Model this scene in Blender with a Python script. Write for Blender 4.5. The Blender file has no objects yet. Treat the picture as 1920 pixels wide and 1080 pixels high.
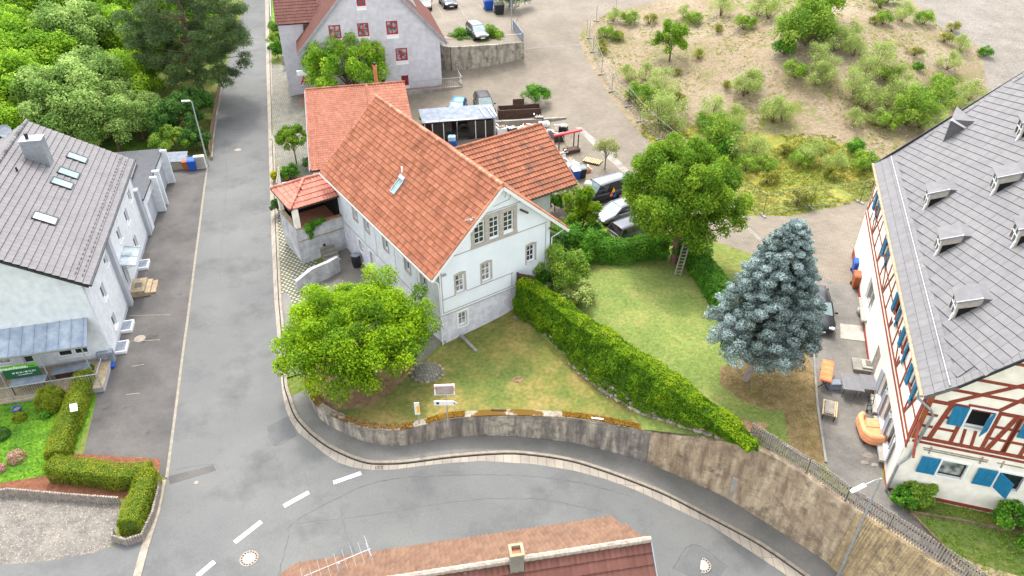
import bpy, bmesh, math, random
import numpy as np
from mathutils import Vector, Matrix, geometry, noise
R_ = random.Random(7)
sc = bpy.context.scene
C = sc.collection
rad = math.radians
# ------------------------------------------------------------------ camera, sky, sun, exposure
F_, TH, H = 1400.0, rad(36), 33.0
sT, cT = math.sin(TH), math.cos(TH)
cam = bpy.data.objects.new('camera', bpy.data.cameras.new('camera')); C.objects.link(cam)
cam.location = (0, 0, H); cam.rotation_euler = (rad(90) - TH, 0, 0)
cam.data.sensor_width = 36; cam.data.lens = 36 * F_ / 1920
cam.data.clip_start = 0.5; cam.data.clip_end = 3000
sc.camera = cam
SUN = Vector((-0.35, 1.75, 3.1)).normalized()
wd = bpy.data.worlds.new('World'); sc.world = wd; wd.use_nodes = True
nt = wd.node_tree; bg = nt.nodes['Background']
sky = nt.nodes.new('ShaderNodeTexSky'); sky.sky_type = 'NISHITA'; sky.sun_disc = False
sky.sun_elevation = math.asin(SUN.z); sky.sun_rotation = math.atan2(SUN.x, SUN.y)
sky.air_density = 1.0; sky.dust_density = 3.0; sky.ozone_density = 1.0
hs = nt.nodes.new('ShaderNodeHueSaturation'); hs.inputs['Saturation'].default_value = .24; hs.inputs['Value'].default_value = .50
nt.links.new(sky.outputs[0], hs.inputs['Color']); nt.links.new(hs.outputs[0], bg.inputs[0])   # thin bright cloud takes most of the blue out; bg.inputs[1].default_value = 0.15
sl = bpy.data.lights.new('sun', 'SUN'); sl.energy = 1.6; sl.angle = rad(3.0); sl.color = (1, .94, .86)
so = bpy.data.objects.new('sun', sl); C.objects.link(so)
so.rotation_euler = SUN.to_track_quat('Z', 'Y').to_euler(); so.location = (0, 60, 60)
sc.view_settings.view_transform = 'Standard'; sc.view_settings.look = 'None'
sc.view_settings.exposure = 0.46; sc.view_settings.gamma = 1

# ------------------------------------------------------------------ survey helpers
def W(u, v, z=0.0):
    """world point at height z seen along the photograph's sight line (u, v)"""
    a = (u - 960) / F_; b = (v - 540) / F_
    t = (H - z) / (sT + b * cT)
    return Vector((a * t, (cT - b * sT) * t, z))

class Frame:
    """local frame of a building: x along its front, y along its side"""
    def __init__(s, o, deg):
        s.o = Vector((o[0], o[1], 0)); s.a = rad(deg); s.ca, s.sa = math.cos(s.a), math.sin(s.a)
        s.cl = s.loc_((0, 0, H)); 
    def loc_(s, p):
        x, y = p[0] - s.o.x, p[1] - s.o.y
        return Vector((x * s.ca + y * s.sa, -x * s.sa + y * s.ca, p[2] if len(p) > 2 else 0))
    def g(s, x, y, z=0.0):
        return Vector((s.o.x + x * s.ca - y * s.sa, s.o.y + x * s.sa + y * s.ca, z))
    def at(s, u, v, x=None, y=None, z=None):
        q = s.loc_(W(u, v, 0)); d = q - s.cl
        if z is not None: t = (z - s.cl.z) / d.z
        elif x is not None: t = (x - s.cl.x) / d.x
        else: t = (y - s.cl.y) / d.y
        return s.cl + d * t

# ------------------------------------------------------------------ mesh builder
class MB:
    def __init__(s): s.v = []; s.f = []; s.t = []
    def add(s, vs, fs, tone=0.5):
        n = len(s.v); s.v.extend([tuple(p) for p in vs])
        for f in fs: s.f.append(tuple(i + n for i in f)); s.t.append(tone)
        return s
    def box(s, x0, x1, y0, y1, z0, z1, tone=.5):
        v = [(x, y, z) for z in (z0, z1) for y in (y0, y1) for x in (x0, x1)]
        return s.add(v, [(0, 2, 3, 1), (4, 5, 7, 6), (0, 1, 5, 4), (2, 6, 7, 3), (0, 4, 6, 2), (1, 3, 7, 5)], tone)
    def obox(s, c, sx, sy, sz, rz=0, rx=0, ry=0, tone=.5, bev=0):
        m = Matrix.Translation(Vector(c)) @ Matrix.Rotation(rz, 4, 'Z') @ Matrix.Rotation(ry, 4, 'Y') @ Matrix.Rotation(rx, 4, 'X')
        if bev:
            b = bev; vs = []; hx, hy, hz = sx / 2, sy / 2, sz / 2
            prof = [(-hz, b), (-hz + b, 0), (hz - b, 0), (hz, b)]
            for z, i in prof:
                for px, py in ((-hx + b, -hy), (hx - b, -hy), (hx, -hy + b), (hx, hy - b), (hx - b, hy), (-hx + b, hy), (-hx, hy - b), (-hx, -hy + b)):
                    k = 1 - i / max(min(hx, hy), 1e-6)
                    vs.append(m @ Vector((px * (1 - i / hx), py * (1 - i / hy), z)))
            fs = [tuple(range(7, -1, -1)), tuple(range(24, 32))]
            for r in range(3):
                for k in range(8): fs.append((r * 8 + k, r * 8 + (k + 1) % 8, r * 8 + 8 + (k + 1) % 8, r * 8 + 8 + k))
            return s.add(vs, fs, tone)
        v = [m @ Vector((x * sx / 2, y * sy / 2, z * sz / 2)) for z in (-1, 1) for y in (-1, 1) for x in (-1, 1)]
        return s.add(v, [(0, 2, 3, 1), (4, 5, 7, 6), (0, 1, 5, 4), (2, 6, 7, 3), (0, 4, 6, 2), (1, 3, 7, 5)], tone)
    def beam(s, p, q, w, h, up=(0, 0, 1), tone=.5, off=0.0):
        """bar from p to q; w across, h along 'up'"""
        p = Vector(p); q = Vector(q); d = (q - p).normalized(); up = Vector(up)
        a = d.cross(up)
        if a.length < 1e-5: a = d.cross(Vector((1, 0, 0)))
        a.normalize(); n = a.cross(d).normalized()
        vs = []
        for e in (p, q):
            for i, j in ((-1, -1), (1, -1), (1, 1), (-1, 1)): vs.append(e + a * (i * w / 2) + n * (j * h / 2 + off))
        return s.add(vs, [(3, 2, 1, 0), (4, 5, 6, 7), (0, 1, 5, 4), (1, 2, 6, 5), (2, 3, 7, 6), (3, 0, 4, 7)], tone)
    def tube(s, pts, rs, n=8, tone=.5, cap=True):
        pts = [Vector(p) for p in pts]
        if not hasattr(rs, '__len__'): rs = [rs] * len(pts)
        rings = []; ref = None
        for i, p in enumerate(pts):
            d = (pts[min(i + 1, len(pts) - 1)] - pts[max(i - 1, 0)]).normalized()
            if ref is None: ref = Vector((0, 0, 1)) if abs(d.z) < .9 else Vector((1, 0, 0))
            a = d.cross(ref).normalized(); b = a.cross(d).normalized(); ref = b
            rings.append([p + (a * math.cos(2 * math.pi * k / n) + b * math.sin(2 * math.pi * k / n)) * rs[i] for k in range(n)])
        vs = [v for r in rings for v in r]; fs = []
        for i in range(len(pts) - 1):
            for k in range(n): fs.append((i * n + k, i * n + (k + 1) % n, (i + 1) * n + (k + 1) % n, (i + 1) * n + k))
        if cap: fs += [tuple(range(n - 1, -1, -1)), tuple(range((len(pts) - 1) * n, len(pts) * n))]
        return s.add(vs, fs, tone)
    def lathe(s, c, prof, n=16, tone=.5, sx=1, sy=1):
        c = Vector(c); vs = []; fs = []
        for r, z in prof:
            for k in range(n): vs.append(c + Vector((r * sx * math.cos(2 * math.pi * k / n), r * sy * math.sin(2 * math.pi * k / n), z)))
        m = len(prof)
        for i in range(m - 1):
            for k in range(n): fs.append((i * n + k, i * n + (k + 1) % n, (i + 1) * n + (k + 1) % n, (i + 1) * n + k))
        fs += [tuple(range(n - 1, -1, -1)), tuple(range((m - 1) * n, m * n))]
        return s.add(vs, fs, tone)
    def ball(s, c, rx, ry=None, rz=None, n=10, tone=.5, jit=0):
        ry = ry or rx; rz = rz or rx; prof = []
        c = Vector(c); vs = []; fs = []; m = n // 2 + 1
        for i in range(m + 1):
            ph = math.pi * i / m
            for k in range(n):
                j = 1 + R_.uniform(-jit, jit)
                vs.append(c + Vector((rx * j * math.sin(ph) * math.cos(2 * math.pi * k / n), ry * j * math.sin(ph) * math.sin(2 * math.pi * k / n), -rz * j * math.cos(ph))))
        for i in range(m):
            for k in range(n): fs.append((i * n + k, i * n + (k + 1) % n, (i + 1) * n + (k + 1) % n, (i + 1) * n + k))
        return s.add(vs, fs, tone)
    def prism(s, poly, z0, z1, tone=.5):
        """vertical prism; z0/z1 numbers or per-vertex lists"""
        n = len(poly)
        a = sum(poly[i][0] * poly[(i + 1) % n][1] - poly[(i + 1) % n][0] * poly[i][1] for i in range(n))
        z0 = z0 if hasattr(z0, '__len__') else [z0] * n; z1 = z1 if hasattr(z1, '__len__') else [z1] * n
        if a < 0: poly = poly[::-1]; z0 = z0[::-1]; z1 = z1[::-1]
        vs = [(p[0], p[1], z) for p, z in zip(poly, z0)] + [(p[0], p[1], z) for p, z in zip(poly, z1)]
        fs = [tuple(range(n - 1, -1, -1)), tuple(range(n, 2 * n))] + [(i, (i + 1) % n, n + (i + 1) % n, n + i) for i in range(n)]
        return s.add(vs, fs, tone)
    def slab(s, poly3, t, tone=.5):
        """3-D polygon given thickness t against its normal"""
        ps = [Vector(p) for p in poly3]; nn = Vector((0, 0, 0))
        for i in range(len(ps)): nn += ps[i].cross(ps[(i + 1) % len(ps)])
        nn.normalize(); n = len(ps)
        vs = ps + [p - nn * t for p in ps]
        fs = [tuple(range(n)), tuple(range(2 * n - 1, n - 1, -1))] + [((i + 1) % n, i, n + i, n + (i + 1) % n) for i in range(n)]
        return s.add(vs, fs, tone)
    def build(s, name, mat, parent=None, smooth=False, bevel=0):
        me = bpy.data.meshes.new(name); me.from_pydata(s.v, [], s.f)
        at = me.attributes.new('tone', 'FLOAT', 'FACE'); at.data.foreach_set('value', np.array(s.t, dtype=np.float32))
        me.materials.append(mat); o = bpy.data.objects.new(name, me); C.objects.link(o)
        if smooth: me.shade_smooth()
        if parent: o.parent = parent
        if bevel:
            b = o.modifiers.new('b', 'BEVEL'); b.width = bevel; b.segments = 2; b.limit_method = 'ANGLE'
        return o

def npmesh(name, verts, quads, tone, mat, parent=None, smooth=False):
    me = bpy.data.meshes.new(name); nv, nf = len(verts), len(quads); k = quads.shape[1]
    me.vertices.add(nv); me.vertices.foreach_set('co', np.asarray(verts, dtype=np.float32).ravel())
    me.loops.add(nf * k); me.loops.foreach_set('vertex_index', np.asarray(quads, dtype=np.int32).ravel())
    me.polygons.add(nf); me.polygons.foreach_set('loop_start', np.arange(0, nf * k, k, dtype=np.int32))
    at = me.attributes.new('tone', 'FLOAT', 'FACE'); at.data.foreach_set('value', np.asarray(tone, dtype=np.float32))
    me.update(calc_edges=True); me.validate()
    me.shade_smooth() if smooth else me.shade_flat()
    me.materials.append(mat); o = bpy.data.objects.new(name, me); C.objects.link(o)
    if parent: o.parent = parent
    return o

def thing(name, label, cat, loc=(0, 0, 0), rz=0, group=None):
    o = bpy.data.objects.new(name, None); C.objects.link(o); o.location = loc; o.rotation_euler = (0, 0, rz)
    o.empty_display_size = .3
    o['label'] = label; o['category'] = cat
    if group: o['group'] = group
    return o
def tag(o, label, cat, group=None, kind=None):
    o['label'] = label; o['category'] = cat
    if group: o['group'] = group
    if kind: o['kind'] = kind
    return o
def struct(o, kind='structure'): o['kind'] = kind; return o
def lab(o, t): o['label'] = t; return o
def copy_tree(o, parent=None):
    c = o.copy(); C.objects.link(c)
    if parent: c.parent = parent
    for ch in list(o.children): copy_tree(ch, c)
    return c

# ------------------------------------------------------------------ materials
GROUNDY = {'lawn', 'lawn_upper', 'lawn_bright', 'bark_mulch', 'red_mulch', 'rubble_ground', 'rough_grass', 'gravel_lot', 'ground', 'pebble_yard', 'mossy_coping'}
def lin(c): return tuple(((x / 12.92) if x <= .04045 else ((x + .055) / 1.055) ** 2.4) for x in c)
def mat(name, c1, c2=None, c3=None, scale=1.0, detail=6, lo=.35, hi=.65, rough=.85, bump=0, bscale=None, metal=0, tone=0, spec=.4, stretch=None, trans=0, fine=0, spots=None, famp=None):
    """colours in sRGB-like 0..1 display values of the bare material"""
    m = bpy.data.materials.new(name); m.use_nodes = True; n = m.node_tree.nodes; l = m.node_tree.links
    b = n['Principled BSDF']; b.inputs['Roughness'].default_value = rough; b.inputs['Metallic'].default_value = metal
    b.inputs['Specular IOR Level'].default_value = spec
    c1 = lin(c1); c2 = lin(c2) if c2 else c1
    tc = n.new('ShaderNodeTexCoord'); vec = tc.outputs['Object']
    if stretch:
        mp = n.new('ShaderNodeMapping'); mp.inputs['Scale'].default_value = stretch; l.new(vec, mp.inputs[0]); vecS = mp.outputs[0]
    else: vecS = vec
    nz = n.new('ShaderNodeTexNoise'); nz.inputs['Scale'].default_value = scale; nz.inputs['Detail'].default_value = detail; nz.inputs['Roughness'].default_value = .62
    l.new(vecS, nz.inputs['Vector'])
    cr = n.new('ShaderNodeValToRGB'); cr.color_ramp.elements[0].position = lo; cr.color_ramp.elements[1].position = hi
    cr.color_ramp.elements[0].color = (*c1, 1); cr.color_ramp.elements[1].color = (*c2, 1)
    if c3:
        e = cr.color_ramp.elements.new((lo + hi) / 2); e.color = (*lin(c3), 1)
    l.new(nz.outputs[0], cr.inputs[0]); col = cr.outputs[0]
    if tone:
        at = n.new('ShaderNodeAttribute'); at.attribute_name = 'tone'
        if tone == 1:   # tone picks the ramp position, noise adds a little
            ad = n.new('ShaderNodeMath'); ad.operation = 'MULTIPLY_ADD'; ad.inputs[1].default_value = .35; l.new(nz.outputs[0], ad.inputs[0])
            ms = n.new('ShaderNodeMath'); ms.operation = 'MULTIPLY_ADD'; ms.inputs[1].default_value = .65; l.new(at.outputs['Fac'], ms.inputs[0]); l.new(ad.outputs[0], ms.inputs[2])
            ad.inputs[2].default_value = 0
            l.new(ms.outputs[0], cr.inputs[0])
    if fine:
        n2 = n.new('ShaderNodeTexNoise'); n2.inputs['Scale'].default_value = fine; n2.inputs['Detail'].default_value = 3; l.new(vec, n2.inputs['Vector'])
        r2 = n.new('ShaderNodeMapRange'); r2.inputs['From Min'].default_value = .3; r2.inputs['From Max'].default_value = .7; fa = famp or (.24 if name in GROUNDY else .10); r2.inputs['To Min'].default_value = 1 - fa; r2.inputs['To Max'].default_value = 1 + fa
        l.new(n2.outputs[0], r2.inputs[0])
        mx = n.new('ShaderNodeMix'); mx.data_type = 'RGBA'; mx.blend_type = 'MULTIPLY'; mx.inputs[0].default_value = 1
        l.new(col, mx.inputs['A']); l.new(r2.outputs[0], mx.inputs['B']); col = mx.outputs['Result']
    if spots:   # (colour, scale, threshold)
        n3 = n.new('ShaderNodeTexNoise'); n3.inputs['Scale'].default_value = spots[1]; n3.inputs['Detail'].default_value = 5; n3.inputs['Roughness'].default_value = .7; l.new(vec, n3.inputs['Vector'])
        r3 = n.new('ShaderNodeMapRange'); r3.inputs['From Min'].default_value = spots[2]; r3.inputs['From Max'].default_value = spots[2] + (spots[3] if len(spots) > 3 else .06); l.new(n3.outputs[0], r3.inputs[0])
        mx = n.new('ShaderNodeMix'); mx.data_type = 'RGBA'; l.new(r3.outputs[0], mx.inputs[0]); l.new(col, mx.inputs['A']); mx.inputs['B'].default_value = (*lin(spots[0]), 1); col = mx.outputs['Result']
    l.new(col, b.inputs['Base Color'])
    if bump:
        bn = n.new('ShaderNodeTexNoise'); bn.inputs['Scale'].default_value = bscale or scale * 8; bn.inputs['Detail'].default_value = 4; l.new(vec, bn.inputs['Vector'])
        bp = n.new('ShaderNodeBump'); bp.inputs['Strength'].default_value = bump; bp.inputs['Distance'].default_value = .05
        l.new(bn.outputs[0], bp.inputs['Height']); l.new(bp.outputs[0], b.inputs['Normal'])
    if trans:
        tr = n.new('ShaderNodeBsdfTranslucent'); l.new(col, tr.inputs[0]); ms = n.new('ShaderNodeMixShader'); ms.inputs[0].default_value = trans
        l.new(b.outputs[0], ms.inputs[1]); l.new(tr.outputs[0], ms.inputs[2]); l.new(ms.outputs[0], n['Material Output'].inputs[0])
    return m
def grid_mat(name, c1, c2, cm, bw, bh, mortar=.02, rot=0, offset=.5, rough=.85, bump=.3, vscale=.6, cdirt=None, plane='XY'):
    """bricks / pavers / flat shingles: brick texture in object space"""
    m = mat(name, c1, rough=rough); n = m.node_tree.nodes; l = m.node_tree.links; b = n['Principled BSDF']
    tc = n.new('ShaderNodeTexCoord'); mp = n.new('ShaderNodeMapping'); mp.inputs['Rotation'].default_value = (0, 0, rot)
    if plane != 'XY':
        sp = n.new('ShaderNodeSeparateXYZ'); cb = n.new('ShaderNodeCombineXYZ'); l.new(tc.outputs['Object'], sp.inputs[0])
        l.new(sp.outputs[plane[0]], cb.inputs['X']); l.new(sp.outputs[plane[1]], cb.inputs['Y']); l.new(cb.outputs[0], mp.inputs[0])
    else: l.new(tc.outputs['Object'], mp.inputs[0])
    br = n.new('ShaderNodeTexBrick'); br.offset = offset; br.inputs['Scale'].default_value = 1
    br.inputs['Brick Width'].default_value = bw; br.inputs['Row Height'].default_value = bh; br.inputs['Mortar Size'].default_value = mortar; br.inputs['Mortar Smooth'].default_value = .3
    br.inputs['Color1'].default_value = (*lin(c1), 1); br.inputs['Color2'].default_value = (*lin(c2), 1); br.inputs['Mortar'].default_value = (*lin(cm), 1)
    l.new(mp.outputs[0], br.inputs[0])
    nz = n.new('ShaderNodeTexNoise'); nz.inputs['Scale'].default_value = vscale; nz.inputs['Detail'].default_value = 8; nz.inputs['Roughness'].default_value = .7; l.new(tc.outputs['Object'], nz.inputs[0])
    mr = n.new('ShaderNodeMapRange'); mr.inputs['From Min'].default_value = .3; mr.inputs['From Max'].default_value = .7; mr.inputs['To Min'].default_value = .75; mr.inputs['To Max'].default_value = 1.2; l.new(nz.outputs[0], mr.inputs[0])
    mx = n.new('ShaderNodeMix'); mx.data_type = 'RGBA'; mx.blend_type = 'MULTIPLY'; mx.inputs[0].default_value = 1; l.new(br.outputs[0], mx.inputs['A']); l.new(mr.outputs[0], mx.inputs['B'])
    l.new(mx.outputs['Result'], b.inputs['Base Color'])
    bp = n.new('ShaderNodeBump'); bp.inputs['Strength'].default_value = bump; bp.inputs['Distance'].default_value = .02; bp.invert = True
    l.new(br.outputs['Fac'], bp.inputs['Height']); l.new(bp.outputs[0], b.inputs['Normal'])
    return m

M = {}
M['asphalt'] = mat('asphalt', (0.348, 0.352, 0.348), (0.404, 0.404, 0.396), scale=.12, detail=10, rough=.9, fine=14, bump=.15, bscale=30, spots=((0.291, 0.291, 0.291), .30, .50, .30))
M['asphalt_old'] = mat('asphalt_old', (0.276, 0.267, 0.259), (0.360, 0.347, 0.335), scale=.35, detail=9, rough=.92, fine=10, bump=.2, bscale=25, spots=((0.234, 0.226, 0.222), .5, .6, .1))
M['asphalt_path'] = mat('asphalt_path', (0.382, 0.382, 0.361), (0.457, 0.445, 0.425), scale=.4, rough=.92, fine=12, bump=.2, bscale=25)
M['patch'] = mat('asphalt_patch', (0.338, 0.342, 0.342), (0.372, 0.372, 0.368), scale=1.2, rough=.92, fine=14)
M['tar'] = mat('tar_seam', (.29, .29, .29), (.37, .37, .365), scale=2, rough=.8)
M['kerb'] = grid_mat('kerb_stone', (0.582, 0.547, 0.494), (0.547, 0.512, 0.468), (0.441, 0.410, 0.371), .5, 4, .02, offset=0)
M['kerb2'] = mat('kerb_plain', (0.494, 0.459, 0.406), (0.582, 0.547, 0.494), scale=3, rough=.9, fine=9)
M['paint'] = mat('road_paint', (.80, .79, .76), (.70, .69, .66), scale=5, rough=.7)
M['lineold'] = mat('old_line', (0.539, 0.512, 0.452), (0.452, 0.426, 0.374), scale=3, rough=.85)
M['conc'] = mat('concrete', (.46, .44, .41), (.58, .56, .52), scale=1.2, detail=9, rough=.92, bump=.25, bscale=12, fine=7)
M['conc_light'] = mat('concrete_light', (0.563, 0.545, 0.508), (0.653, 0.635, 0.599), scale=1.5, detail=8, rough=.9, bump=.15, fine=8)
M['court'] = mat('courtyard_concrete', (0.361, 0.351, 0.333), (0.460, 0.441, 0.415), scale=.5, detail=9, rough=.92, fine=6, bump=.15, bscale=15, spots=((0.316, 0.325, 0.252), .9, .64, .08))
M['yardpave'] = grid_mat('yard_paving', (0.479, 0.439, 0.382), (0.435, 0.399, 0.351), (0.364, 0.333, 0.284), .4, .2, .02, rot=.45, bump=.2, vscale=.25)
M['cobble'] = grid_mat('cobble_paving', (0.520, 0.507, 0.468), (0.433, 0.425, 0.390), (0.364, 0.355, 0.303), .22, .22, .03, rot=.1, bump=.5, vscale=.9)
M['redpave'] = grid_mat('red_paving', (0.563, 0.436, 0.381), (0.499, 0.381, 0.336), (0.408, 0.336, 0.299), .25, .25, .015, rot=.24, vscale=.7)
M['dots'] = grid_mat('grass_pavers', (0.617, 0.599, 0.563), (0.572, 0.554, 0.508), (0.299, 0.309, 0.200), .32, .32, .07, rot=.6, bump=.5, vscale=.9)
M['lawn'] = mat('lawn', (0.325, 0.379, 0.153), (0.524, 0.461, 0.262), c3=(0.416, 0.416, 0.190), scale=.42, detail=12, lo=.36, hi=.64, rough=.95, fine=4, bump=.6, bscale=9, spots=((0.560, 0.497, 0.298), .35, .60, .12))
M['lawn2'] = mat('lawn_upper', (0.356, 0.427, 0.187), (0.480, 0.499, 0.258), c3=(0.408, 0.462, 0.214), scale=.5, detail=12, lo=.34, hi=.66, rough=.95, fine=5, bump=.6, bscale=9, spots=((0.480, 0.445, 0.240), .5, .62, .12))
M['lawn3'] = mat('lawn_bright', (0.245, 0.399, 0.054), (0.381, 0.526, 0.091), scale=1.2, detail=10, rough=.95, fine=6, bump=.8, bscale=7)
M['soil'] = mat('bark_mulch', (.42, .33, .23), (.55, .45, .33), scale=2, detail=12, rough=1, fine=9, bump=.7, bscale=10)
M['reds'] = mat('red_mulch', (0.375, 0.229, 0.156), (0.479, 0.313, 0.229), scale=4, detail=10, rough=1, fine=12, bump=.7, bscale=15)
M['waste'] = mat('rubble_ground', (0.516, 0.465, 0.378), (0.415, 0.400, 0.248), c3=(0.484, 0.423, 0.332), scale=.16, detail=14, lo=.40, hi=.66, rough=1, fine=3.5, bump=.8, bscale=5, spots=((0.386, 0.405, 0.184), .22, .57, .07))
M['wgrass'] = mat('rough_grass', (0.349, 0.418, 0.146), (0.535, 0.486, 0.214), c3=(0.448, 0.458, 0.175), scale=.35, detail=12, rough=1, fine=3, bump=.8, bscale=5, spots=((0.507, 0.349, 0.175), .5, .62, .07))
M['gravel'] = mat('gravel_lot', (0.425, 0.399, 0.364), (0.485, 0.459, 0.425), scale=.5, detail=12, rough=1, fine=5, bump=.5, bscale=12)
M['ground'] = mat('ground', (.33, .40, .15), (.42, .43, .19), scale=.3, detail=12, rough=1, fine=3, bump=.6, bscale=5)
M['pebble'] = mat('pebble_yard', (0.373, 0.358, 0.337), (0.457, 0.436, 0.408), scale=1.0, detail=10, rough=.95, fine=5, bump=.5, bscale=9, spots=((0.337, 0.331, 0.309), 4, .6, .06))
M['tile'] = mat('roof_tile', (.33, .17, .11), (.78, .56, .45), c3=(.66, .43, .32), scale=1.3, lo=.12, hi=.9, tone=1, rough=.8, fine=2.2, spots=((.48, .34, .26), .55, .62, .12))
M['tile_wing'] = mat('roof_tile_aged', (0.450, 0.293, 0.225), (0.685, 0.440, 0.323), c3=(0.587, 0.372, 0.274), scale=.9, lo=.2, hi=.85, tone=1, rough=.85, fine=2, spots=((0.391, 0.303, 0.254), .7, .56, .12))
M['tile_pink'] = mat('roof_tile_pink', (.62, .36, .30), (.78, .55, .48), c3=(.70, .45, .38), scale=.9, lo=.2, hi=.85, tone=1, rough=.8, fine=2)
M['tile_back'] = mat('roof_tile_back', (.40, .24, .18), (.64, .43, .34), c3=(.56, .35, .27), scale=.8, lo=.12, hi=.85, tone=1, rough=.85, fine=2)
M['tile_dark'] = mat('roof_tile_brown', (.34, .21, .18), (.45, .29, .25), scale=.9, lo=.2, hi=.85, tone=1, rough=.85, fine=2, spots=((.50, .45, .40), 1.3, .66, .06))
M['tile_near'] = mat('roof_tile_near', (.33, .24, .19), (.53, .42, .34), c3=(.46, .35, .275), scale=.9, lo=.15, hi=.85, tone=1, rough=.85, fine=3, spots=((.41, .33, .27), .8, .6, .12))
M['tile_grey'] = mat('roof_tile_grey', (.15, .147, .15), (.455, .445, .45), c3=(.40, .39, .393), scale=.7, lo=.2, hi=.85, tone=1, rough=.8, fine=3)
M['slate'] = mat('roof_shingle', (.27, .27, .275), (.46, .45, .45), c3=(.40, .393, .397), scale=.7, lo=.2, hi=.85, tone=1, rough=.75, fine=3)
M['mortar'] = mat('ridge_mortar', (.50, .46, .42), (.66, .61, .56), scale=6, rough=.95, bump=.4, bscale=20)
M['white'] = mat('white_render', (0.766, 0.784, 0.798), (0.802, 0.816, 0.824), scale=.6, rough=.9, fine=2.5, bump=.06, bscale=20)
M['white_mf'] = mat('white_render_facade', (.84, .87, .885), (.885, .905, .915), scale=.7, rough=.9, bump=.06, bscale=20, spots=((.80, .82, .83), .8, .64, .08))
M['plinth'] = mat('whitewashed_plinth', (.72, .72, .75), (.84, .84, .86), scale=1.4, rough=.9, fine=5, bump=.35, bscale=8)
M['roughcast'] = mat('roughcast', (.60, .60, .61), (.77, .77, .77), scale=1.1, detail=9, rough=.95, fine=5, bump=.3, bscale=10)
M['cream'] = mat('cream_render', (.88, .85, .79), (.92, .89, .84), scale=.7, rough=.9, fine=2, bump=.05, bscale=20, spots=((.80, .76, .70), .9, .66, .08))
M['greyw'] = mat('grey_render', (.71, .70, .715), (.76, .75, .765), scale=.7, rough=.9, fine=2)
M['greyblue'] = mat('blue_grey_render', (.60, .615, .65), (.65, .66, .69), scale=.7, rough=.9)
M['stone'] = mat('window_stone', (.62, .59, .55), (.70, .67, .62), scale=5, rough=.85, bump=.1)
M['band'] = mat('grey_band', (.60, .59, .57), (.66, .65, .63), scale=5, rough=.85)
M['frame'] = mat('white_frame', (.88, .88, .87), rough=.45)
M['redframe'] = mat('red_frame', (.62, .07, .12), (.70, .10, .15), scale=4, rough=.5)
M['blue'] = mat('blue_shutter', (.07, .39, .54), (.12, .47, .62), scale=9, rough=.6, stretch=(1, 1, .2))
M['beam'] = mat('timber_red', (.45, .19, .14), (.56, .26, .19), scale=5, rough=.8, bump=.2, bscale=20)
M['beam2'] = mat('timber_orange', (.52, .26, .14), (.60, .33, .19), scale=4, rough=.8, bump=.2, bscale=20)
M['metal'] = mat('zinc', (.56, .58, .60), (.64, .66, .68), scale=4, rough=.45, metal=.6)
M['metal_d'] = mat('dark_metal', (.16, .17, .19), (.22, .23, .25), scale=4, rough=.5, metal=.3)
M['steel'] = mat('galvanised', (.62, .64, .65), (.72, .73, .74), scale=6, rough=.4, metal=.5)
M['black'] = mat('black_plastic', (.09, .095, .10), (.13, .135, .14), scale=5, rough=.55)
M['white_p'] = mat('white_plastic', (.88, .88, .88), (.82, .82, .82), scale=3, rough=.4)
M['glass'] = mat('window_glass', (.10, .12, .14), (.22, .25, .28), scale=1.3, detail=2, rough=.06, spec=.9)
M['glass_l'] = mat('light_glass', (.52, .57, .60), (.70, .74, .76), scale=1.3, detail=2, rough=.08, spec=.8)
M['glass_g'] = mat('skylight_glass', (.40, .50, .49), (.52, .61, .60), scale=1, rough=.25, spec=.3)
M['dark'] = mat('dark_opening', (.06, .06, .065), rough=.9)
M['curtain'] = mat('curtain_glass', (.66, .67, .66), (.30, .32, .33), scale=2.2, detail=1, rough=.1, spec=.8)
M['wood'] = mat('weathered_wood', (.40, .33, .26), (.55, .47, .38), scale=4, rough=.9, bump=.3, bscale=15, fine=9)
M['wood_g'] = mat('grey_wood', (0.479, 0.448, 0.417), (0.625, 0.584, 0.542), scale=5, rough=.9, bump=.3, bscale=20, fine=9)
M['wood_d'] = mat('dark_wood', (.24, .17, .14), (.32, .24, .19), scale=4, rough=.85, fine=9)
M['wood_l'] = mat('new_wood', (.72, .60, .44), (.80, .70, .54), scale=5, rough=.8)
M['bark'] = mat('bark', (.33, .26, .21), (.44, .36, .30), scale=3, rough=1, bump=.9, bscale=10, stretch=(1, 1, .3))
M['bark_g'] = mat('bark_grey', (.50, .45, .42), (.62, .57, .53), scale=4, rough=1, bump=.9, bscale=12, stretch=(1, 1, .3))
M['bark_r'] = mat('bark_red', (.44, .31, .28), (.52, .38, .34), scale=3, rough=1, bump=.9, bscale=10)
def retwall(name, a, b, c, dk):
    m = mat(name, a, b, c3=c, scale=.8, detail=12, lo=.36, hi=.64, rough=.95, fine=6, bump=.5, bscale=9, stretch=(2.6, 2.6, .45), spots=(dk, 1.6, .48, .2)); return m
M['wall_dark'] = retwall('retaining_concrete_dark', (0.384, 0.362, 0.351), (0.703, 0.671, 0.607), (0.553, 0.522, 0.479), (0.384, 0.373, 0.362))
M['wall_light'] = retwall('retaining_concrete_light', (0.510, 0.442, 0.364), (0.745, 0.677, 0.569), (0.647, 0.569, 0.471), (0.451, 0.393, 0.334))
M['wall_tan'] = retwall('retaining_concrete_tan', (0.613, 0.531, 0.409), (0.797, 0.705, 0.552), (0.725, 0.633, 0.490), (0.511, 0.449, 0.368))
M['coping'] = mat('mossy_coping', (.50, .47, .43), (.62, .57, .50), scale=1.2, detail=12, rough=1, fine=6, bump=.6, bscale=12, spots=((.38, .28, .07), .55, .50, .06))
M['upwall'] = retwall('lot_wall', (.44, .42, .38), (.66, .63, .57), (.58, .55, .49), (.36, .34, .31))
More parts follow.
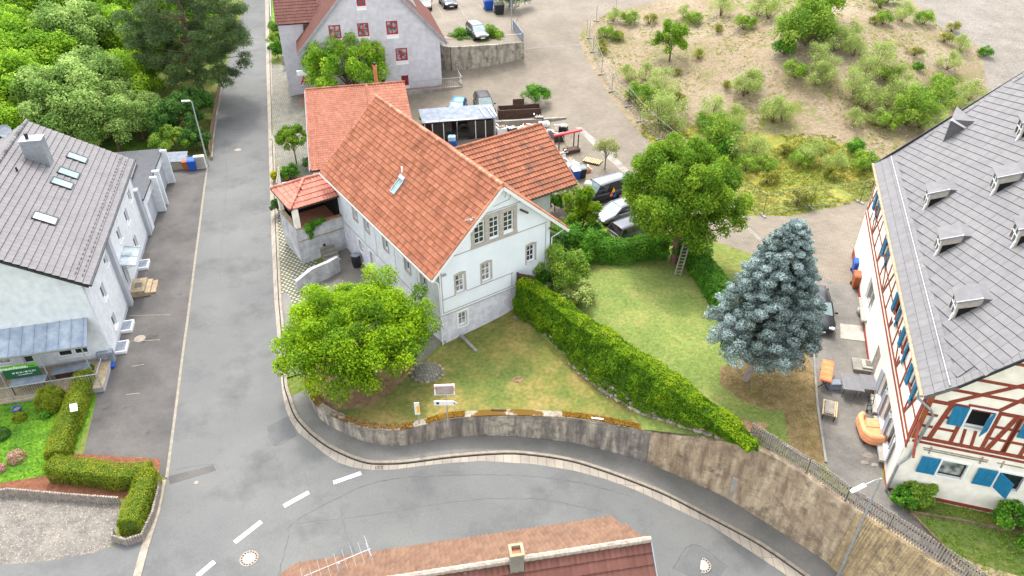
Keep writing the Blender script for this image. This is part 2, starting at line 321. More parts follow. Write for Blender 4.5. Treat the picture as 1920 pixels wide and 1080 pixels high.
def leafmat(name, a, b, c, tr=.35):
    return mat(name, a, c, c3=b, scale=.6, detail=2, lo=.15, hi=.85, tone=1, rough=.65, spec=.25, trans=tr)
M['l_bright'] = leafmat('leaf_bright', (.27, .43, .03), (.47, .62, .05), (.68, .79, .12), .48)
M['l_mid'] = leafmat('leaf_mid', (0.288, 0.438, 0.092), (0.427, 0.577, 0.126), (0.623, 0.715, 0.207), .42)
M['l_forest'] = leafmat('leaf_forest', (0.302, 0.489, 0.081), (0.502, 0.665, 0.140), (0.721, 0.826, 0.257), .42)
M['l_willow'] = leafmat('leaf_willow', (0.368, 0.507, 0.219), (0.540, 0.656, 0.323), (0.736, 0.816, 0.495), .42)
M['l_pine'] = leafmat('needle_pine', (0.219, 0.303, 0.158), (0.315, 0.412, 0.207), (0.461, 0.546, 0.303), .25)
M['l_dark'] = leafmat('leaf_dark', (0.165, 0.304, 0.105), (0.258, 0.422, 0.153), (0.410, 0.574, 0.234), .3)
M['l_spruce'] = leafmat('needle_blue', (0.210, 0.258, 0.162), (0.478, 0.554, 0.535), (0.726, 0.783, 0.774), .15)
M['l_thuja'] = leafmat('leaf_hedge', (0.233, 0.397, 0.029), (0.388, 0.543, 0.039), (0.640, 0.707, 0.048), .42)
M['l_yew'] = leafmat('leaf_clipped', (0.293, 0.391, 0.068), (0.469, 0.538, 0.108), (0.645, 0.655, 0.176), .4)
M['l_laurel'] = leafmat('leaf_laurel', (0.209, 0.397, 0.088), (0.331, 0.551, 0.132), (0.529, 0.716, 0.220), .38)
M['l_shrub'] = leafmat('leaf_shrub', (0.478, 0.555, 0.277), (0.629, 0.691, 0.377), (0.781, 0.819, 0.503), .4)
M['l_shrub_g'] = leafmat('leaf_shrub_green', (0.343, 0.488, 0.145), (0.488, 0.621, 0.200), (0.664, 0.742, 0.288), .4)
M['l_weed'] = leafmat('leaf_weed', (0.361, 0.446, 0.128), (0.553, 0.563, 0.213), (0.744, 0.701, 0.361))
M['l_yellow'] = leafmat('flower_yellow', (.50, .56, .08), (.70, .68, .10), (.80, .76, .16))
M['l_sap'] = leafmat('leaf_sapling', (.45, .50, .25), (.58, .61, .34), (.70, .70, .45))
M['pink'] = leafmat('flower_pink', (.75, .35, .45), (.85, .50, .60), (.90, .70, .72))
M['core'] = mat('twig_core', (.20, .30, .07), (.28, .38, .10), scale=4, rough=1)
M['orange'] = mat('orange_cloth', (.88, .40, .22), (.92, .50, .30), scale=3, rough=.7)
M['salmon'] = mat('salmon_fabric', (.86, .56, .38), (.90, .63, .45), scale=3, rough=.85)
M['green_b'] = mat('banner_green', (.06, .30, .18), rough=.6); M['green_l'] = mat('banner_lime', (.36, .60, .16), rough=.6)
M['text'] = mat('white_letter', (.90, .90, .90), rough=.6); M['text_b'] = mat('blue_letter', (.10, .22, .40), rough=.6); M['text_r'] = mat('red_letter', (.68, .08, .14), rough=.6)
M['yellow'] = mat('yellow_panel', (.92, .70, .08), rough=.6)
M['bin_blue'] = mat('bin_blue', (.08, .28, .62), (.12, .34, .68), scale=4, rough=.5); M['bin_brown'] = mat('bin_brown', (.55, .30, .18), (.62, .36, .22), scale=4, rough=.6); M['bin_black'] = mat('bin_black', (.12, .13, .14), rough=.5)
M['rubber'] = mat('rubber', (.08, .08, .08), rough=.8); M['red_p'] = mat('red_plastic', (.78, .16, .20), (.84, .24, .26), scale=3, rough=.6)
M['awning'] = mat('zinc_canopy', (.46, .51, .57), (.60, .64, .68), scale=.9, detail=10, rough=.7, fine=4)
M['slabblue'] = mat('grey_sheet', (.40, .43, .47), (.50, .53, .57), scale=2, rough=.75)
M['manhole'] = mat('manhole_iron', (.50, .46, .42), (.62, .57, .52), scale=9, rough=.8, metal=.1, bump=.3, bscale=30)
M['manhole_c'] = mat('manhole_fill', (0.726, 0.690, 0.617), (0.635, 0.599, 0.545), scale=9, rough=.9)
M['sandb'] = mat('sandstone', (0.545, 0.481, 0.381), (0.635, 0.572, 0.472), scale=3, rough=.9, fine=6)
M['brickred'] = grid_mat('brick_top', (.62, .36, .26), (.70, .44, .33), (.55, .45, .38), .24, .12, .015, rot=.6)
M['panel_dk'] = mat('solar_panel', (.10, .085, .09), (.16, .13, .12), scale=3, rough=.25, spec=.6)
M['plastic_l'] = mat('pale_blue_plastic', (.55, .68, .78), (.70, .80, .86), scale=3, rough=.5)
M['rock'] = mat('rubble_stone', (0.485, 0.447, 0.410), (0.652, 0.606, 0.540), scale=1.5, tone=1, rough=1, bump=.4, bscale=12)
M['tarp'] = mat('tarp', (.72, .72, .70), (.84, .83, .80), scale=2, rough=.7)
M['terra'] = mat('terracotta', (.70, .40, .26), (.76, .48, .34), scale=3, rough=.8)
# ------------------------------------------------------------------ terrain height fields (two smooth sheets, split by the kerb and the retaining wall)
def tps(pts):
    P = np.array(pts, float); n = len(P); X = P[:, :2] / 50
    def K(a, b):
        d = np.sqrt(((a[:, None] - b[None]) ** 2).sum(-1)) + 1e-9; return d * d * np.log(d)
    A = np.zeros((n + 3, n + 3)); A[:n, :n] = K(X, X) + np.eye(n) * .004; A[:n, n] = 1; A[:n, n + 1:] = X; A[n, :n] = 1; A[n + 1:, :n] = X.T
    w = np.linalg.solve(A, np.concatenate([P[:, 2], [0, 0, 0]]))
    def f(q):
        q = np.atleast_2d(np.asarray(q, float))[:, :2] / 50; o = np.empty(len(q))
        for i in range(0, len(q), 4000):
            c = q[i:i + 4000]; o[i:i + 4000] = K(c, X) @ w[:n] + w[n] + c @ w[n + 1:]
        return o
    return f
def ctl(l): return [tuple(W(u, v, z)) for u, v, z in l]
LOWP = [(480, 0, 1.0), (470, 60, .6), (450, 200, .1), (450, 350, 0), (440, 500, 0), (430, 650, 0), (420, 800, 0), (400, 950, 0), (380, 1075, 0), (300, 400, 0), (280, 600, 0), (220, 800, 0), (300, 850, 0), (100, 1000, .1), (0, 950, .2), (40, 780, .3), (100, 640, .3),
        (560, 800, 0), (607, 791, 0), (650, 900, -.1), (691, 830, -.1), (789, 829, -.2), (760, 960, -.3), (873, 818, -.4), (989, 820, -.7), (900, 900, -.5), (1073, 831, -.95), (1050, 930, -.8), (1213, 867, -1.4), (1200, 960, -1.4), (1300, 905, -1.9), (1367, 937, -2.15), (1330, 1030, -2), (1457, 993, -2.4), (1543, 1048, -2.5), (1577, 1078, -2.5), (1460, 1075, -2.45), (900, 1070, -.6), (640, 1060, -.2), (1200, 1070, -1.6),
        (520, 560, 0), (505, 200, .1), (300, 150, .8), (100, 100, 1.2), (100, 300, .4), (300, 250, .2), (200, 0, 2), (0, 0, 2.5)]
UPP = [(507, 0, 1.1), (506, 60, .7), (505, 150, .2), (512, 300, .05), (520, 450, .03), (527, 560, .02), (550, 660, .02), (570, 715, .05),
       (600, 500, .05), (640, 480, .1), (600, 600, .1), (660, 230, .5), (590, 190, .7), (560, 100, .9), (545, 40, 1.3), (833, 158, 1.9), (870, 160, 1.9), (620, 765, .9), (700, 790, 1.0), (789, 775, 1.0), (873, 775, 1.05), (1073, 785, 1.05), (1200, 815, 1.05), (858, 628, 1.0), (950, 585, 1.0), (1080, 715, 1.0), (1160, 765, 1.0), (800, 680, .7), (720, 640, .35),
       (1040, 560, 2.3), (1100, 510, 2.3), (1060, 460, 1.9), (1250, 510, 2.3), (1180, 600, 2.5), (1300, 690, 2.55), (1350, 650, 2.55), (1450, 760, 2.6), (1400, 800, 2.6), (1500, 880, 2.6), (1533, 900, 2.6), (1590, 940, 2.6), (1790, 1080, 2.6), (1920, 1000, 2.5), (1750, 980, 2.5), (1600, 700, 2.45), (1600, 560, 2.3), (1540, 450, 2.0), (1420, 400, 1.7), (1640, 380, 1.9), (1200, 440, 1.4), (1120, 400, 1.2), (1050, 300, 1.1), (900, 240, 1.1), (850, 190, 1.5), (1000, 190, 1.7), (1100, 250, 1.6), (1000, 130, 2.8), (900, 130, 2.7), (845, 118, 3.2), (982, 97, 4.0), (1080, 80, 4.1), (1050, 20, 5.3), (975, 45, 5.2), (900, 20, 4.6), (870, 50, 4.4), (1200, 0, 6),
       (1150, 130, 3.5), (1250, 230, 2.6), (1330, 310, 1.8), (1450, 320, 1.8), (1600, 330, 2.0), (1300, 120, 4.4), (1400, 220, 2.8), (1500, 110, 6.6), (1550, 40, 8.2), (1400, 60, 6.3), (1620, 180, 4.5), (1700, 120, 6), (1720, 220, 3.2), (1850, 100, 6), (1900, 20, 7), (1800, 40, 7)]
far = [(-150, 0, 0), (-150, 220, 7), (0, 230, 7), (150, 230, 9), (160, 0, 2), (0, -60, -2), (-80, 60, .5), (90, 60, 3.5)]
fL = tps(ctl(LOWP) + far); fU = tps(ctl(UPP) + far)
def zl(x, y): return float(fL([[x, y]])[0])
def zu(x, y): return float(fU([[x, y]])[0])
def G(u, v, f=None, dz=0.0):
    """ground point on a sight line"""
    f = f or zu; z = 1.0
    for _ in range(12):
        p = W(u, v, z); z = .5 * z + .5 * (f(p.x, p.y) + dz)
    p = W(u, v, z); return Vector((p.x, p.y, f(p.x, p.y) + dz))
def GL(u, v, dz=0): return G(u, v, zl, dz)
def densify(pts, step=1.0, closed=True):
    out = []; n = len(pts)
    for i in range(n if closed else n - 1):
        a = np.array(pts[i][:2], float); b = np.array(pts[(i + 1) % n][:2], float); k = max(1, int(np.ceil(np.hypot(*(b - a)) / step)))
        for j in range(k): out.append(tuple(a + (b - a) * j / k))
    if not closed: out.append(tuple(pts[-1][:2]))
    return out
def smooth(pts, k=4, closed=False):
    """Catmull-Rom through points (any dimension)"""
    P = [np.array(p, float) for p in pts]; n = len(P); out = []
    for i in range(n if closed else n - 1):
        p0 = P[(i - 1) % n] if closed or i else P[0] * 2 - P[1]; p1 = P[i]; p2 = P[(i + 1) % n]; p3 = P[(i + 2) % n] if closed or i < n - 2 else P[-1] * 2 - P[-2]
        for j in range(k):
            t = j / k; out.append(.5 * ((2 * p1) + (p2 - p0) * t + (2 * p0 - 5 * p1 + 4 * p2 - p3) * t * t + (3 * p1 - p0 - 3 * p2 + p3) * t ** 3))
    if not closed: out.append(P[-1])
    return out
def inside(poly, q):
    x, y = q[:, 0], q[:, 1]; r = np.zeros(len(q), bool); n = len(poly)
    for i in range(n):
        x1, y1 = poly[i]; x2, y2 = poly[(i + 1) % n]
        if y1 == y2: continue
        c = ((y1 > y) != (y2 > y)) & (x < (x2 - x1) * (y - y1) / (y2 - y1) + x1); r ^= c
    return r
def sheet(outer, patches, f, base_name, base_mat, cell=1.1):
    """one triangulated terrain sheet, its triangles dealt out to named surfaces"""
    outer = densify(outer, 2.5); op = np.array(outer)
    vs = list(outer); es = [(i, (i + 1) % len(outer)) for i in range(len(outer))]
    for nm, mt, poly in patches:
        d = densify(poly, 1.0); o = len(vs); vs += d; es += [(o + i, o + (i + 1) % len(d)) for i in range(len(d))]
    xs = np.arange(-62, 80, cell); ys = np.arange(16, 135, cell)
    g = np.stack(np.meshgrid(xs, ys), -1).reshape(-1, 2) + np.random.RandomState(3).uniform(-.25, .25, (len(xs) * len(ys), 2)) * cell
    g2 = np.stack(np.meshgrid(np.arange(-240, 260, 14), np.arange(-150, 330, 14)), -1).reshape(-1, 2)
    g2 = g2[~((g2[:, 0] > -62) & (g2[:, 0] < 80) & (g2[:, 1] > 16) & (g2[:, 1] < 135))]
    for gg in (g, g2):
        vs += [tuple(p) for p in gg[inside(outer, gg)]]
    V, E_, Fc, *_ = geometry.delaunay_2d_cdt([Vector(v) for v in vs], es, [], 0, .02)
    V = np.array([(v.x, v.y) for v in V]); T = np.array([t for t in Fc if len(t) == 3])
    cen = V[T].mean(1); ok = inside(outer, cen); T = T[ok]; cen = cen[ok]
    idx = np.zeros(len(T), int)
    for k, (nm, mt, poly) in enumerate(patches): idx[inside([tuple(p[:2]) for p in poly], cen)] = k + 1
    Z = f(V); V3 = np.column_stack([V, Z])
    for k in range(len(patches) + 1):
        t = T[idx == k]
        if not len(t): continue
        u, inv = np.unique(t, return_inverse=True)
        nm, mt = (base_name, base_mat) if k == 0 else patches[k - 1][:2]
        struct(npmesh(nm, V3[u], inv.reshape(-1, 3), np.full(len(t), .5), M[mt], smooth=True))

def pl(l, f=None): return [G(u, v, f)[:2] for u, v in l]
# shared line: street-side kerb, then the foot of the retaining wall
KERB_IN = [(505, -30), (506, 60), (508, 150), (511, 250), (515, 350), (519, 450), (524, 560), (529, 620), (533, 711), (541, 745), (553, 778), (570, 800), (589, 818), (615, 837), (647, 853), (675, 864), (700, 869), (735, 869), (767, 867), (856, 856), (944, 850), (1000, 853), (1070, 864), (1133, 883), (1195, 906), (1253, 930), (1340, 975), (1423, 1020), (1500, 1073), (1560, 1118)]
GUT_OUT = [(496, -30), (498, 60), (500, 150), (503, 250), (506, 350), (509, 450), (514, 560), (519, 620), (529, 733), (535, 765), (544, 787), (560, 812), (580, 827), (605, 848), (633, 867), (660, 876), (687, 880), (710, 882), (740, 880), (811, 871), (900, 864), (1000, 870), (1075, 882), (1135, 898), (1190, 918), (1240, 941), (1333, 985), (1405, 1032), (1467, 1073), (1520, 1115)]
RW_B = [(573, 700, .0), (575, 730, 0), (588, 766, 0), (607, 791, 0), (647, 813, -.05), (691, 830, -.1), (744, 836, -.15), (789, 829, -.2), (838, 820, -.3), (873, 818, -.4), (930, 817, -.55), (989, 820, -.7), (1073, 831, -.95), (1145, 847, -1.15), (1213, 867, -1.4), (1300, 905, -1.9), (1367, 937, -2.15), (1457, 993, -2.4), (1543, 1048, -2.5), (1577, 1078, -2.5), (1720, 1185, -2.5)]
kin = [GL(*p)[:2] for p in KERB_IN]; gout = [GL(*p)[:2] for p in GUT_OUT]
rwb = [W(*p) for p in RW_B]
# split line: kerb down the street, pavement end, wall foot
split = kin[:9] + [tuple(p[:2]) for p in rwb]
NE, NW, SW, SE = (260, 330), (-240, 330), (-240, -150), (260, -150)
low_outer = [kin[0], (kin[0][0] + .5, 330), NW, SW, SE, (rwb[-1].x + 30, rwb[-1].y - 12)] + split[::-1][:-1]
up_outer = [kin[0], (kin[0][0] + .5, 330), NE, SE, (rwb[-1].x + 30, rwb[-1].y - 12)] + split[::-1][:-1]
# left edge of the street
STL = [(462, -30), (455, 10), (445, 60), (425, 120), (412, 170), (405, 200), (396, 260), (391, 300), (383, 355), (371, 450), (357, 560), (341, 680), (327, 790), (313, 900), (300, 960), (278, 1030), (258, 1100)]
stl = [tuple(GL(*p)[:2]) for p in STL]
street_poly = stl + [(-19, 10), (-5, 8), (25, 8), (60, -20), (rwb[-1].x + 29, rwb[-1].y - 12.5)] + [tuple(p) for p in gout[::-1]]
gut_poly = [tuple(p) for p in gout] + [tuple(p) for p in kin[::-1]]
pave_poly = kin[9:] + [tuple(p[:2]) for p in rwb[::-1]][:-1]
drive = pl([(300, 325), (391, 303), (383, 355), (371, 450), (357, 560), (341, 680), (327, 790), (313, 900), (297, 890), (292, 868), (265, 857), (155, 855), (178, 760), (190, 690), (212, 684), (240, 560), (262, 470), (290, 395)], zl)
low_p = [('street', 'asphalt', street_poly), ('driveway', 'asphalt_old', drive), ('gutter', 'kerb', gut_poly), ('pavement', 'asphalt_path', pave_poly),
         ('front_lawn', 'lawn3', pl([(-60, 720), (10, 735), (100, 720), (185, 715), (178, 760), (140, 850), (100, 890), (0, 905), (-60, 905)], zl)),
         ('mulch_bed', 'reds', pl([(0, 905), (100, 890), (140, 850), (300, 860), (300, 900), (230, 935), (0, 925)], zl)),
         ('pebble_yard', 'pebble', pl([(-60, 915), (0, 925), (225, 938), (215, 1020), (180, 1035), (100, 1050), (-60, 1065)], zl)),
         ('side_lane', 'asphalt', pl([(-60, 1065), (100, 1050), (180, 1035), (215, 1022), (280, 1000), (262, 1090), (240, 1180), (-60, 1180)], zl)),
         ('back_lawn', 'lawn3', pl([(150, 300), (165, 265), (260, 262), (285, 285), (250, 310)], zl))]
up_p = [('paved_yard', 'yardpave', pl([(600, 225), (590, 190), (833, 160), (800, 110), (790, 20), (700, 20), (600, -60), (1260, -60), (1250, 0), (1150, 22), (1100, 40), (1085, 75), (1105, 120), (1150, 190), (1200, 250), (1300, 330), (1370, 365), (1400, 405), (1480, 405), (1610, 378), (1650, 372), (1640, 400), (1612, 540), (1520, 520), (1420, 480), (1300, 440), (1210, 420), (1100, 400), (1000, 420), (700, 300)])),
        ('gravel_lot', 'gravel', pl([(1700, -10), (1760, 50), (1840, 90), (1850, 180), (1830, 260), (1930, 260), (2100, 200), (2100, -60), (1690, -60)])),
        ('rough_meadow', 'wgrass', pl([(1210, 215), (1300, 235), (1420, 250), (1560, 255), (1660, 300), (1650, 372), (1610, 378), (1480, 405), (1400, 400), (1330, 345), (1250, 290), (1200, 250)])),
        ('rubble_field', 'waste', pl([(1250, 0), (1150, 22), (1100, 40), (1085, 75), (1105, 120), (1150, 190), (1200, 250), (1250, 262), (1300, 235), (1420, 250), (1560, 262), (1640, 300), (1720, 330), (1830, 260), (1850, 180), (1840, 90), (1760, 50), (1700, -10), (1690, -60), (1260, -60)])),
        ('cobbled_path', 'cobble', pl([(507, 120), (556, 125), (560, 190), (600, 225), (600, 330), (520, 335), (512, 250)])),
        ('red_path', 'redpave', pl([(536, 60), (560, 60), (566, 110), (600, 195), (562, 200), (552, 130), (536, 90)])),
        ('grid_paved_strip', 'dots', pl([(516, 335), (560, 330), (600, 520), (585, 600), (575, 690), (540, 640), (525, 560), (519, 450)])),
        ('path_inset', 'asphalt_path', pl([(526, 552), (535, 548), (545, 558), (548, 590), (552, 640), (572, 700), (533, 700), (529, 620)])),
        ('side_yard', 'court', pl([(570, 530), (600, 500), (650, 440), (700, 460), (760, 560), (830, 640), (780, 690), (700, 640), (600, 600)])),
        ('shaded_bed', 'soil', pl([(585, 730), (575, 690), (600, 610), (700, 650), (780, 690), (770, 720), (720, 770), (660, 775), (610, 765)])),
        ('lower_lawn', 'lawn', pl([(770, 700), (830, 650), (860, 625), (955, 578), (1010, 625), (1090, 700), (1180, 765), (1215, 815), (1073, 787), (989, 778), (873, 780), (789, 800), (691, 800), (620, 772), (700, 760)])),
        ('upper_lawn', 'lawn2', pl([(960, 570), (1000, 500), (1060, 460), (1150, 480), (1260, 470), (1310, 540), (1360, 580), (1420, 660), (1478, 720), (1478, 850), (1430, 840), (1215, 810), (1180, 765), (1090, 700), (1010, 625)])),
        ('mulch_under_spruce', 'soil', pl([(1350, 690), (1420, 665), (1515, 655), (1530, 720), (1545, 870), (1520, 875), (1480, 850), (1470, 770), (1440, 770), (1390, 750), (1350, 720)])),
        ('courtyard', 'court', pl([(1520, 520), (1612, 540), (1625, 620), (1655, 895), (1665, 925), (1600, 930), (1545, 870), (1530, 720), (1515, 655), (1505, 570)])),
        ('garden_bed', 'ground', pl([(1665, 925), (1700, 935), (1930, 965), (1960, 1000), (1800, 975), (1700, 955)])),
        ('lower_terrace_lawn', 'lawn2', pl([(1705, 962), (1800, 978), (1960, 1004), (1980, 1100), (1830, 1090)])),
        ('terrace_path', 'court', pl([(1655, 900), (1700, 940), (1705, 962), (1830, 1095), (1790, 1082), (1587, 942), (1600, 930)])),
        ('slab_strip', 'conc', pl([(1078, 238), (1090, 238), (1150, 290), (1205, 345), (1196, 348), (1120, 280)]))]
sheet([tuple(p[:2]) for p in low_outer], low_p, fL, 'ground', 'ground')
sheet([tuple(p[:2]) for p in up_outer], up_p, fU, 'terrain', 'ground')

def ribbon(name, pts, w0, w1, f, h0, h1, mt, parent=None, bottom=.25, tone=None):
    """solid strip along a path: from offset w0 to w1 sideways (right of travel positive), top at f+h"""
    P = [np.array(p[:2], float) for p in pts]; vs = []; fs = []; tn = []
    for i, p in enumerate(P):
        d = P[min(i + 1, len(P) - 1)] - P[max(i - 1, 0)]; d /= np.hypot(*d); nrm = np.array([d[1], -d[0]])
        a = p + nrm * w0; b = p + nrm * w1; za, zb = f(*a), f(*b)
        vs += [(*a, za - bottom), (*a, za + h0), (*b, zb + h1), (*b, zb - bottom)]
    for i in range(len(P) - 1):
        o = i * 4
        for k in range(4): fs.append((o + k, o + (k + 1) % 4, o + 4 + (k + 1) % 4, o + 4 + k))
    n = len(vs); fs += [(3, 2, 1, 0), (n - 4, n - 3, n - 2, n - 1)]
    mb = MB().add(vs, fs); return mb.build(name, M[mt], parent)
kk = densify(smooth(kin, 3), .5, False)
struct(ribbon('kerb', kk, -.16, 0.02, zl, .09, .10, 'kerb2'))
struct(ribbon('kerb_joint', kk, .022, .09, zl, .012, .012, 'dark', bottom=.05))
gg = densify(smooth(gout, 3), .8, False)
# pale kerb line between driveway and street, and edge stones bottom left
dl = densify(smooth([GL(u, v)[:2] for u, v in [(391, 303), (383, 355), (371, 450), (357, 560), (341, 680), (327, 790), (313, 895)]], 3), .8, False)
struct(ribbon('driveway_edge', dl, -.07, .09, zl, .012, .012, 'lineold', bottom=.1))
dl2 = densify([GL(u, v)[:2] for u, v in [(312, 900), (300, 960), (278, 1030), (262, 1090)]], .8, False)
struct(ribbon('kerb', dl2, 0, .38, zl, .04, .04, 'kerb2'))
# lane dashes
for a, b in [((625, 905), (677, 887)), ((532, 949), (579, 923)), ((440, 1017), (490, 978)), ((370, 1080), (402, 1053)), ((300, 1140), (335, 1108))]:
    struct(ribbon('road_marking', densify([GL(*a)[:2], GL(*b)[:2]], .4, False), -.13, .13, zl, .008, .008, 'paint', bottom=.05))
# repaired asphalt squares round the manholes and driveway bay lines
def quadpatch(l, mt, f=zl, h=.006, name='asphalt_repair'):
    p = [G(u, v, f) for u, v in l]; struct(MB().prism([(q.x, q.y) for q in p], [q.z - .04 for q in p], [q.z + h for q in p]).build(name, M[mt]))
quadpatch([(1300, 1020), (1364, 1062), (1335, 1100), (1262, 1066)], 'patch')
quadpatch([(500, 800), (540, 780), (556, 815), (515, 835)], 'patch')
quadpatch([(1575, 607), (1622, 612), (1624, 641), (1576, 635)], 'conc_light', zu, .03, 'door_mat')
for a, b in [((247, 687), (270, 683)), ((225, 641), (300, 637)), ((243, 592), (320, 590)), ((236, 740), (262, 737))]:
    struct(ribbon('bay_line', [GL(*a)[:2], GL(*b)[:2]], -.03, .03, zl, .007, .007, 'lineold', bottom=.03))
# tar seams and cracks in the asphalt
def seam(px, w=.03, mt='tar'):
    rs = random.Random(int(px[0][0])); p = densify(smooth([GL(u, v)[:2] for u, v in px], 4), .5, False); p = [(x + rs.uniform(-.04, .04), y + rs.uniform(-.04, .04)) for x, y in p]; struct(ribbon('road_crack', p, -w, w, zl, .005, .005, mt, bottom=.03))
seam([(522, 1080), (540, 1010), (545, 985), (590, 955), (640, 930), (700, 905), (790, 893), (900, 890), (990, 893), (1090, 905), (1180, 930)], .025)
seam([(636, 945), (650, 1000), (668, 1040)], .02); seam([(316, 900), (360, 893), (405, 880), (398, 870), (330, 880)], .015); seam([(500, 800), (515, 835), (556, 815)], .018); seam([(1262, 1066), (1300, 1020), (1364, 1062)], .03)
seam([(420, 250), (425, 330), (418, 420), (412, 520)], .015); seam([(560, 980), (700, 965), (860, 940), (1000, 935), (1130, 960)], .015)
def wash(px, mt, h=.0035):
    p = [GL(u, v) for u, v in px]; q = densify(smooth([(a.x, a.y) for a in p], 3, True), 1.0); z = fL(q); vs = [(x, y, zz + h) for (x, y), zz in zip(q, z)]; c = np.mean(q, 0); vs.append((*c, zl(*c) + h)); n = len(q); struct(MB().add(vs, [(i, (i + 1) % n, n) for i in range(n)]).build('asphalt_repair', M[mt]))
quadpatch([(316, 893), (400, 872), (405, 882), (318, 908)], 'asphalt_old'); quadpatch([(236, 745), (264, 742), (262, 750), (238, 752)], 'asphalt_old')
# manholes and drain
def manhole(u, v, r, label, f=zl, fill=True):
    p = G(u, v, f); t = thing('manhole_cover', label, 'manhole cover', p)
    MB().lathe((0, 0, -.05), [(r, 0), (r, .062), (r * .97, .066)], 28).build('rim', M['manhole'], t)
    m = MB()
    if fill:
        m.lathe((0, 0, .0), [(r * .62, 0), (r * .62, .019), (r * .6, .021)], 24).build('cover_plate', M['manhole_c'], t)
        m = MB()
        for k in range(16):
            a = k * math.pi / 8; m.obox((math.cos(a) * r * .8, math.sin(a) * r * .8, .016), r * .14, r * .16, .012, a)
        m.build('vent_slot', M['dark'], t)
    else: m.lathe((0, 0, 0), [(r * .85, 0), (r * .85, .02), (.01, .022)], 24).build('cover_plate', M['manhole'], t)
manhole(467, 1047, .46, 'round manhole cover in the road beside the lane dashes at the junction')
manhole(1317, 1060, .46, 'round manhole cover in a square asphalt repair at the bottom of the bend')
manhole(262, 635, .38, 'pale round manhole cover in the driveway by the left white house', fill=False)
manhole(446, 281, .34, 'small manhole cover in the street near the lamp post', fill=False)
manhole(368, 905, .12, 'tiny valve cover in the road just past the clipped hedge', fill=False)
d = GL(711, 877); t = tag(MB().obox((d.x, d.y, d.z + .01), .5, .32, .03, .1).build('storm_drain', M['manhole']), 'iron drain grate set in the gutter of the curve', 'drain')
m = MB()
for k in range(6): m.obox((d.x - .2 + .08 * k, d.y - .02 + .008 * k, d.z + .026), .035, .24, .008, .1)
m.build('slot', M['dark'], t)
# curb stones at the street below the paved strip left of the main house done above

# ------------------------------------------------------------------ curved retaining wall, its coping and the picket fence
TOPL = [(1262, 788), (1340, 812), (1433, 843), (1490, 880), (1533, 907), (1587, 947), (1633, 977), (1790, 1080), (1860, 1130)]
nb = 15
low_top = [0.35, .6, .9, 1.0, 1.05, 1.1, 1.15, 1.15, 1.2, 1.2, 1.18, 1.15, 1.15, 1.15, 1.15]
hi_top_px = [(1329, 812), (1395, 832), (1490, 880), (1587, 947), (1640, 982), (1805, 1092)]
bp = [np.array(rwb[i]) for i in range(len(rwb))]
tp = [np.array([rwb[i].x, rwb[i].y, low_top[i]]) for i in range(nb)] + [np.array(W(u, v, 2.6)) for u, v in hi_top_px]
tp[nb][2] = 2.0
bpS = smooth(bp, 4); tpS = smooth(tp, 4)
def rwall(name, i0, i1, mt, label, thick=.32):
    t = thing(name, label, 'retaining wall', tuple(bpS[(i0 + i1) // 2])); o = Vector(bpS[(i0 + i1) // 2])
    vs = []; fs = []
    for i in range(i0, i1 + 1):
        b = Vector(bpS[i]); a = Vector(tpS[i]); j0, j1 = max(i - 1, 0), min(i + 1, len(bpS) - 1)
        d = Vector(tpS[j1] - tpS[j0]); d.z = 0; d.normalize(); nn = Vector((-d.y, d.x, 0))
        vs += [b - o - Vector((0, 0, .5)), a - o, a + nn * thick - o, b + nn * thick - o - Vector((0, 0, .5))]
    n = i1 - i0
    for i in range(n):
        k = i * 4; fs += [(k, k + 4, k + 5, k + 1), (k + 1, k + 5, k + 6, k + 2), (k + 2, k + 6, k + 7, k + 3)]
    e = n * 4; fs += [(0, 1, 2, 3), (e + 3, e + 2, e + 1, e)]
    MB().add(vs, fs).build('wall_face', M[mt], t)
    return t, o
def coping(t, o, i0, i1, w=.42, h=.07, mt='coping'):
    vs = []; fs = []
    for i in range(i0, i1 + 1):
        a = Vector(tpS[i]); j0, j1 = max(i - 1, 0), min(i + 1, len(bpS) - 1)
        d = Vector(tpS[j1] - tpS[j0]); d.z = 0; d.normalize(); nn = Vector((-d.y, d.x, 0))
        p = a - nn * .04 - o; q = a + nn * w - o; j = R_.uniform(-.008, .008)
        vs += [p + Vector((0, 0, .003)), p + Vector((0, 0, h + j)), q + Vector((0, 0, h + j)), q + Vector((0, 0, .003))]
    n = i1 - i0
    for i in range(n):
        k = i * 4
        for s in range(4): fs.append((k + s, k + 4 + s, k + 4 + (s + 1) % 4, k + (s + 1) % 4))
    e = n * 4; fs += [(0, 1, 2, 3), (e + 3, e + 2, e + 1, e)]
    MB().add(vs, fs).build('coping', M[mt], t)
L = len(bpS) - 1; s1 = 14 * 4; s2 = 19 * 4 - 2
t, o = rwall('retaining_wall', 0, s1, 'wall_dark', 'low dark stained concrete retaining wall curving round the lower lawn'); coping(t, o, 0, s1)
m = MB()
for i in (14, 32, 48):
    b = Vector(bpS[i]); a = Vector(tpS[i]); dd = Vector(tpS[i + 1] - tpS[i - 1]).normalized(); nn = Vector((-dd.y, dd.x, 0))
    m.beam(b - nn * .003 - o, a - nn * .003 - o, .035, .012, up=nn)
m.build('joint_strip', M['lineold'], t)
t, o = rwall('retaining_wall', s1, s2, 'wall_light', 'tall weathered concrete retaining wall below the picket fence')
m = MB(); i = 64
b = Vector(bpS[i]); a = Vector(tpS[i]); dd = Vector(tpS[i + 1] - tpS[i - 1]); dd.z = 0; dd.normalize(); nn = Vector((-dd.y, dd.x, 0))
b0 = b.lerp(a, .03) - nn * .02 - o; a0 = b.lerp(a, .42) - nn * .02 - o
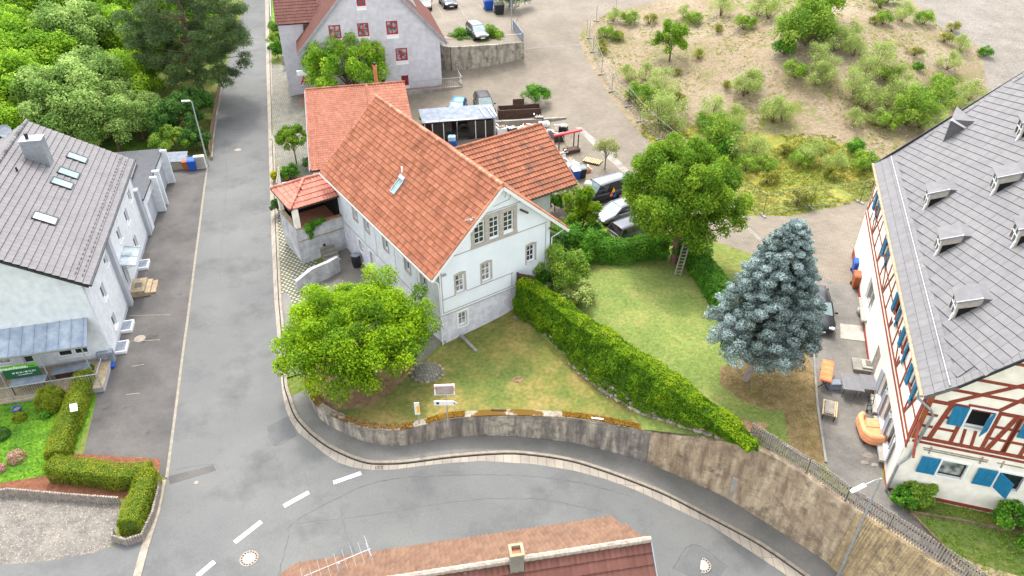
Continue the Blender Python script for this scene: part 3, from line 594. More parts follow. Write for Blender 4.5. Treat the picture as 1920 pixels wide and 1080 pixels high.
m.add([b0 - dd * .12, b0 + dd * .12, a0 + dd * .24, a0 - dd * .1, b0 - dd * .12 + nn * .05, b0 + dd * .12 + nn * .05, a0 + dd * .24 + nn * .05, a0 - dd * .1 + nn * .05], [(0, 1, 2, 3), (0, 4, 5, 1), (1, 5, 6, 2), (2, 6, 7, 3), (3, 7, 4, 0)])
m.build('pale_repair', M['conc_light'], t)
t, o = rwall('retaining_wall', s2, L, 'wall_tan', 'tan ribbed concrete section of retaining wall behind the street lamp')
m = MB()
for i in range(s2, L):
    for fr_ in (.0, .25, .5, .75):
        b = Vector(bpS[i]).lerp(Vector(bpS[i + 1]), fr_); a = Vector(tpS[i]).lerp(Vector(tpS[i + 1]), fr_); dd = Vector(tpS[i + 1] - tpS[i]); dd.z = 0; dd.normalize(); nn = Vector((-dd.y, dd.x, 0))
        m.beam(b - o - nn * .01, a - o - nn * .01, .10, .06, up=nn)
m.build('rib', M['wall_tan'], t)
# picket fence
t = thing('picket_fence', 'grey brown wooden picket fence along the top of the retaining wall', 'fence', tuple(tpS[72])); o = Vector(tpS[72])
fl = [Vector(p) for p in smooth([np.array(W(u, v, 2.6)) for u, v in [(1405, 822), (1433, 838), (1490, 875), (1533, 902), (1587, 942), (1633, 972), (1790, 1075), (1900, 1150)]], 3)]
fd = densify([(p.x, p.y) for p in fl], .135, False); m = MB(); rl = MB()
for i, (x, y) in enumerate(fd):
    hh = 1.1 + R_.uniform(-.03, .03); c = Vector((x, y, 2.6)) - o
    dx = fd[min(i + 1, len(fd) - 1)][0] - fd[max(i - 1, 0)][0]; dy = fd[min(i + 1, len(fd) - 1)][1] - fd[max(i - 1, 0)][1]; az_ = math.atan2(dy, dx)
    m.obox(c + Vector((0, 0, .05 + hh / 2)), .08, .03, hh, az_ + R_.uniform(-.05, .05), ry=R_.uniform(-.03, .03))
    if i % 18 == 9:
        MB().obox(c + Vector((-math.sin(az_) * .06, math.cos(az_) * .06, .5)), .1, .1, 1.1, az_).build('post', M['wood_d'], t)
m.build('pickets', M['wood_g'], t)
for hz in (.3, .85):
    for i in range(len(fl) - 1):
        nn = (fl[i + 1] - fl[i]).cross(Vector((0, 0, 1))).normalized() * -.04
        rl.beam(fl[i] - o + Vector((0, 0, hz)) + nn, fl[i + 1] - o + Vector((0, 0, hz)) + nn, .04, .08)
rl.build('rail', M['wood_d'], t)
# the bank carries on beyond the end of the built wall
e0_ = np.array(rwb[-1][:2]); e1_ = np.array([rwb[-1].x + 30, rwb[-1].y - 12]); dd_ = (e1_ - e0_) / np.hypot(*(e1_ - e0_)); nn_ = np.array([-dd_[1], dd_[0]]); vs = []; fs = []
for i in range(13):
    p = e0_ + (e1_ - e0_) * i / 12 + nn_ * .0; q = p + nn_ * .9; vs += [(p[0], p[1], zl(*p) - .2), (p[0] + nn_[0] * .25, p[1] + nn_[1] * .25, zu(*q) + .02), (q[0], q[1], zu(*q) + .02)]
for i in range(12): fs += [(i * 3, i * 3 + 3, i * 3 + 4, i * 3 + 1), (i * 3 + 1, i * 3 + 4, i * 3 + 5, i * 3 + 2)]
struct(MB().add(vs, fs).build('earth_bank', M['wall_tan']))
# ------------------------------------------------------------------ building helpers (local coordinates of each building)
Z3 = Vector((0, 0, 1))
class Pl:
    """wall plane: origin, direction along, up, outward normal"""
    def __init__(s, O, U, N, V=(0, 0, 1)): s.O = Vector(O); s.U = Vector(U).normalized(); s.V = Vector(V).normalized(); s.N = Vector(N).normalized()
    def p(s, x, y, n=0): return s.O + s.U * x + s.V * y + s.N * n
    def box(s, mb, x0, x1, y0, y1, n0, n1, tone=.5):
        v = [s.p(x, y, n) for n in (n0, n1) for y in (y0, y1) for x in (x0, x1)]
        return mb.add(v, [(0, 2, 3, 1), (4, 5, 7, 6), (0, 1, 5, 4), (2, 6, 7, 3), (0, 4, 6, 2), (1, 3, 7, 5)], tone)
    def bar(s, mb, a, b, w, n0, n1, tone=.5):
        """timber in the plane from a to b (x, y pairs)"""
        a = Vector(a); b = Vector(b); d = (b - a).normalized(); q = Vector((-d.y, d.x)) * w / 2
        c = [a - q, b - q, b + q, a + q]; v = [s.p(k.x, k.y, n) for n in (n0, n1) for k in c]
        return mb.add(v, [(3, 2, 1, 0), (4, 5, 6, 7), (0, 1, 5, 4), (1, 2, 6, 5), (2, 3, 7, 6), (3, 0, 4, 7)], tone)
    def wall(s, mb, outer, holes=(), t=.3):
        loops = [[Vector((x, y, 0)) for x, y in outer]]
        for (x0, x1, y0, y1) in holes: loops.append([Vector((x0, y0, 0)), Vector((x0, y1, 0)), Vector((x1, y1, 0)), Vector((x1, y0, 0))])
        tri = geometry.tessellate_polygon(loops); fl = [p for l in loops for p in l]
        for n in (0, -t):
            mb.add([s.p(p.x, p.y, n) for p in fl], tri)
        for l in loops:
            k = len(l)
            for i in range(k):
                a, b = l[i], l[(i + 1) % k]; mb.add([s.p(a.x, a.y, 0), s.p(b.x, b.y, 0), s.p(b.x, b.y, -t), s.p(a.x, a.y, -t)], [(0, 1, 2, 3)])
        return mb
def window(par, P, r, cols=2, rows=1, fm='frame', gm='glass', rec=.16, fw=.07, surround=None, sill=None, mw=.035, name='window', label=None, sproud=.025, arch=0):
    x0, x1, y0, y1 = r; m = MB(); d0, d1 = -rec - .05, -rec + .02
    P.box(m, x0, x1, y0, y0 + fw, d0, d1); P.box(m, x0, x1, y1 - fw, y1, d0, d1); P.box(m, x0, x0 + fw, y0 + fw, y1 - fw, d0, d1); P.box(m, x1 - fw, x1, y0 + fw, y1 - fw, d0, d1)
    for i in range(1, cols):
        c = x0 + (x1 - x0) * i / cols; P.box(m, c - mw / 2, c + mw / 2, y0 + fw, y1 - fw, d0 + .01, d1 + .008)
    for i in range(1, rows):
        c = y0 + (y1 - y0) * i / rows; P.box(m, x0 + fw, x1 - fw, c - mw / 2, c + mw / 2, d0 + .012, d1 + .004)
    w = m.build(name, M[fm], par)
    if label: lab(w, label)
    g = MB(); P.box(g, x0 + .01, x1 - .01, y0 + .01, y1 - .01, -rec - .045, -rec - .02); g.build('pane', M[gm], w)
    if surround:
        sm, sw = surround; m = MB(); q = sproud
        P.box(m, x0 - sw, x0, y0 - sw, y1 + sw, -.02, q); P.box(m, x1, x1 + sw, y0 - sw, y1 + sw, -.02, q)
        P.box(m, x0, x1, y0 - sw, y0, -.02, q + .03)
        if arch:
            n = 6; c = (x0 + x1) / 2; hw = (x1 - x0) / 2 + sw
            for i in range(n):
                a0 = -1 + 2 * i / n; a1 = -1 + 2 * (i + 1) / n
                P.bar(m, (c + a0 * hw, y1 + sw / 2 + arch * (1 - a0 * a0)), (c + a1 * hw, y1 + sw / 2 + arch * (1 - a1 * a1)), sw, -.02, q + .004)
            P.box(m, x0, x1, y1, y1 + arch, -.02, q - .01)
        else: P.box(m, x0, x1, y1, y1 + sw, -.02, q)
        m.build('window_surround', M[sm], w)
    if sill:
        m = MB(); P.box(m, x0 - .06, x1 + .06, y0 - .08, y0 - .003, -rec + .03, .08); m.build('sill', M[sill], w)
    return w

def tiles(name, mt, par, O, U, S, w, l, tw=.3, tl=.36, amp=.03, lift=.035, kind='pan', clip=None, segs=5, seed=1, edge=.015):
    """tiled roof plane: O lower-left corner, U along the eave, S up the slope"""
    O = Vector(O); U = Vector(U).normalized(); S = Vector(S).normalized(); N = U.cross(S).normalized()
    if N.z < 0: N = -N
    rs = np.random.RandomState(seed); nc = max(1, round(w / tw)); nr = max(1, round(l / tl)); tw = w / nc; tl = l / nr
    if kind == 'pan':
        xs = np.linspace(0, 1, segs); hs = amp * (np.cos(2 * np.pi * (xs - .25)) + .0)
    elif kind == 'interlock':
        xs = np.array([0, .08, .25, .36, .98, 1]); hs = np.array([.6, 1, 1, .1, .0, .0]) * amp
    else:
        xs = np.array([0, .97, .972, 1]); hs = np.array([amp * .5, amp * .5, -amp, -amp])
    k = len(xs); V = []; F = []; T = []; Oa, Ua, Sa, Na = [np.array(q) for q in (O, U, S, N)]; n = 0
    big = rs.uniform(0, 1, (nr // 3 + 2, nc // 4 + 2))
    for r in range(nr):
        for c in range(nc):
            x = c * tw; y = r * tl
            if clip and not clip(x + tw / 2, y + tl / 2): continue
            yo = rs.uniform(-.006, .006); X = x + xs * tw
            lo = Oa + np.outer(X, Ua) + Sa * (y - .02 + yo) + np.outer(hs + lift, Na)
            hi = Oa + np.outer(X, Ua) + Sa * (y + tl) + np.outer(hs, Na)
            bt = Oa + np.outer(X, Ua) + Sa * (y - .02 - edge + yo) + np.outer(hs + .012, Na)
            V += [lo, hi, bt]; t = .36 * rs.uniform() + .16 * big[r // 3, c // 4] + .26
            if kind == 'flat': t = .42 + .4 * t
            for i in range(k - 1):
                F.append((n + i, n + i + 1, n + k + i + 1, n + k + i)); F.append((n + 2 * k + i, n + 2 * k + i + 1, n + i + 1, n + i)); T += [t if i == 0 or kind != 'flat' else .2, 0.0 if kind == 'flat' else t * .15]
            n += 3 * k
    return npmesh(name, np.concatenate(V), np.array(F), np.array(T), M[mt], par)
def ridge(name, mt, par, a, b, r=.13, step=.38):
    a = Vector(a); b = Vector(b); L = (b - a).length; n = max(1, round(L / step)); d = (b - a) / n; m = MB()
    for i in range(n):
        m.tube([a + d * i, a + d * (i + 1.06)], [r, r * .86], 8, R_.uniform(.2, .8))
    return m.build(name, M[mt], par)
def gutter(par, a, b, r=.075, mt='metal', name='gutter'):
    return MB().tube([a, b], r, 8).build(name, M[mt], par)
def pipe(par, pts, r=.05, mt='metal', name='downpipe'): return MB().tube(pts, r, 8).build(name, M[mt], par)
def house_root(name, label, cat, F, group=None): return thing(name, label, cat, F.o, F.a, group)

# ------------------------------------------------------------------ the white main house
FM = Frame((-4.53, 37.97), 34.5)
h = house_root('white_house', 'white gabled house with large orange red tiled roof and triple gable window', 'house', FM)
WD, LN, EZ, RZ, RX = 8.6, 16.6, 6.5, 11.4, 4.6
front = Pl((0, 0, 0), (1, 0, 0), (0, -1, 0)); left = Pl((0, LN, 0), (0, -1, 0), (-1, 0, 0)); right = Pl((WD, 0, 0), (0, 1, 0), (1, 0, 0))
sl_l = (RZ - EZ) / (RX + .69); zl0 = EZ + .69 * sl_l - .12; sl_r = (RZ - EZ) / (9.95 - RX); zr0 = EZ + (9.95 - WD) * sl_r - .12
fw_holes = [(2.62, 3.42, 7.62, 9.15), (3.74, 4.5, 7.68, 9.2), (4.82, 5.6, 7.78, 9.28), (1.15, 1.8, 4.5, 5.85), (3.12, 3.8, 4.6, 5.95), (6.7, 7.35, 4.75, 6.05), (1.2, 1.85, 1.75, 2.9)]
m = MB(); front.wall(m, [(0, -1.2), (WD, -1.2), (WD, zr0), (RX, RZ - .15), (0, zl0)], fw_holes); m.build('front_wall', M['white_mf'], h)
lw = [(LN - 12.75, .7), (LN - 10.75, .7), (LN - 7.7, .75), (LN - 4.45, .75), (LN - 2.2, .75)]
lh = [(x - w / 2, x + w / 2, 4.15, 5.45) for x, w in lw]; lh2 = [(LN - 12.3 - .35, LN - 12.3 + .35, 1.6, 2.5), (LN - 10.45 - .3, LN - 10.45 + .3, 1.3, 2.5), (LN - 7.9, LN - 7.2, 1.2, 2.4), (LN - 2.9, LN - 2.2, 1.5, 2.6)]
m = MB(); left.wall(m, [(0, -1.2), (LN - .003, -1.2), (LN - .003, zl0), (0, zl0)], lh + lh2); m.build('side_wall', M['white'], h)
m = MB(); right.wall(m, [(.003, -1), (LN, -1), (LN, zr0), (.003, zr0)], []); m.wall if 0 else None
Pl((WD, LN, 0), (-1, 0, 0), (0, 1, 0)).wall(m, [(.003, -1), (WD - .003, -1), (WD - .003, zl0), (WD - RX, RZ - .15), (.003, zr0)]); m.build('rear_wall', M['white'], h)
# plinths slightly proud, with a lip
m = MB(); front.wall(m, [(-.03, -1.2), (WD, -1.2), (WD, 3.12), (-.03, 3.12)], [(1.2, 1.85, 1.75, 2.9)], .03)
for v in range(len(m.v)): m.v[v] = (m.v[v][0], m.v[v][1] - .03, m.v[v][2])
left.wall(m, [(0, -1.2), (LN, -1.2), (LN, 2.72), (0, 2.72)], lh2, .03)
for v in range(len(m.v)):
    if m.v[v][0] <= .031 and m.v[v][0] > -.001 and m.v[v][1] > 0.05: m.v[v] = (m.v[v][0] - .032, m.v[v][1], m.v[v][2])
m.build('plinth', M['plinth'], h)
m = MB()
front.box(m, .16, 7.9, 3.3, 3.36, 0, .02); front.box(m, .16, 5.6, 4.38, 4.44, 0, .025); front.box(m, .55, 8.3, 7.38, 7.44, 0, .025)
front.box(m, .1, .16, 3.3, 6.9, 0, .02); front.box(m, 5.45, 5.5, 3.36, 4.38, 0, .018); front.box(m, 8.2, 8.25, 3.3, 7.3, 0, .018)
front.box(m, 1.95, 6.4, 9.62, 9.68, 0, .03); front.bar(m, (4.1, 9.95), (5.3, 10.1), .05, 0, .02); front.bar(m, (5.3, 10.1), (5.55, 10.75), .05, 0, .02); front.bar(m, (5.55, 10.75), (5.1, 10.9), .05, 0, .02); front.bar(m, (5.1, 10.9), (4.95, 10.3), .05, 0, .02)
front.box(m, 0, WD, 3.12, 3.18, -.01, .05); left.box(m, 0, LN, 2.72, 2.78, -.01, .05)
for x, w in lw[:4]: left.box(m, x + 1.35, x + 1.39, 2.8, 5.6, 0, .015)
m.build('plaster_band', M['band'], h)
# triple window with stone surround
m = MB()
for x0, x1 in ((2.40, 2.62), (3.42, 3.74), (4.5, 4.82), (5.6, 5.86)): front.box(m, x0, x1, 7.46, 9.5, -.1, .05)
front.box(m, 2.36, 5.9, 7.44, 7.64, -.1, .075); front.box(m, 2.40, 5.86, 9.27, 9.55, -.1, .06); m.build('window_surround', M['stone'], h)
for r in fw_holes[:3]: window(h, front, (r[0], r[1], r[2], 9.28), 2, 4, rec=.08, fw=.08)
for k, r in enumerate(fw_holes[3:6]): window(h, front, r, 2, 3, gm=('curtain', 'curtain', 'glass')[k], rec=.14, surround=('stone', .12), sill='frame', arch=.1)
window(h, front, fw_holes[6], 2, 2, gm='curtain', rec=.14, surround=('frame', .13), sill='frame', sproud=.06)
for r in lh: window(h, left, r, 2, 2, gm='glass', rec=.16, surround=('stone', .12), sproud=.03)
for r in lh2: window(h, left, r, 2, 2, gm='glass_l', rec=.14, surround=('frame', .1), sproud=.06)
# roof: deck, tiles, ridge, verges
A = (-.69, -.3); B2 = 9.95; L2 = LN + .35
ul = Vector((RX + .69, 0, RZ - EZ)); ur = Vector((-(B2 - RX), 0, RZ - EZ))
m = MB()
m.slab([(-.69, L2, EZ - .05), (-.69, -.3, EZ - .05), (RX, -.3, RZ - .05), (RX, L2, RZ - .05)], .13); m.slab([(B2, -.3, EZ - .05), (B2, L2, EZ - .05), (RX, L2, RZ - .05), (RX, -.3, RZ - .05)], .13)
m.build('roof_deck', M['white'], h)
rt = tiles('roof', 'tile', h, (-.69, L2, EZ), (0, -1, 0), ul, L2 + .3, ul.length, .21, .37, .046, .055, seed=3, edge=.03)
rr = tiles('roof', 'tile', h, (B2, -.3, EZ), (0, 1, 0), ur, L2 + .3, ur.length, .21, .37, .046, .055, seed=4, edge=.03)
ridge('ridge_tiles', 'tile', rt, (RX, -.32, RZ + .03), (RX, L2, RZ + .03), .14)
for x, e in ((-.69, 'l'), (B2, 'r')):
    ridge('verge_tiles', 'tile', rt, (x, -.31, EZ + .02), (RX, -.31, RZ + .02), .075, .37)
ridge('verge_tiles', 'tile', rt, (-.69, L2, EZ + .02), (RX, L2, RZ + .02), .075, .37)
m = MB(); m.beam((-.72, -.36, EZ - .16), (RX, -.36, RZ - .16), .04, .2, up=(0, 0, 1)); m.beam((B2, -.36, EZ - .16), (RX, -.36, RZ - .16), .04, .2); m.build('bargeboard', M['frame'], h)
for x in (6.5, 8.9):
    z = RZ - (x - RX) * sl_r - .55; MB().beam((x - .5, -.2, z + .1), (x + .1, -.2, z - .35), .12, .12).build('roof_bracket', M['wood_d'], h)
gutter(h, (-.78, L2, EZ - .08), (-.78, -.3, EZ - .08), .07, 'band')
pipe(h, [(-.75, .05, EZ - .1), (-.12, .0, EZ - .7), (-.1, -.05, EZ - 1.1), (-.1, -.05, .2)], .045, 'frame')
pipe(h, [(9.9, -.05, EZ - .1), (8.72, -.06, EZ - .4), (8.72, -.06, 2)], .045, 'frame')
m = MB(); m.obox((.3, -.12, 6.35), .25, .12, .12); m.obox((.05, -.1, 1.05), .12, .12, .16); m.build('outside_lamp', M['steel'], h)
# skylight on the left slope
sk = FM.at(738, 348, z=9.0); sk = FM.loc_(FM.g(sk.x, sk.y)); nn = Vector((-ul.z, 0, ul.x)).normalized(); su = ul.normalized()
sx = (1.35); cpos = Vector((-.69, 8.0, EZ)) + su * 3.05
m = MB(); P_ = Pl(cpos, (0, -1, 0), nn, su); P_.box(m, -.33, -.25, -.6, .6, 0, .17); P_.box(m, .25, .33, -.6, .6, 0, .17); P_.box(m, -.25, .25, -.6, -.52, 0, .16); P_.box(m, -.36, .36, .52, .78, 0, .26); s_ = m.build('skylight', M['metal'], h)
m = MB(); P_.box(m, -.25, .25, -.52, .52, .05, .13); m.build('pane', M['glass_g'], s_)
pipe(h, [cpos + su * .9 + Vector((0, .55, -.1)), cpos + su * .9 + Vector((0, .55, .45))], .07, 'frame', 'vent_pipe')

# ------------------------------------------------------------------ side wing (right, aged tiles) with carport post
wing = thing('side_wing', 'rear wing with weathered brown red tiled roof behind the white house', 'house wing', FM.g(8.7, 7.6), FM.a)
wl = 8.3; rx, ex_ = 5.1, 0.0
O_ = Vector((0.1, 0, 4.3)); us = Vector((0, 5.05, 3.3))
rt = tiles('roof', 'tile_wing', wing, (0, 0, 4.3), (1, 0, 0), us, wl + .1, us.length, .3, .44, .042, .08, seed=8)
ub = Vector((0, -5.05, 3.3)); tiles('roof', 'tile_wing', wing, (wl + .1, 10.1, 4.3), (-1, 0, 0), ub, wl + .1, ub.length, .3, .44, .03, .06, seed=9)
ridge('ridge_tiles', 'tile_wing', rt, (0, 5.05, 7.63), (wl + .15, 5.05, 7.63), .13, .4)
ridge('verge_tiles', 'tile_wing', rt, (wl + .13, 0, 4.32), (wl + .13, 5.05, 7.62), .08, .42); ridge('verge_tiles', 'tile_wing', rt, (wl + .13, 10.1, 4.32), (wl + .13, 5.05, 7.62), .08, .42)
m = MB(); m.slab([(0, 0, 4.25), (wl + .1, 0, 4.25), (wl + .1, 5.05, 7.55), (0, 5.05, 7.55)], .12); m.slab([(wl + .1, 10.1, 4.25), (0, 10.1, 4.25), (0, 5.05, 7.55), (wl + .1, 5.05, 7.55)], .12); m.build('roof_deck', M['wood_d'], wing)
m = MB(); P_ = Pl((0, .6, 0), (1, 0, 0), (0, -1, 0)); P_.wall(m, [(0, 0), (6.2, 0), (6.2, 4.45), (0, 4.45)]); P_ = Pl((6.2, .6, 0), (0, 1, 0), (1, 0, 0)); P_.wall(m, [(.003, 0), (8.9, 0), (8.9, 4.45), (4.45, 7.3), (.003, 4.45)]); m.build('wall', M['white'], wing)
m = MB(); m.obox((wl - .5, .35, 2.4), .16, .16, 3.9); m.build('post', M['band'], wing); gutter(wing, (0, -.06, 4.24), (wl + .1, -.06, 4.24), .06, 'metal_d')
m = MB(); m.beam((6.2, .35, 4.25), (wl, .35, 4.25), .12, .16); m.build('carrying_beam', M['wood_d'], wing)

# ------------------------------------------------------------------ low back building (pink-red pantiles)
FB = Frame(tuple(W(583, 320, 4.2)[:2]), 12.5)
bb = house_root('back_building', 'low outbuilding with fine pantile roof between the white house and the street', 'outbuilding', FB)
u2 = Vector((0, 11.2, 2.8)); bw = 9.2
rt = tiles('roof', 'tile_back', bb, (.0, 0, 4.2), (1, 0, 0), u2, 5.6, u2.length, .22, .30, .03, .03, seed=11)
tiles('roof', 'tile_back', bb, (5.6, 0, 4.2), (1, 0, 0), u2, bw - 5.6, u2.length, .30, .42, .035, .03, seed=12)
m = MB(); m.slab([(0, 0, 4.15), (bw, 0, 4.15), (bw, 11.2, 6.95), (0, 11.2, 6.95)], .15); m.slab([(bw, 14.5, 5.9), (0, 14.5, 5.9), (0, 11.2, 6.95), (bw, 11.2, 6.95)], .15); m.build('roof_deck', M['wood_d'], bb)
ridge('ridge_tiles', 'tile_back', rt, (-.05, 11.2, 7.03), (bw, 11.2, 7.03), .12); ridge('verge_tiles', 'tile_back', rt, (-.02, 0, 4.24), (-.02, 11.2, 7.0), .09); ridge('verge_tiles', 'tile_back', rt, (5.6, 4.8, 5.43), (5.6, 11.1, 7.0), .12)
ridge('verge_tiles', 'tile_back', rt, (.62, 0, 4.24), (.62, 11.2, 7.02), .05)
m = MB(); m.box(.12, bw - .2, .2, 14.2, 0, 4.15); m.prism([(.12, .2), (bw - .2, .2), (bw - .2, 11.2), (.12, 11.2)], 4.1, [4.1, 4.1, 6.8, 6.8]); m.build('wall', M['white'], bb)
gutter(bb, (-.12, 0, 4.15), (-.12, 11.2, 6.9), .05, 'metal')
m = MB(); m.lathe((6.6, 12.4, 6.6), [(.17, 0), (.17, 1.7), (.2, 1.72), (.2, 1.8)], 12); ch = m.build('chimney_pipe', M['terra'], bb); MB().lathe((6.6, 12.4, 8.4), [(.13, 0), (.13, .25)], 10).build('cowl', M['black'], ch)

# ------------------------------------------------------------------ terrace block with hipped tiled canopy (left of the white house)
ter = thing('covered_terrace', 'raised terrace block with hipped pink tiled canopy and cream column by the street', 'terrace', FM.g(-3.75, 15.5), FM.a)
Pf = Pl((0, 0, 0), (1, 0, 0), (0, -1, 0)); m = MB()
TW = 3.7; TD = 3.8
Pf.wall(m, [(0, -.3), (TW, -.3), (TW, 3.1), (0, 3.1)], [(1.78, 2.15, .62, 1.2)], .3)
Pl((0, TD, 0), (0, -1, 0), (-1, 0, 0)).wall(m, [(0, -.3), (TD - .003, -.3), (TD - .003, 3.1), (0, 3.1)]); m.box(.3, TW, .3, TD, -.3, 2.35); m.build('wall', M['roughcast'], ter)
window(ter, Pf, (1.78, 2.15, .62, 1.2), 1, 1, rec=.12, gm='glass', surround=('stone', .05), sill='frame')
m = MB(); Pf.box(m, 0, TW, 2.02, 2.1, 0, .04); Pf.box(m, -.04, TW, 3.1, 3.17, -.36, .06); Pl((0, TD, 0), (0, -1, 0), (-1, 0, 0)).box(m, 0, TD - .37, 3.1, 3.17, -.3, .05); m.build('ledge', M['sandb'], ter)
m = MB(); m.box(.36, TW, .36, TD - .2, 2.35, 2.42); m.build('terrace_floor', M['brickred'], ter)
m = MB(); Pf.box(m, -.02, TW, 3.171, 3.2, -.3, -.02); m.build('brick_capping', M['brickred'], ter)
MB().obox((.19, .25, 4.0), .4, .4, 1.75).build('column', M['cream'], ter); MB().obox((.17, 3.6, 4.0), .3, .3, 1.75).build('column', M['cream'], ter)
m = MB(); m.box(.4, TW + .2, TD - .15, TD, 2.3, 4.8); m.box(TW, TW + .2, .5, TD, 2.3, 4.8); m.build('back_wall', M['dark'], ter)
m = MB(); m.box(2.7, 3.45, TD - .35, TD - .2, 3.0, 4.0); m.build('window', M['frame'], ter)
e = 4.9; hx0, hx1, hy0, hy1 = -.2, TW + .3, .1, TD + .35; rzz = 6.0; rx0 = 1.9; ym = (hy0 + hy1) / 2
def hipclip(w, l, cut0, cut1): return lambda x, y: x > cut0 * (y / l) and x < w - cut1 * (y / l)
us = Vector((0, ym - hy0, rzz - e)); rt = tiles('canopy_roof', 'tile_pink', ter, (hx0, hy0, e), (1, 0, 0), us, hx1 - hx0, us.length, .27, .42, .03, .05, clip=hipclip(hx1 - hx0, us.length, rx0 - hx0, 0), seed=21)
us = Vector((0, -(hy1 - ym), rzz - e)); tiles('canopy_roof', 'tile_pink', ter, (hx1, hy1, e), (-1, 0, 0), us, hx1 - hx0, us.length, .27, .42, .03, .05, clip=hipclip(hx1 - hx0, us.length, 0, rx0 - hx0), seed=22)
us = Vector((rx0 - hx0, 0, rzz - e)); tiles('canopy_roof', 'tile_pink', ter, (hx0, hy1, e), (0, -1, 0), us, hy1 - hy0, us.length, .27, .42, .03, .05, clip=hipclip(hy1 - hy0, us.length, (hy1 - hy0) / 2, (hy1 - hy0) / 2), seed=23)
for q in ((hx0, hy0, e + .05), (hx0, hy1, e + .05)): ridge('hip_tiles', 'tile_pink', rt, q, (rx0, ym, rzz + .06), .12, .3)
ridge('ridge_tiles', 'tile_pink', rt, (rx0, ym, rzz + .05), (hx1, ym, rzz + .05), .11)
m = MB(); c_ = [(hx0, hy0, e - .03), (hx1, hy0, e - .03), (hx1, ym, rzz - .06), (rx0, ym, rzz - .06)]; m.slab(c_, .1); m.slab([(hx0, hy1, e - .03), (hx0, hy0, e - .03), (rx0, ym, rzz - .06)], .1); m.slab([(hx1, hy1, e - .03), (hx0, hy1, e - .03), (rx0, ym, rzz - .06), (hx1, ym, rzz - .06)], .1)
m.build('roof_deck', M['wood_d'], ter)
m = MB(); m.beam((hx0, hy0, e - .06), (hx1, hy0, e - .06), .1, .13); m.beam((hx0, hy0, e - .06), (hx0, hy1, e - .06), .1, .13); m.build('gutter', M['wood_d'], ter)
# whitewashed yard wall, steps, rain barrel
m = MB(); pts = [FM.loc_(GL(u, v)) for u, v in [(560, 548), (585, 536), (612, 522), (640, 512)]]
gw = thing('garden_wall', 'whitewashed low yard wall below the terrace block', 'garden wall', GL(560, 548))
wv = [GL(u, v) for u, v in [(560, 548), (590, 535), (620, 523), (640, 512)]]; hs = [.95, 1.45, 1.5, 1.5]
m = MB()
for i in range(3):
    a, b = wv[i] - wv[0], wv[i + 1] - wv[0]; d = (b - a).normalized(); n_ = Vector((-d.y, d.x, 0)) * .3
    m.add([a - Z3 * .3, b - Z3 * .3, b + Z3 * hs[i + 1], a + Z3 * hs[i], a + n_ - Z3 * .3, b + n_ - Z3 * .3, b + n_ + Z3 * hs[i + 1], a + n_ + Z3 * hs[i]], [(0, 1, 2, 3), (7, 6, 5, 4), (3, 2, 6, 7), (0, 3, 7, 4), (1, 5, 6, 2)])
m.build('wall_face', M['roughcast'], gw)
st = thing('entrance_steps', 'concrete steps beside the rain barrel at the white house', 'steps', FM.g(-1.35, 14.6, .05), FM.a); m = MB()
for i in range(5): m.box(-.9, .25, -.5 + i * .28, -.5 + (i + 1) * .28 if i < 4 else 1.0, -.1, .18 * (i + 1))
m.build('stair_treads', M['conc'], st)
b = thing('rain_barrel', 'dark grey rain barrel against the side wall of the white house', 'barrel', FM.g(-.5, 12.6, .1)); MB().lathe((0, 0, 0), [(.27, 0), (.3, .1), (.36, .5), (.35, .9), (.31, 1.1), (.3, 1.12)], 20).build('drum', M['black'], b, smooth=False); MB().lathe((0, 0, 1.12), [(.34, 0), (.34, .04), (.1, .09)], 20).build('lid', M['slabblue'], b)
# cellar stair recess at the near corner
cs = thing('cellar_stairwell', 'concrete edged cellar stairwell at the corner of the white house', 'stairwell', FM.g(.75, -.1, 0), FM.a); m = MB()
m.box(0.4, .6, -2.0, -.04, -.2, 1.12); m.box(-.75, -.6, -1.5, -.04, -.2, .75); m.box(-.75, .6, -2.2, -2.0, -.2, .8); m.build('parapet', M['conc'], cs)
m = MB(); m.box(-.6, .4, -2.0, -.04, 0.0, .42); m.build('shaded_stair_floor', M['dark'], cs)  # shallow near-black floor stands in for the shade down the stairwell

# ------------------------------------------------------------------ left white house
FL_ = Frame((-26.33, 37.02), 14)
h = house_root('grey_roofed_house', 'white house with grey tiled roof and blue grey canopy at the left edge', 'house', FL_)
LW, LL = 12.2, 16.8; rx = -5.8; ez, rz = 6.45, 10.4; e0 = .55
sl_ = (rz - ez) / (e0 - rx)
front = Pl((-LW, 0, 0), (1, 0, 0), (0, -1, 0)); side = Pl((0, 0, 0), (0, 1, 0), (1, 0, 0)); wz = ez + e0 * sl_ - .15
fh = [(LW - 2.95, LW - 2.1, 1.05, 2.05), (LW - 2.0, LW - 1.15, 1.05, 2.05), (LW - 5.0, LW - 4.4, .95, 2.0), (LW - 7.0, LW - 5.7, 1.15, 2.05)]
m = MB(); front.wall(m, [(0, -.5), (LW, -.5), (LW, wz), (LW + rx, rz - .2), (0, wz)], fh); m.build('front_wall', M['white'], h)
sh = [(2.5, 3.3, 3.2, 4.3), (4.9, 5.7, 4.3, 5.0), (2.4, 3.2, .9, 1.9), (9.2, 10.1, 3.6, 4.6), (12.2, 13.1, 3.4, 4.5), (12.2, 13.1, 1.0, 2.1), (14.6, 15.4, 4.0, 4.9), (7.7, 8.7, .5, 2.6)]
m = MB(); side.wall(m, [(.003, -.5), (LL, -.5), (LL, wz), (.003, wz)], sh); Pl((0, LL, 0), (-1, 0, 0), (0, 1, 0)).wall(m, [(0, -.5), (LW, -.5), (LW, wz), (-rx, rz - .2), (0, wz)]); m.build('side_wall', M['white'], h)
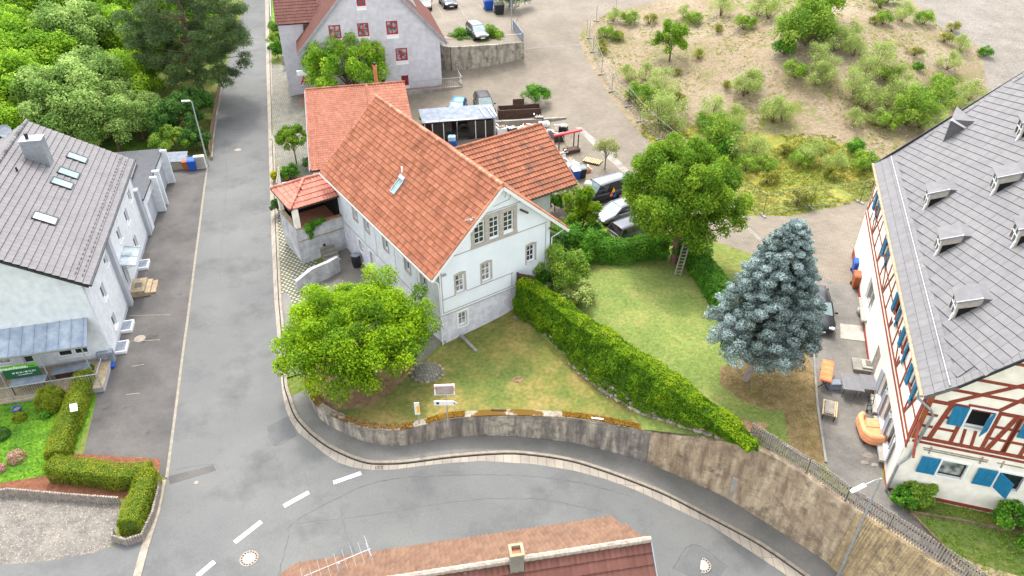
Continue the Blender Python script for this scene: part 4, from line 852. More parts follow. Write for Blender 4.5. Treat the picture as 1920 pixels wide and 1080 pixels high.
for k, r in enumerate(fh): window(h, front, r, 1 if k < 3 else 2, 1, rec=.12, gm='glass' if k < 3 else 'curtain', sill='frame')
for k, r in enumerate(sh[:7]): window(h, side, r, 1, 1, rec=.14, gm='glass', surround=None, sill='frame')
m = MB(); side.box(m, 7.7, 8.7, .5, 2.6, -.12, -.06); dr = m.build('door', M['greyblue'], h); m = MB(); side.box(m, 7.85, 8.05, 1.0, 2.3, -.06, -.05); m.build('pane', M['glass'], dr)
m = MB(); side.box(m, 6.15, 6.75, -.4, wz - .1, 0, .28); side.box(m, 16.2, 16.8, -.4, 4.2, 0, .28); side.box(m, 0, 6.15, -.4, .35, 0, .03); side.box(m, 6.75, 16.2, -.4, .35, 0, .03); front.box(m, 0, LW, -.4, .62, 0, .03); m.build('pilaster', M['greyblue'], h)
L3 = LL + .35; ul = Vector((rx - e0, 0, rz - ez))
m = MB(); m.slab([(e0, -.35, ez - .05), (e0, L3, ez - .05), (rx, L3, rz - .05), (rx, -.35, rz - .05)], .16); x3 = -LW - e0; m.slab([(x3, L3, ez - .05), (x3, -.35, ez - .05), (rx, -.35, rz - .05), (rx, L3, rz - .05)], .16); m.build('roof_deck', M['metal_d'], h)
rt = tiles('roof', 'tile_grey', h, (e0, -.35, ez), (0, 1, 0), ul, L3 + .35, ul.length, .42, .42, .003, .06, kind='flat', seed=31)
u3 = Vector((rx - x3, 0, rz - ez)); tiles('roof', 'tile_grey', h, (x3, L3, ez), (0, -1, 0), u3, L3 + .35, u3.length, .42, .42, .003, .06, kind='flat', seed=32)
ridge('ridge_tiles', 'tile_grey', rt, (rx, -.37, rz + .04), (rx, L3, rz + .04), .13)
su = ul.normalized(); nn = Vector((ul.z, 0, -ul.x)).normalized(); Pr = Pl((e0, 0, ez), (0, 1, 0), nn, su); RL = ul.length
m = MB()
for y in np.arange(.4, LL - .4, .55):
    for k in (.5, .9): Pr.box(m, y - .14, y + .14, k, k + .03, .05, .12)
m.build('snow_guard', M['metal_d'], h)
gutter(h, (e0 + .08, -.35, ez - .05), (e0 + .08, L3, ez - .05), .075, 'metal_d')
def rsky(y, s, w=.75, l=.95, gm='glass_g'):
    m = MB(); Pr.box(m, y - w / 2, y - w / 2 + .07, s - l / 2, s + l / 2, 0, .13); Pr.box(m, y + w / 2 - .07, y + w / 2, s - l / 2, s + l / 2, 0, .13); Pr.box(m, y - w / 2 + .07, y + w / 2 - .07, s - l / 2, s - l / 2 + .07, 0, .13); Pr.box(m, y - w / 2 + .07, y + w / 2 - .07, s + l / 2 - .07, s + l / 2, 0, .15)
    q = m.build('skylight', M['metal_d'], h); m = MB(); Pr.box(m, y - w / 2 + .06, y + w / 2 - .06, s - l / 2 + .06, s + l / 2 - .06, .05, .10); m.build('pane', M[gm], q)
def r_at(u, v):
    """where a sight line meets the right roof slope of this house: distance back, distance up slope"""
    c = FL_.cl; q = FL_.loc_(W(u, v, 0)); d = q - c; t = (Pr.O - c).dot(nn) / d.dot(nn); p = c + d * t; return p.y, (p - Pr.O).dot(su)
for u, v, gm in ((144, 297, 'glass_g'), (128, 326, 'glass_g'), (116, 345, 'glass_g'), (84, 411, 'glass_l')):
    y, s = r_at(u, v); rsky(y, s, .95, 1.35 if gm == 'glass_g' else 1.4, gm)
y, s = r_at(75, 300); cb = Pr.p(y, s); m = MB(); m.obox((cb.x, cb.y, cb.z + .5), 1.35, .95, 2.2); m.obox((cb.x, cb.y, cb.z + 1.62), 1.45, 1.05, .1); q = m.build('chimney', M['metal'], h); MB().lathe((cb.x - .25, cb.y, cb.z + 1.55), [(.12, 0), (.12, .5)], 10).build('flue', M['black'], q)
y, s = r_at(33, 322); q = Pr.p(y, s); pipe(h, [q, q + Z3 * .35], .07, 'black', 'vent_pipe')
# canopy over the front terrace
aw = thing('front_canopy', 'blue grey sheet metal canopy on thin posts over the front terrace', 'canopy', FL_.g(0, 0), FL_.a)
ax0, ax1 = -LW, -.42; m = MB(); m.slab([(ax0, -1.75, 3.02), (ax1 + .05, -1.75, 3.02), (ax1, -.02, 3.9), (ax0, -.02, 3.9)], .07)
cp = m.build('sheet', M['awning'], aw); m = MB()
for k in range(17):
    x = ax1 - .2 - k * .7; m.beam((x, -1.75, 3.05), (x, -.02, 3.93), .04, .04)
m.build('seam', M['awning'], cp); m = MB(); m.beam((ax0, -1.8, 2.98), (ax1 + .06, -1.8, 2.98), .1, .12); m.build('gutter', M['metal'], aw)
for x in (-.75, -3.2, -5.7, -8.2): MB().obox((x, -1.7, 1.68), .06, .06, 2.6).build('post', M['steel'], aw)
MB().beam((-3.4, -.9, 3.02), (-.5, -.9, 3.06), .05, .05).build('cross_bar', M['steel'], aw)
# front terrace with railing
tr_ = thing('front_terrace', 'raised front terrace with tiled floor under the sheet metal canopy', 'terrace', FL_.g(0, 0), FL_.a)
MB().box(-LW, .0, -2.9, -.04, -.3, .45).build('base_wall', M['greyblue'], tr_); MB().box(-LW, .02, -2.95, -.045, .45, .5).build('floor_slab', M['sandb'], tr_)
rl = thing('terrace_railing', 'galvanised railing along the front terrace edge', 'railing', FL_.g(0, 0, .5), FL_.a)
m = MB(); m.beam((-LW, -2.8, 1.0), (-.1, -2.8, 1.0), .05, .04); m.beam((-LW, -2.8, .15), (-.1, -2.8, .15), .04, .03); m.beam((-.1, -2.8, 1), (-.1, -1.3, 1), .05, .04); m.build('handrail', M['steel'], rl)
m = MB()
for x in np.arange(-LW + .1, -.1, .14): m.obox((x, -2.8, .57), .016, .016, .84)
m.build('bars', M['steel'], rl)
for x in (-.1, -2.6, -5.1, -7.6): MB().obox((x, -2.8, .5), .05, .05, 1.0).build('post', M['steel'], rl)
# banner on the railing posts
bn = thing('advert_banner', 'dark and lime green advertising banner hung below the canopy', 'banner', FL_.g(-4.5, -1.74, 1.75), FL_.a)
MB().box(-1.0, 1.0, -.015, .015, -.45, .25).build('dark_panel', M['green_b'], bn); MB().box(-1.0, 1.0, -.015, .015, .25, .55).build('lime_panel', M['green_l'], bn)
def text(body, size, loc, rot, mt, par, name='lettering', ext=.006, align='CENTER'):
    cu = bpy.data.curves.new(name, 'FONT'); cu.body = body; cu.size = size; cu.extrude = ext; cu.align_x = align; cu.align_y = 'CENTER'
    to = bpy.data.objects.new('tmp', cu); C.objects.link(to); dg = bpy.context.evaluated_depsgraph_get(); me = bpy.data.meshes.new_from_object(to.evaluated_get(dg))
    bpy.data.objects.remove(to); me.materials.clear(); me.materials.append(M[mt]); o = bpy.data.objects.new(name, me); C.objects.link(o); o.parent = par; o.location = loc; o.rotation_euler = rot; return o
text('traumfenster', .30, (-.25, -.02, .36), (rad(90), 0, 0), 'text', bn); text('09 30 34 / 98 75 371', .16, (.15, -.02, -.05), (rad(90), 0, 0), 'text', bn); text('www.traumfenster.de', .09, (.15, -.02, -.22), (rad(90), 0, 0), 'text', bn)
m = MB(); m.obox((.62, -.02, .36), .5, .01, .05); m.obox((.5, -.02, .42), .12, .01, .08); m.build('emblem', M['green_b'], bn)
# terrace table, bench, planters
tb = thing('terrace_table', 'low grey terrace table behind the railing under the banner', 'table', FL_.g(-4.2, -2.0, .5), FL_.a); MB().box(-1, 1, -.45, .45, .68, .73).build('tabletop', M['slabblue'], tb)
for x in (-.9, .9):
    for y in (-.38, .38): MB().obox((x, y, .34), .05, .05, .68).build('leg', M['wood_d'], tb)
tb = thing('folded_table', 'long grey table folded low beside the wall on the front terrace', 'table', FL_.g(-2.0, -1.3, .5), FL_.a + .05); MB().box(-1.1, 1.1, -.35, .3, .55, .6).build('tabletop', M['slabblue'], tb); MB().box(-1.0, 1.0, -.1, .1, 0, .55).build('pedestal', M['wood_d'], tb)
# canopy brackets, entrance steps and light wells on the side
st = thing('side_entrance_steps', 'cream stone entrance steps at the side door of the left house', 'steps', FL_.g(.02, 8.2, 0), FL_.a)
MB().box(0, 1.0, -.9, .9, -.1, .52).build('landing', M['sandb'], st); MB().box(1.0, 1.35, -.9, .9, -.1, .34).build('step', M['sandb'], st); MB().box(1.35, 1.7, -.7, .9, -.1, .17).build('step', M['sandb'], st); MB().box(.25, .75, -.35, .3, .523, .54).build('foot_mat', M['court'], st)
cn = thing('door_canopy', 'glass door canopy on steel brackets above the side entrance', 'canopy', FL_.g(.02, 8.4, 2.75), FL_.a); m = MB(); m.slab([(0, -1.3, .3), (1.05, -1.3, .1), (1.05, 1.3, .1), (0, 1.3, .3)], .02); m.build('glass_sheet', M['glass_l'], cn)
for y in (-1.25, 0, 1.25):
    m = MB(); m.beam((0, y, .36), (1.1, y, .15), .04, .05); m.beam((0, y, -.25), (.9, y, .1), .03, .03); m.build('bracket', M['steel'], cn)
for y in (1.3, 3.6, 11.5):
    lw_ = thing('light_well', {1.3: 'light well grate nearest the front corner of the left house', 3.6: 'second light well grate before the entrance steps of the left house', 11.5: 'light well grate beyond the entrance steps of the left house'}[y], 'light well', FL_.g(.03, y, 0), FL_.a, 'light well grates along the driveway')
    m = MB(); m.box(0, .7, -.6, -.52, -.1, .3); m.box(0, .7, .52, .6, -.1, .3); m.box(.62, .7, -.52, .52, -.1, .3); m.build('rim', M['frame'], lw_); MB().box(0, .62, -.52, .52, -.1, .26).build('grate', M['slabblue'], lw_)
# wall strip of paving is terrain; satellite dish on the far roof edge
sd = thing('satellite_dish', 'white satellite dish on a mast behind the grey roof', 'satellite dish', W(10, 246, 9.8)); m = MB(); m.lathe((0, 0, 0), [(.02, 0), (.3, .05), (.48, .14), (.48, .15), (.3, .065), (.02, .02)], 20); o = m.build('reflector', M['metal'], sd); o.rotation_euler = (rad(60), 0, rad(15)); pipe(sd, [(0, .05, -1.6), (0, .05, 0)], .03, 'steel', 'mast')
# glass display box at the corner
db = thing('garden_display', 'dark blue ornament box with white disc by the front corner of the left house', 'ornament', GL(204, 680), FL_.a)
MB().obox((0, 0, .55), .95, .5, .9, bev=.04).build('case', M['slabblue'], db); MB().obox((.0, -.45, .12), .95, .45, .1).build('shelf', M['bin_blue'], db)
m = MB(); m.lathe((0, 0, 0), [(.2, 0), (.2, .03)], 18); o = m.build('disc', M['metal'], db); o.location = (0, -.27, .7); o.rotation_euler = (rad(90), 0, 0); MB().obox((0, -.28, .3), .3, .05, .25).build('fitting', M['metal'], db)

# garages behind the left house
FG = Frame(tuple(FL_.g(0.3, LL + .05)[:2]), 12)
ga = house_root('garage_building', 'white garages with dark flat roof and grey doors beyond the left house', 'garage', FG)
side = Pl((0, 0, 0), (0, 1, 0), (1, 0, 0)); m = MB(); side.wall(m, [(0, -.4), (9.5, -.4), (9.5, 3.0), (0, 3.0)], [(.8, 3.4, -.1, 2.2), (4.6, 8.6, -.1, 2.2)]); Pl((-4.5, 0, 0), (1, 0, 0), (0, -1, 0)).wall(m, [(0, -.4), (4.497, -.4), (4.497, 3), (0, 3)]); Pl((0, 9.5, 0), (-1, 0, 0), (0, 1, 0)).wall(m, [(.003, -.4), (4.5, -.4), (4.5, 3), (.003, 3)])
for y in (3.4, 4.6, 8.7): m.prism([(.0, y), (.55, y), (.55, y + .28), (0, y + .28)], -.3, [3.3, 3.3, 3.3, 3.3])
m.build('wall', M['white'], ga)
MB().box(-4.7, .12, -.1, 9.6, 3.003, 3.15).build('flat_roof', M['metal_d'], ga)
for a, b in ((.8, 3.4), (4.6, 8.6)):
    m = MB(); side.box(m, a, b, -.1, 2.2, -.22, -.15)
    for k in np.arange(.1, 2.2, .28): side.box(m, a, b, k, k + .02, -.15, -.135)
    m.build('garage_door', M['greyblue'], ga)
so_ = thing('side_outbuilding', 'small dark roofed shed between the left house and the garages', 'shed', FL_.g(-3.8, LL + 5.0), FL_.a); MB().box(-2.6, 2.6, -3, 1.5, 0, 3.2).build('wall', M['white'], so_); MB().box(-2.8, 2.8, -3.2, 1.7, 3.2, 3.35).build('flat_roof', M['tile_grey'], so_)

# ------------------------------------------------------------------ grey gabled house with red windows at the top
FA = Frame((-7.9, 81.9), 14)
h = house_root('grey_gabled_house', 'pale grey gabled house with red framed windows and brown tiled roof', 'house', FA)
AW, AL = 14.3, 13.0; front = Pl((0, 0, 0), (1, 0, 0), (0, -1, 0))
def aw_(u0, v0, u1, v1):
    a = FA.at(u0, v0, y=0); b = FA.at(u1, v1, y=0); return (a.x, b.x, b.z, a.z)
wins = [aw_(615, 48, 641, 72), aw_(669, 44, 693, 68), aw_(723, 40, 747, 64), aw_(698, 95, 723, 117), aw_(741, 91, 765, 113), aw_(752, 142, 767, 160), aw_(667, -10, 686, 11), aw_(612, 100, 632, 122), aw_(652, 98, 676, 120), aw_(660, 150, 676, 168), aw_(710, 148, 724, 166)]
doorL = (-14.2, -12.7, 4.0, 6.7); wins.append(doorL); dd = (-13.6, -12.2, 1.4, 3.4); wins.append(dd)
sz = 7.5; ap = (-7.1, 15.2)
m = MB(); front.wall(m, [(-AW - .15, 0), (0, 0), (0, sz), ap, (-AW - .15, sz)], wins); Pl((0, 0, 0), (0, 1, 0), (1, 0, 0)).wall(m, [(.003, 0), (AL, 0), (AL, sz), (.003, sz)]); Pl((-AW - .15, AL, 0), (0, -1, 0), (-1, 0, 0)).wall(m, [(0, 0), (AL - .003, 0), (AL - .003, sz), (0, sz)]); m.build('wall', M['greyw'], h)
for k, r in enumerate(wins): window(h, front, r, 2 if k < 9 else 1, 2 if k < 9 else 1, fm='redframe', gm='curtain' if k < 5 else 'glass', rec=.1, fw=.13, mw=.09, sill='frame' if k < 9 else None)
for k, r in enumerate(wins[:7]):
    m = MB(); front.box(m, r[0] - .05, r[1] + .05, r[2] - .42, r[2] - .1, 0, .03); m.build('window_panel', M['frame'], h)
ul = Vector((ap[0] - .75, 0, ap[1] - sz + .75)); m = MB(); e_ = .75; o1 = Vector((e_, -.3, sz - e_ * (ap[1] - sz) / -ap[0]))
u1 = Vector((ap[0], 0, ap[1] + .15)) - Vector((o1.x, 0, o1.z)); x2 = -AW - .15 - e_; o2z = o1.z; u2 = Vector((ap[0] - x2, 0, ap[1] + .15 - o2z))
m.slab([(e_, -.25, o1.z - .05), (e_, AL, o1.z - .05), (ap[0], AL, ap[1] + .1), (ap[0], -.25, ap[1] + .1)], .2); m.slab([(x2, AL, o2z - .05), (x2, -.25, o2z - .05), (ap[0], -.25, ap[1] + .1), (ap[0], AL, ap[1] + .1)], .2); m.build('roof_deck', M['greyblue'], h)
rt = tiles('roof', 'tile_dark', h, (e_, -.3, o1.z), (0, 1, 0), u1, AL + .3, u1.length, .33, .4, .03, .03, seed=41); tiles('roof', 'tile_dark', h, (x2, AL, o2z), (0, -1, 0), u2, AL + .3, u2.length, .33, .4, .03, .03, seed=42)
m = MB(); m.beam((e_, -.33, o1.z - .05), (ap[0], -.33, ap[1] + .05), .05, .25); m.beam((x2, -.33, o2z - .05), (ap[0], -.33, ap[1] + .05), .05, .25); m.build('bargeboard', M['metal'], h)
su = u1.normalized(); nn = Vector((u1.z, 0, -u1.x)).normalized(); Pr2 = Pl((e_, 0, o1.z), (0, 1, 0), nn, su)
for y in (2.6, 4.0):
    m = MB(); Pr2.box(m, y, y + .8, 4.2, 5.6, .0, .16); q = m.build('skylight', M['metal'], h); m = MB(); Pr2.box(m, y + .08, y + .72, 4.3, 5.5, .15, .18); m.build('pane', M['glass_l'], q)
# dormer wing on the left
m = MB(); m.box(-AW - 2.6, -AW, 4.5, 11, 0, 8.6); m.build('wing_wall', M['greyw'], h); o_ = Vector((-AW - 2.8, 4.3, 8.6)); u_ = Vector((0, 2.8, 2.2)); tiles('wing_roof', 'tile_dark', h, o_, (1, 0, 0), u_, 4.6, u_.length, .33, .4, .03, .04, seed=43)
m = MB(); m.slab([o_ - Z3 * .05, o_ + Vector((4.6, 0, -.05)), o_ + Vector((4.6, 2.8, 2.15)), o_ + Vector((0, 2.8, 2.15))], .1); m.build('wing_roof_deck', M['metal_d'], h)
m = MB(); m.obox((0, 0, 0), .42, .04, .3); q = m.build('wall_notice', M['frame'], h); q.location = tuple(FA.at(718, 131, y=0) + Vector((0, -.03, 0))); text('( )', .25, (0, -.03, 0), (rad(90), 0, 0), 'text_b', q)
# pharmacy style letter sign on bracket
ps = thing('shop_letter_sign', 'red gothic letter A sign on a white bracket at the corner of the grey house', 'sign', FA.g(-AW - .6, -.9, 4.2), FA.a); MB().obox((.0, 0, .75), 1.3, .2, .5).build('sign_box', M['frame'], ps); text('A', 1.3, (0, -.03, -.1), (rad(90), 0, 0), 'text_r', ps, ext=.06); m = MB(); m.obox((0, 0, -.75), .8, .1, .22); m.build('sub_panel', M['metal'], ps)
pipe(ps, [(.4, 0, .3), (.9, .8, .3)], .03, 'steel', 'bracket')
# ramp and railing by the right corner
rp = thing('side_ramp', 'red paved side path with concrete edge at the right corner of the grey house', 'ramp', FA.g(.2, -.2, 1.6), FA.a); MB().prism([(-4.8, -.75), (1.75, -.75), (1.75, 6), (0.1, 6), (.1, .1), (-4.8, .1)], -.4, .3).build('path_slab', M['redpave'], rp); m = MB(); m.box(-4.8, 1.95, -.95, -.75, -.5, .4); m.box(1.75, 1.95, -.75, 6, -.5, .6); m.build('edge_wall', M['conc'], rp)
ra = thing('ramp_railing', 'galvanised railing round the side path of the grey house', 'railing', FA.g(1.0, -.6, 2.0), FA.a)
m = MB(); m.beam((-4.6, -.45, 1.0), (1.0, -.45, 1.0), .05, .05); m.beam((1.05, -.45, 1.0), (1.05, 6.0, 1.3), .06, .05); m.beam((1.05, -.45, .5), (1.05, 6.0, .8), .04, .04); m.build('handrail', M['steel'], ra); m = MB()
for x in np.arange(-4.6, 1.0, .2): m.obox((x, -.45, .5), .02, .02, 1.0)
m.build('bars', M['steel'], ra)

# ------------------------------------------------------------------ foreground roof at the bottom edge
a = W(560, 1055, 3.6); b = W(1133, 970, 3.6); FR = Frame(tuple(b[:2]), math.degrees(math.atan2(b.y - a.y, b.x - a.x)))
h = house_root('near_house', 'house with faded orange tiled roof and mossy ridge at the bottom edge', 'house', FR)
rp_ = FR.at(1218, 1012, z=6.6); rw = -rp_.y; rz = 6.6; ez = 3.6; xr = 1.0; x0 = -19.0
us = Vector((0, -rw, rz - ez)); lft = FR.at(553, 1062, z=3.6).x
def cl(x, y):
    # verge runs obliquely on the left (hip) side
    X = xr - x; return X > lft + (-1.2) * (y / us.length) + (0) and X < .25 + (rp_.x - .25) * (y / us.length) + .05
rt = tiles('roof', 'tile_near', h, (xr, 0, ez), (-1, 0, 0), us, xr - x0, us.length, .21, .36, .045, .015, clip=cl, seed=51, edge=.005)
us2 = Vector((0, rw, rz - ez)); cx = rp_.x
tiles('roof', 'tile_dark', h, (lft - 1.5, -2 * rw, ez), (1, 0, 0), us2, cx - lft + 1.5, us2.length, .24, .45, .03, .05, seed=52)
m = MB(); m.slab([(.25, -.02, ez - .04), (lft, -.02, ez - .04), (lft - 1.2, -rw, rz - .05), (cx, -rw, rz - .05)], .12); m.slab([(lft - 1.5, -2 * rw, ez - .04), (cx, -2 * rw, ez - .04), (cx, -rw, rz - .05), (lft - 1.5, -rw, rz - .05)], .12); m.build('roof_deck', M['wood_d'], h)
rg = FR.at(800, 1072, z=rz)
ridge('ridge_tiles', 'mortar', rt, (lft - 1.2, -rw, rz + .03), (cx + .03, -rw, rz + .03), .15, .36)
m = MB(); m.beam((cx + .06, -rw + .05, rz - .1), (cx + .06, -2 * rw, ez - .1), .05, .22); m.build('bargeboard', M['metal'], h)
m = MB(); m.prism([(lft + .2, -.5), (-.1, -.5), (cx - .3, -rw), (cx - .3, -2 * rw + .4), (lft, -2 * rw + .4)], -2.2, ez - .1); m.prism([(lft, -rw - .01), (cx - .3, -rw - .01), (cx - .3, -2 * rw + .4), (lft, -2 * rw + .4)], ez - .1, [rz - .4, rz - .4, ez, ez]); m.build('wall', M['cream'], h)
cq = FR.at(968, 1050, z=rz + .2); m = MB()
for (x, y, sx, sy) in ((-.22, 0, .1, .5), (.22, 0, .1, .5), (0, .2, .34, .1), (0, -.2, .34, .1)): m.obox((cq.x + x, -rw - .12 + y, rz + .1), sx, sy, 1.4)
ch = m.build('chimney', M['conc'], h); m = MB()
for (x, y, sx, sy) in ((-.235, 0, .11, .58), (.235, 0, .11, .58), (0, .235, .36, .11), (0, -.235, .36, .11)): m.obox((cq.x + x, -rw - .12 + y, rz + .84), sx, sy, .1)
m.build('chimney_rim', M['sandb'], ch); MB().obox((cq.x, -rw - .12, rz + .3), .34, .3, .8).build('flue', M['terra'], ch)
# tv antenna
an = thing('tv_antenna', 'thin metal television antenna above the faded orange roof', 'antenna', W(640, 1078, 6.6), FR.a + .25)
MB().tube([(0, 0, -1.2), (0, 0, .8)], .025, 6).build('mast', M['steel'], an); m = MB(); m.tube([(-1.5, 0, .75), (1.3, 0, .95)], .012, 6); m.build('boom', M['metal'], an)
for k in range(9):
    x = -1.4 + k * .33; MB().tube([(x, -.38 - .02 * k, .76 + .07 * (x + 1.5)), (x, .38 + .02 * k, .76 + .07 * (x + 1.5))], .006, 5).build('element', M['metal'], an)
m = MB(); m.tube([(1.2, -.5, 1.2), (1.2, 0, .95), (1.2, .5, 1.2)], .012, 5); m.tube([(1.2, -.5, .7), (1.2, 0, .95), (1.2, .5, .7)], .006, 5); m.build('reflector', M['steel'], an)
# ------------------------------------------------------------------ half-timbered house on the right
FT = Frame((18.95, 24.55), -16.5)
h = house_root('half_timbered_house', 'large half timbered house with blue shutters and grey shingle roof with dormers', 'house', FT)
GB = 2.2; TL, TWd = 23.2, 13.1; EZt = 9.3
side = Pl((0, TL, 0), (0, -1, 0), (-1, 0, 0)); front = Pl((0, 0, 0), (1, 0, 0), (0, -1, 0))
v1 = FT.at(1738, 728, y=-.3); v2 = FT.at(1920, 655, y=-.3); rk = (v2.z - v1.z) / (v2.x - v1.x)
rk = max(.7, min(1.3, rk)); ex = -.32; RXt = 6.6; RZt = EZt + (RXt - ex) * rk * 1.02
def fz(x): return EZt + (x - ex) * rk - .15
KX, KZ = ex + 1.1, EZt + 1.1 * rk * .82
def fp(u, v): p = FT.at(u, v, y=0); return (p.x, p.z)
def z6(u, v): return fp(1640 + u / 3, 640 + v / 3)
up1 = z6(553, 380); up1b = z6(620, 500)
def rct(a, b, c, d):
    p = z6(a, b); q = z6(c, d); return (min(p[0], q[0]), max(p[0], q[0]), min(p[1], q[1]), max(p[1], q[1]))
wU = rct(548, 375, 600, 495); wU = (wU[0], wU[0] + .95, wU[2] + .02, wU[3])
wL1 = rct(385, 665, 485, 775); wL2 = rct(720, 735, 770, 845); wL2 = (wL2[0] - .1, wL2[0] + .95, wL1[2] - .02, wL1[3] - .02)
wU = (wU[0], wU[1], max(wU[2], 6.0), wU[3])
gap = wL2[0] - wL1[0]; wL3 = tuple(q + (gap if i < 2 else 0) for i, q in enumerate(wL2)); wU2 = (wU[0] + 2.9, wU[1] + 2.9, wU[2], wU[3])
fh = [wU, wL1, wL2, wU2, wL3]
(lambda *a: None)('TIMBER', wU, wL1, wL2, rk, v1, v2)
m = MB(); front.wall(m, [(0, 0), (TWd, 0), (TWd, EZt - .1), (RXt, RZt - .5), (KX, KZ - .22), (0, EZt + .0)], fh); m.build('gable_wall', M['cream'], h)
# side windows: from sight lines on the plane x=0
def sp(u, v): p = FT.at(u, v, x=0); return (TL - p.y, p.z)
(lambda *a: None)('SIDE', [sp(u, v) for u, v in [(1628, 487), (1640, 560), (1652, 672), (1662, 715), (1664, 725), (1680, 850), (1636, 400), (1700, 860), (1682, 560), (1684, 585)]])
low = [(TL - 16.1, TL - 13.6, 3.2, 4.9), (TL - 6.6, TL - 5.2, 3.1, 4.7), (TL - 4.8, TL - 3.4, 3.1, 4.7), (TL - 3.0, TL - 1.6, 3.1, 4.7), (TL - 9.6, TL - 8.4, 2.3, 4.4)]
hiw = [(TL - y - .5, TL - y + .5, 7.1, 8.3) for y in (2.4, 5.4, 8.6, 14.5, 20.5)]
m = MB(); side.wall(m, [(0, 0), (TL - .003, 0), (TL - .003, EZt - .1), (0, EZt - .1)], low + hiw); m.build('side_wall', M['cream'], h)
m = MB(); Pl((TWd, TL, 0), (-1, 0, 0), (0, 1, 0)).wall(m, [(.003, 0), (TWd - .003, 0), (TWd - .003, EZt - .1), (TWd - KX, KZ - .25), (TWd - RXt, RZt - .5), (.003, EZt - .1)]); m.build('rear_wall', M['cream'], h)
for k, r in enumerate(low[:4]): window(h, side, r, 2, 1, gm='glass', fm='frame', rec=.12, sill='frame')
m = MB(); side.box(m, low[4][0], low[4][1], low[4][2], low[4][3], -.12, -.05); m.build('side_door', M['wood_g'], h)
for r in hiw: window(h, side, r, 2, 1, gm='glass', fm='frame', rec=.06, sill='frame')
for k, r in enumerate(fh): window(h, front, r, 1, 1, gm=('dark', 'curtain', 'glass', 'dark', 'glass')[k], fm='frame' if k in (0, 3) else 'metal_d', rec=.12, surround=('frame', .1), sproud=.06)
def shutter(P, x, y0, y1, w, ang, hs=1):
    """blue board shutter hinged at x; ang 0 = flat on the wall opened outward"""
    q = MB(); o = P.p(x, y0, .07); d = (P.U * (hs * math.cos(ang)) + P.N * math.sin(ang)); n_ = d.cross(P.V).normalized()
    PP = Pl(o, d, n_); PP.box(q, 0, w, 0, y1 - y0, -.02, .02)
    for k in range(1, 6): PP.box(q, w * k / 6 - .006, w * k / 6 + .006, .02, y1 - y0 - .02, -.024, .024)
    s_ = q.build('shutter', M['blue'], h); 
    for za in (.18, y1 - y0 - .26): q = MB(); PP.box(q, .03, w - .03, za, za + .08, -.035, .035); q.build('batten', M['blue'], s_)
for k, r in enumerate(fh):
    w_ = .82 if k in (1, 2, 4) else .62
    shutter(front, r[0] - .1, r[2] - .02, r[3] + .02, w_, .02, -1)
    if k == 0: shutter(front, r[1] + .02, r[2], r[3], .62, 2.3, 1)
    elif k in (2, 4): shutter(front, r[0] + .02, r[2], r[3], .75, 1.0, 1)
    else: shutter(front, r[1] + .1, r[2] - .02, r[3] + .02, w_, .02, 1) if k == 3 else None
for k, r in enumerate(hiw):
    shutter(side, r[0] - .02, r[2], r[3], .36, .12, -1); shutter(side, r[1] + .02, r[2], r[3], .36, .12, 1)
for r in low[:4]:
    m = MB(); side.box(m, r[0] - .06, r[1] + .06, r[2] - .25, r[2] - .1, 0, .32); m.build('window_box', M['conc_light'], h)
for k, r in enumerate(low[1:4]):
    for s_ in (0, 1):
        q = MB(); x = r[0] if s_ == 0 else r[1]; o = side.p(x, r[2], .05); d = side.U * (-.97 if s_ == 0 else .97) + side.N * .22; PP = Pl(o, d, d.cross(Z3)); PP.box(q, 0, .42, 0, r[3] - r[2], -.02, .02); q.build('shutter', M['greyblue'], h)
# timbers, gable
m = MB()
def B(a, b, w=.17, mb=None, n1=.03):
    front.bar(mb or m, a, b, w, -.05, n1)
H1 = z6(225, 533)[1]; zz = [H1, z6(265, 455)[1], z6(300, 365)[1], z6(330, 265)[1], z6(520, 183)[1], z6(690, 115)[1]]
zz = [H1, H1 + .78, H1 + 1.52, H1 + 2.35, H1 + 3.2, H1 + 4.0, H1 + 5.2]
def xl(z): return max(.0, (z + .2 - EZt) / rk + ex)
full = [0, 3, 4, 5, 6]
def clipx(a, b):
    return a, b
for i in full: B((xl(zz[i]) + .05, zz[i]), (TWd - xl(zz[i]), zz[i]), .2 if i in (0, 3) else .15)
B((.12, zz[0] - .28), (TWd, zz[0] - .28), .14)
xw0, xw1 = wU[0] - .18, wU[1] + .2
posts = [xw0 - .9, xw0, xw1, xw1 + .85, wU2[0] - .85, wU2[0] - .16, wU2[1] + .16]
for i in (1, 2):
    xs = [.15] + posts + [TWd - .2]
    for a, b in zip(xs[:-1], xs[1:]):
        if (a >= xw0 - .01 and b <= xw1 + .01) or (a >= wU2[0] - .17 and b <= wU2[1] + .17): continue
        B((a + .08, zz[i]), (b - .08, zz[i]), .14, n1=.028)
for x in posts[1:]: B((x, zz[0] + .1), (x, zz[3] - .1), .17, n1=.034)
B((xw0, wU[3] + .16), (xw1, wU[3] + .16), .12, n1=.031); B((wU2[0] - .16, wU[3] + .16), (wU2[1] + .16, wU[3] + .16), .12, n1=.031)
for f_ in (.33, .66):
    x = xw0 + (xw1 - xw0) * f_; B((x, zz[0] + .1), (x - .12, wU[2] - .1), .13, n1=.026); B((x, wU[3] + .2), (x, zz[3] - .1), .12, n1=.026)
B((.75, zz[0] + .1), (posts[0] + .25, zz[3] - .08), .2, n1=.04); B((posts[0] + .1, zz[3] + .08), (posts[0] + 2.6, zz[5] + .2), .17, n1=.04)
B((posts[2] + .2, zz[0]), (posts[4] - .2, zz[3]), .2, n1=.041)
cx = posts[0] + 3.4
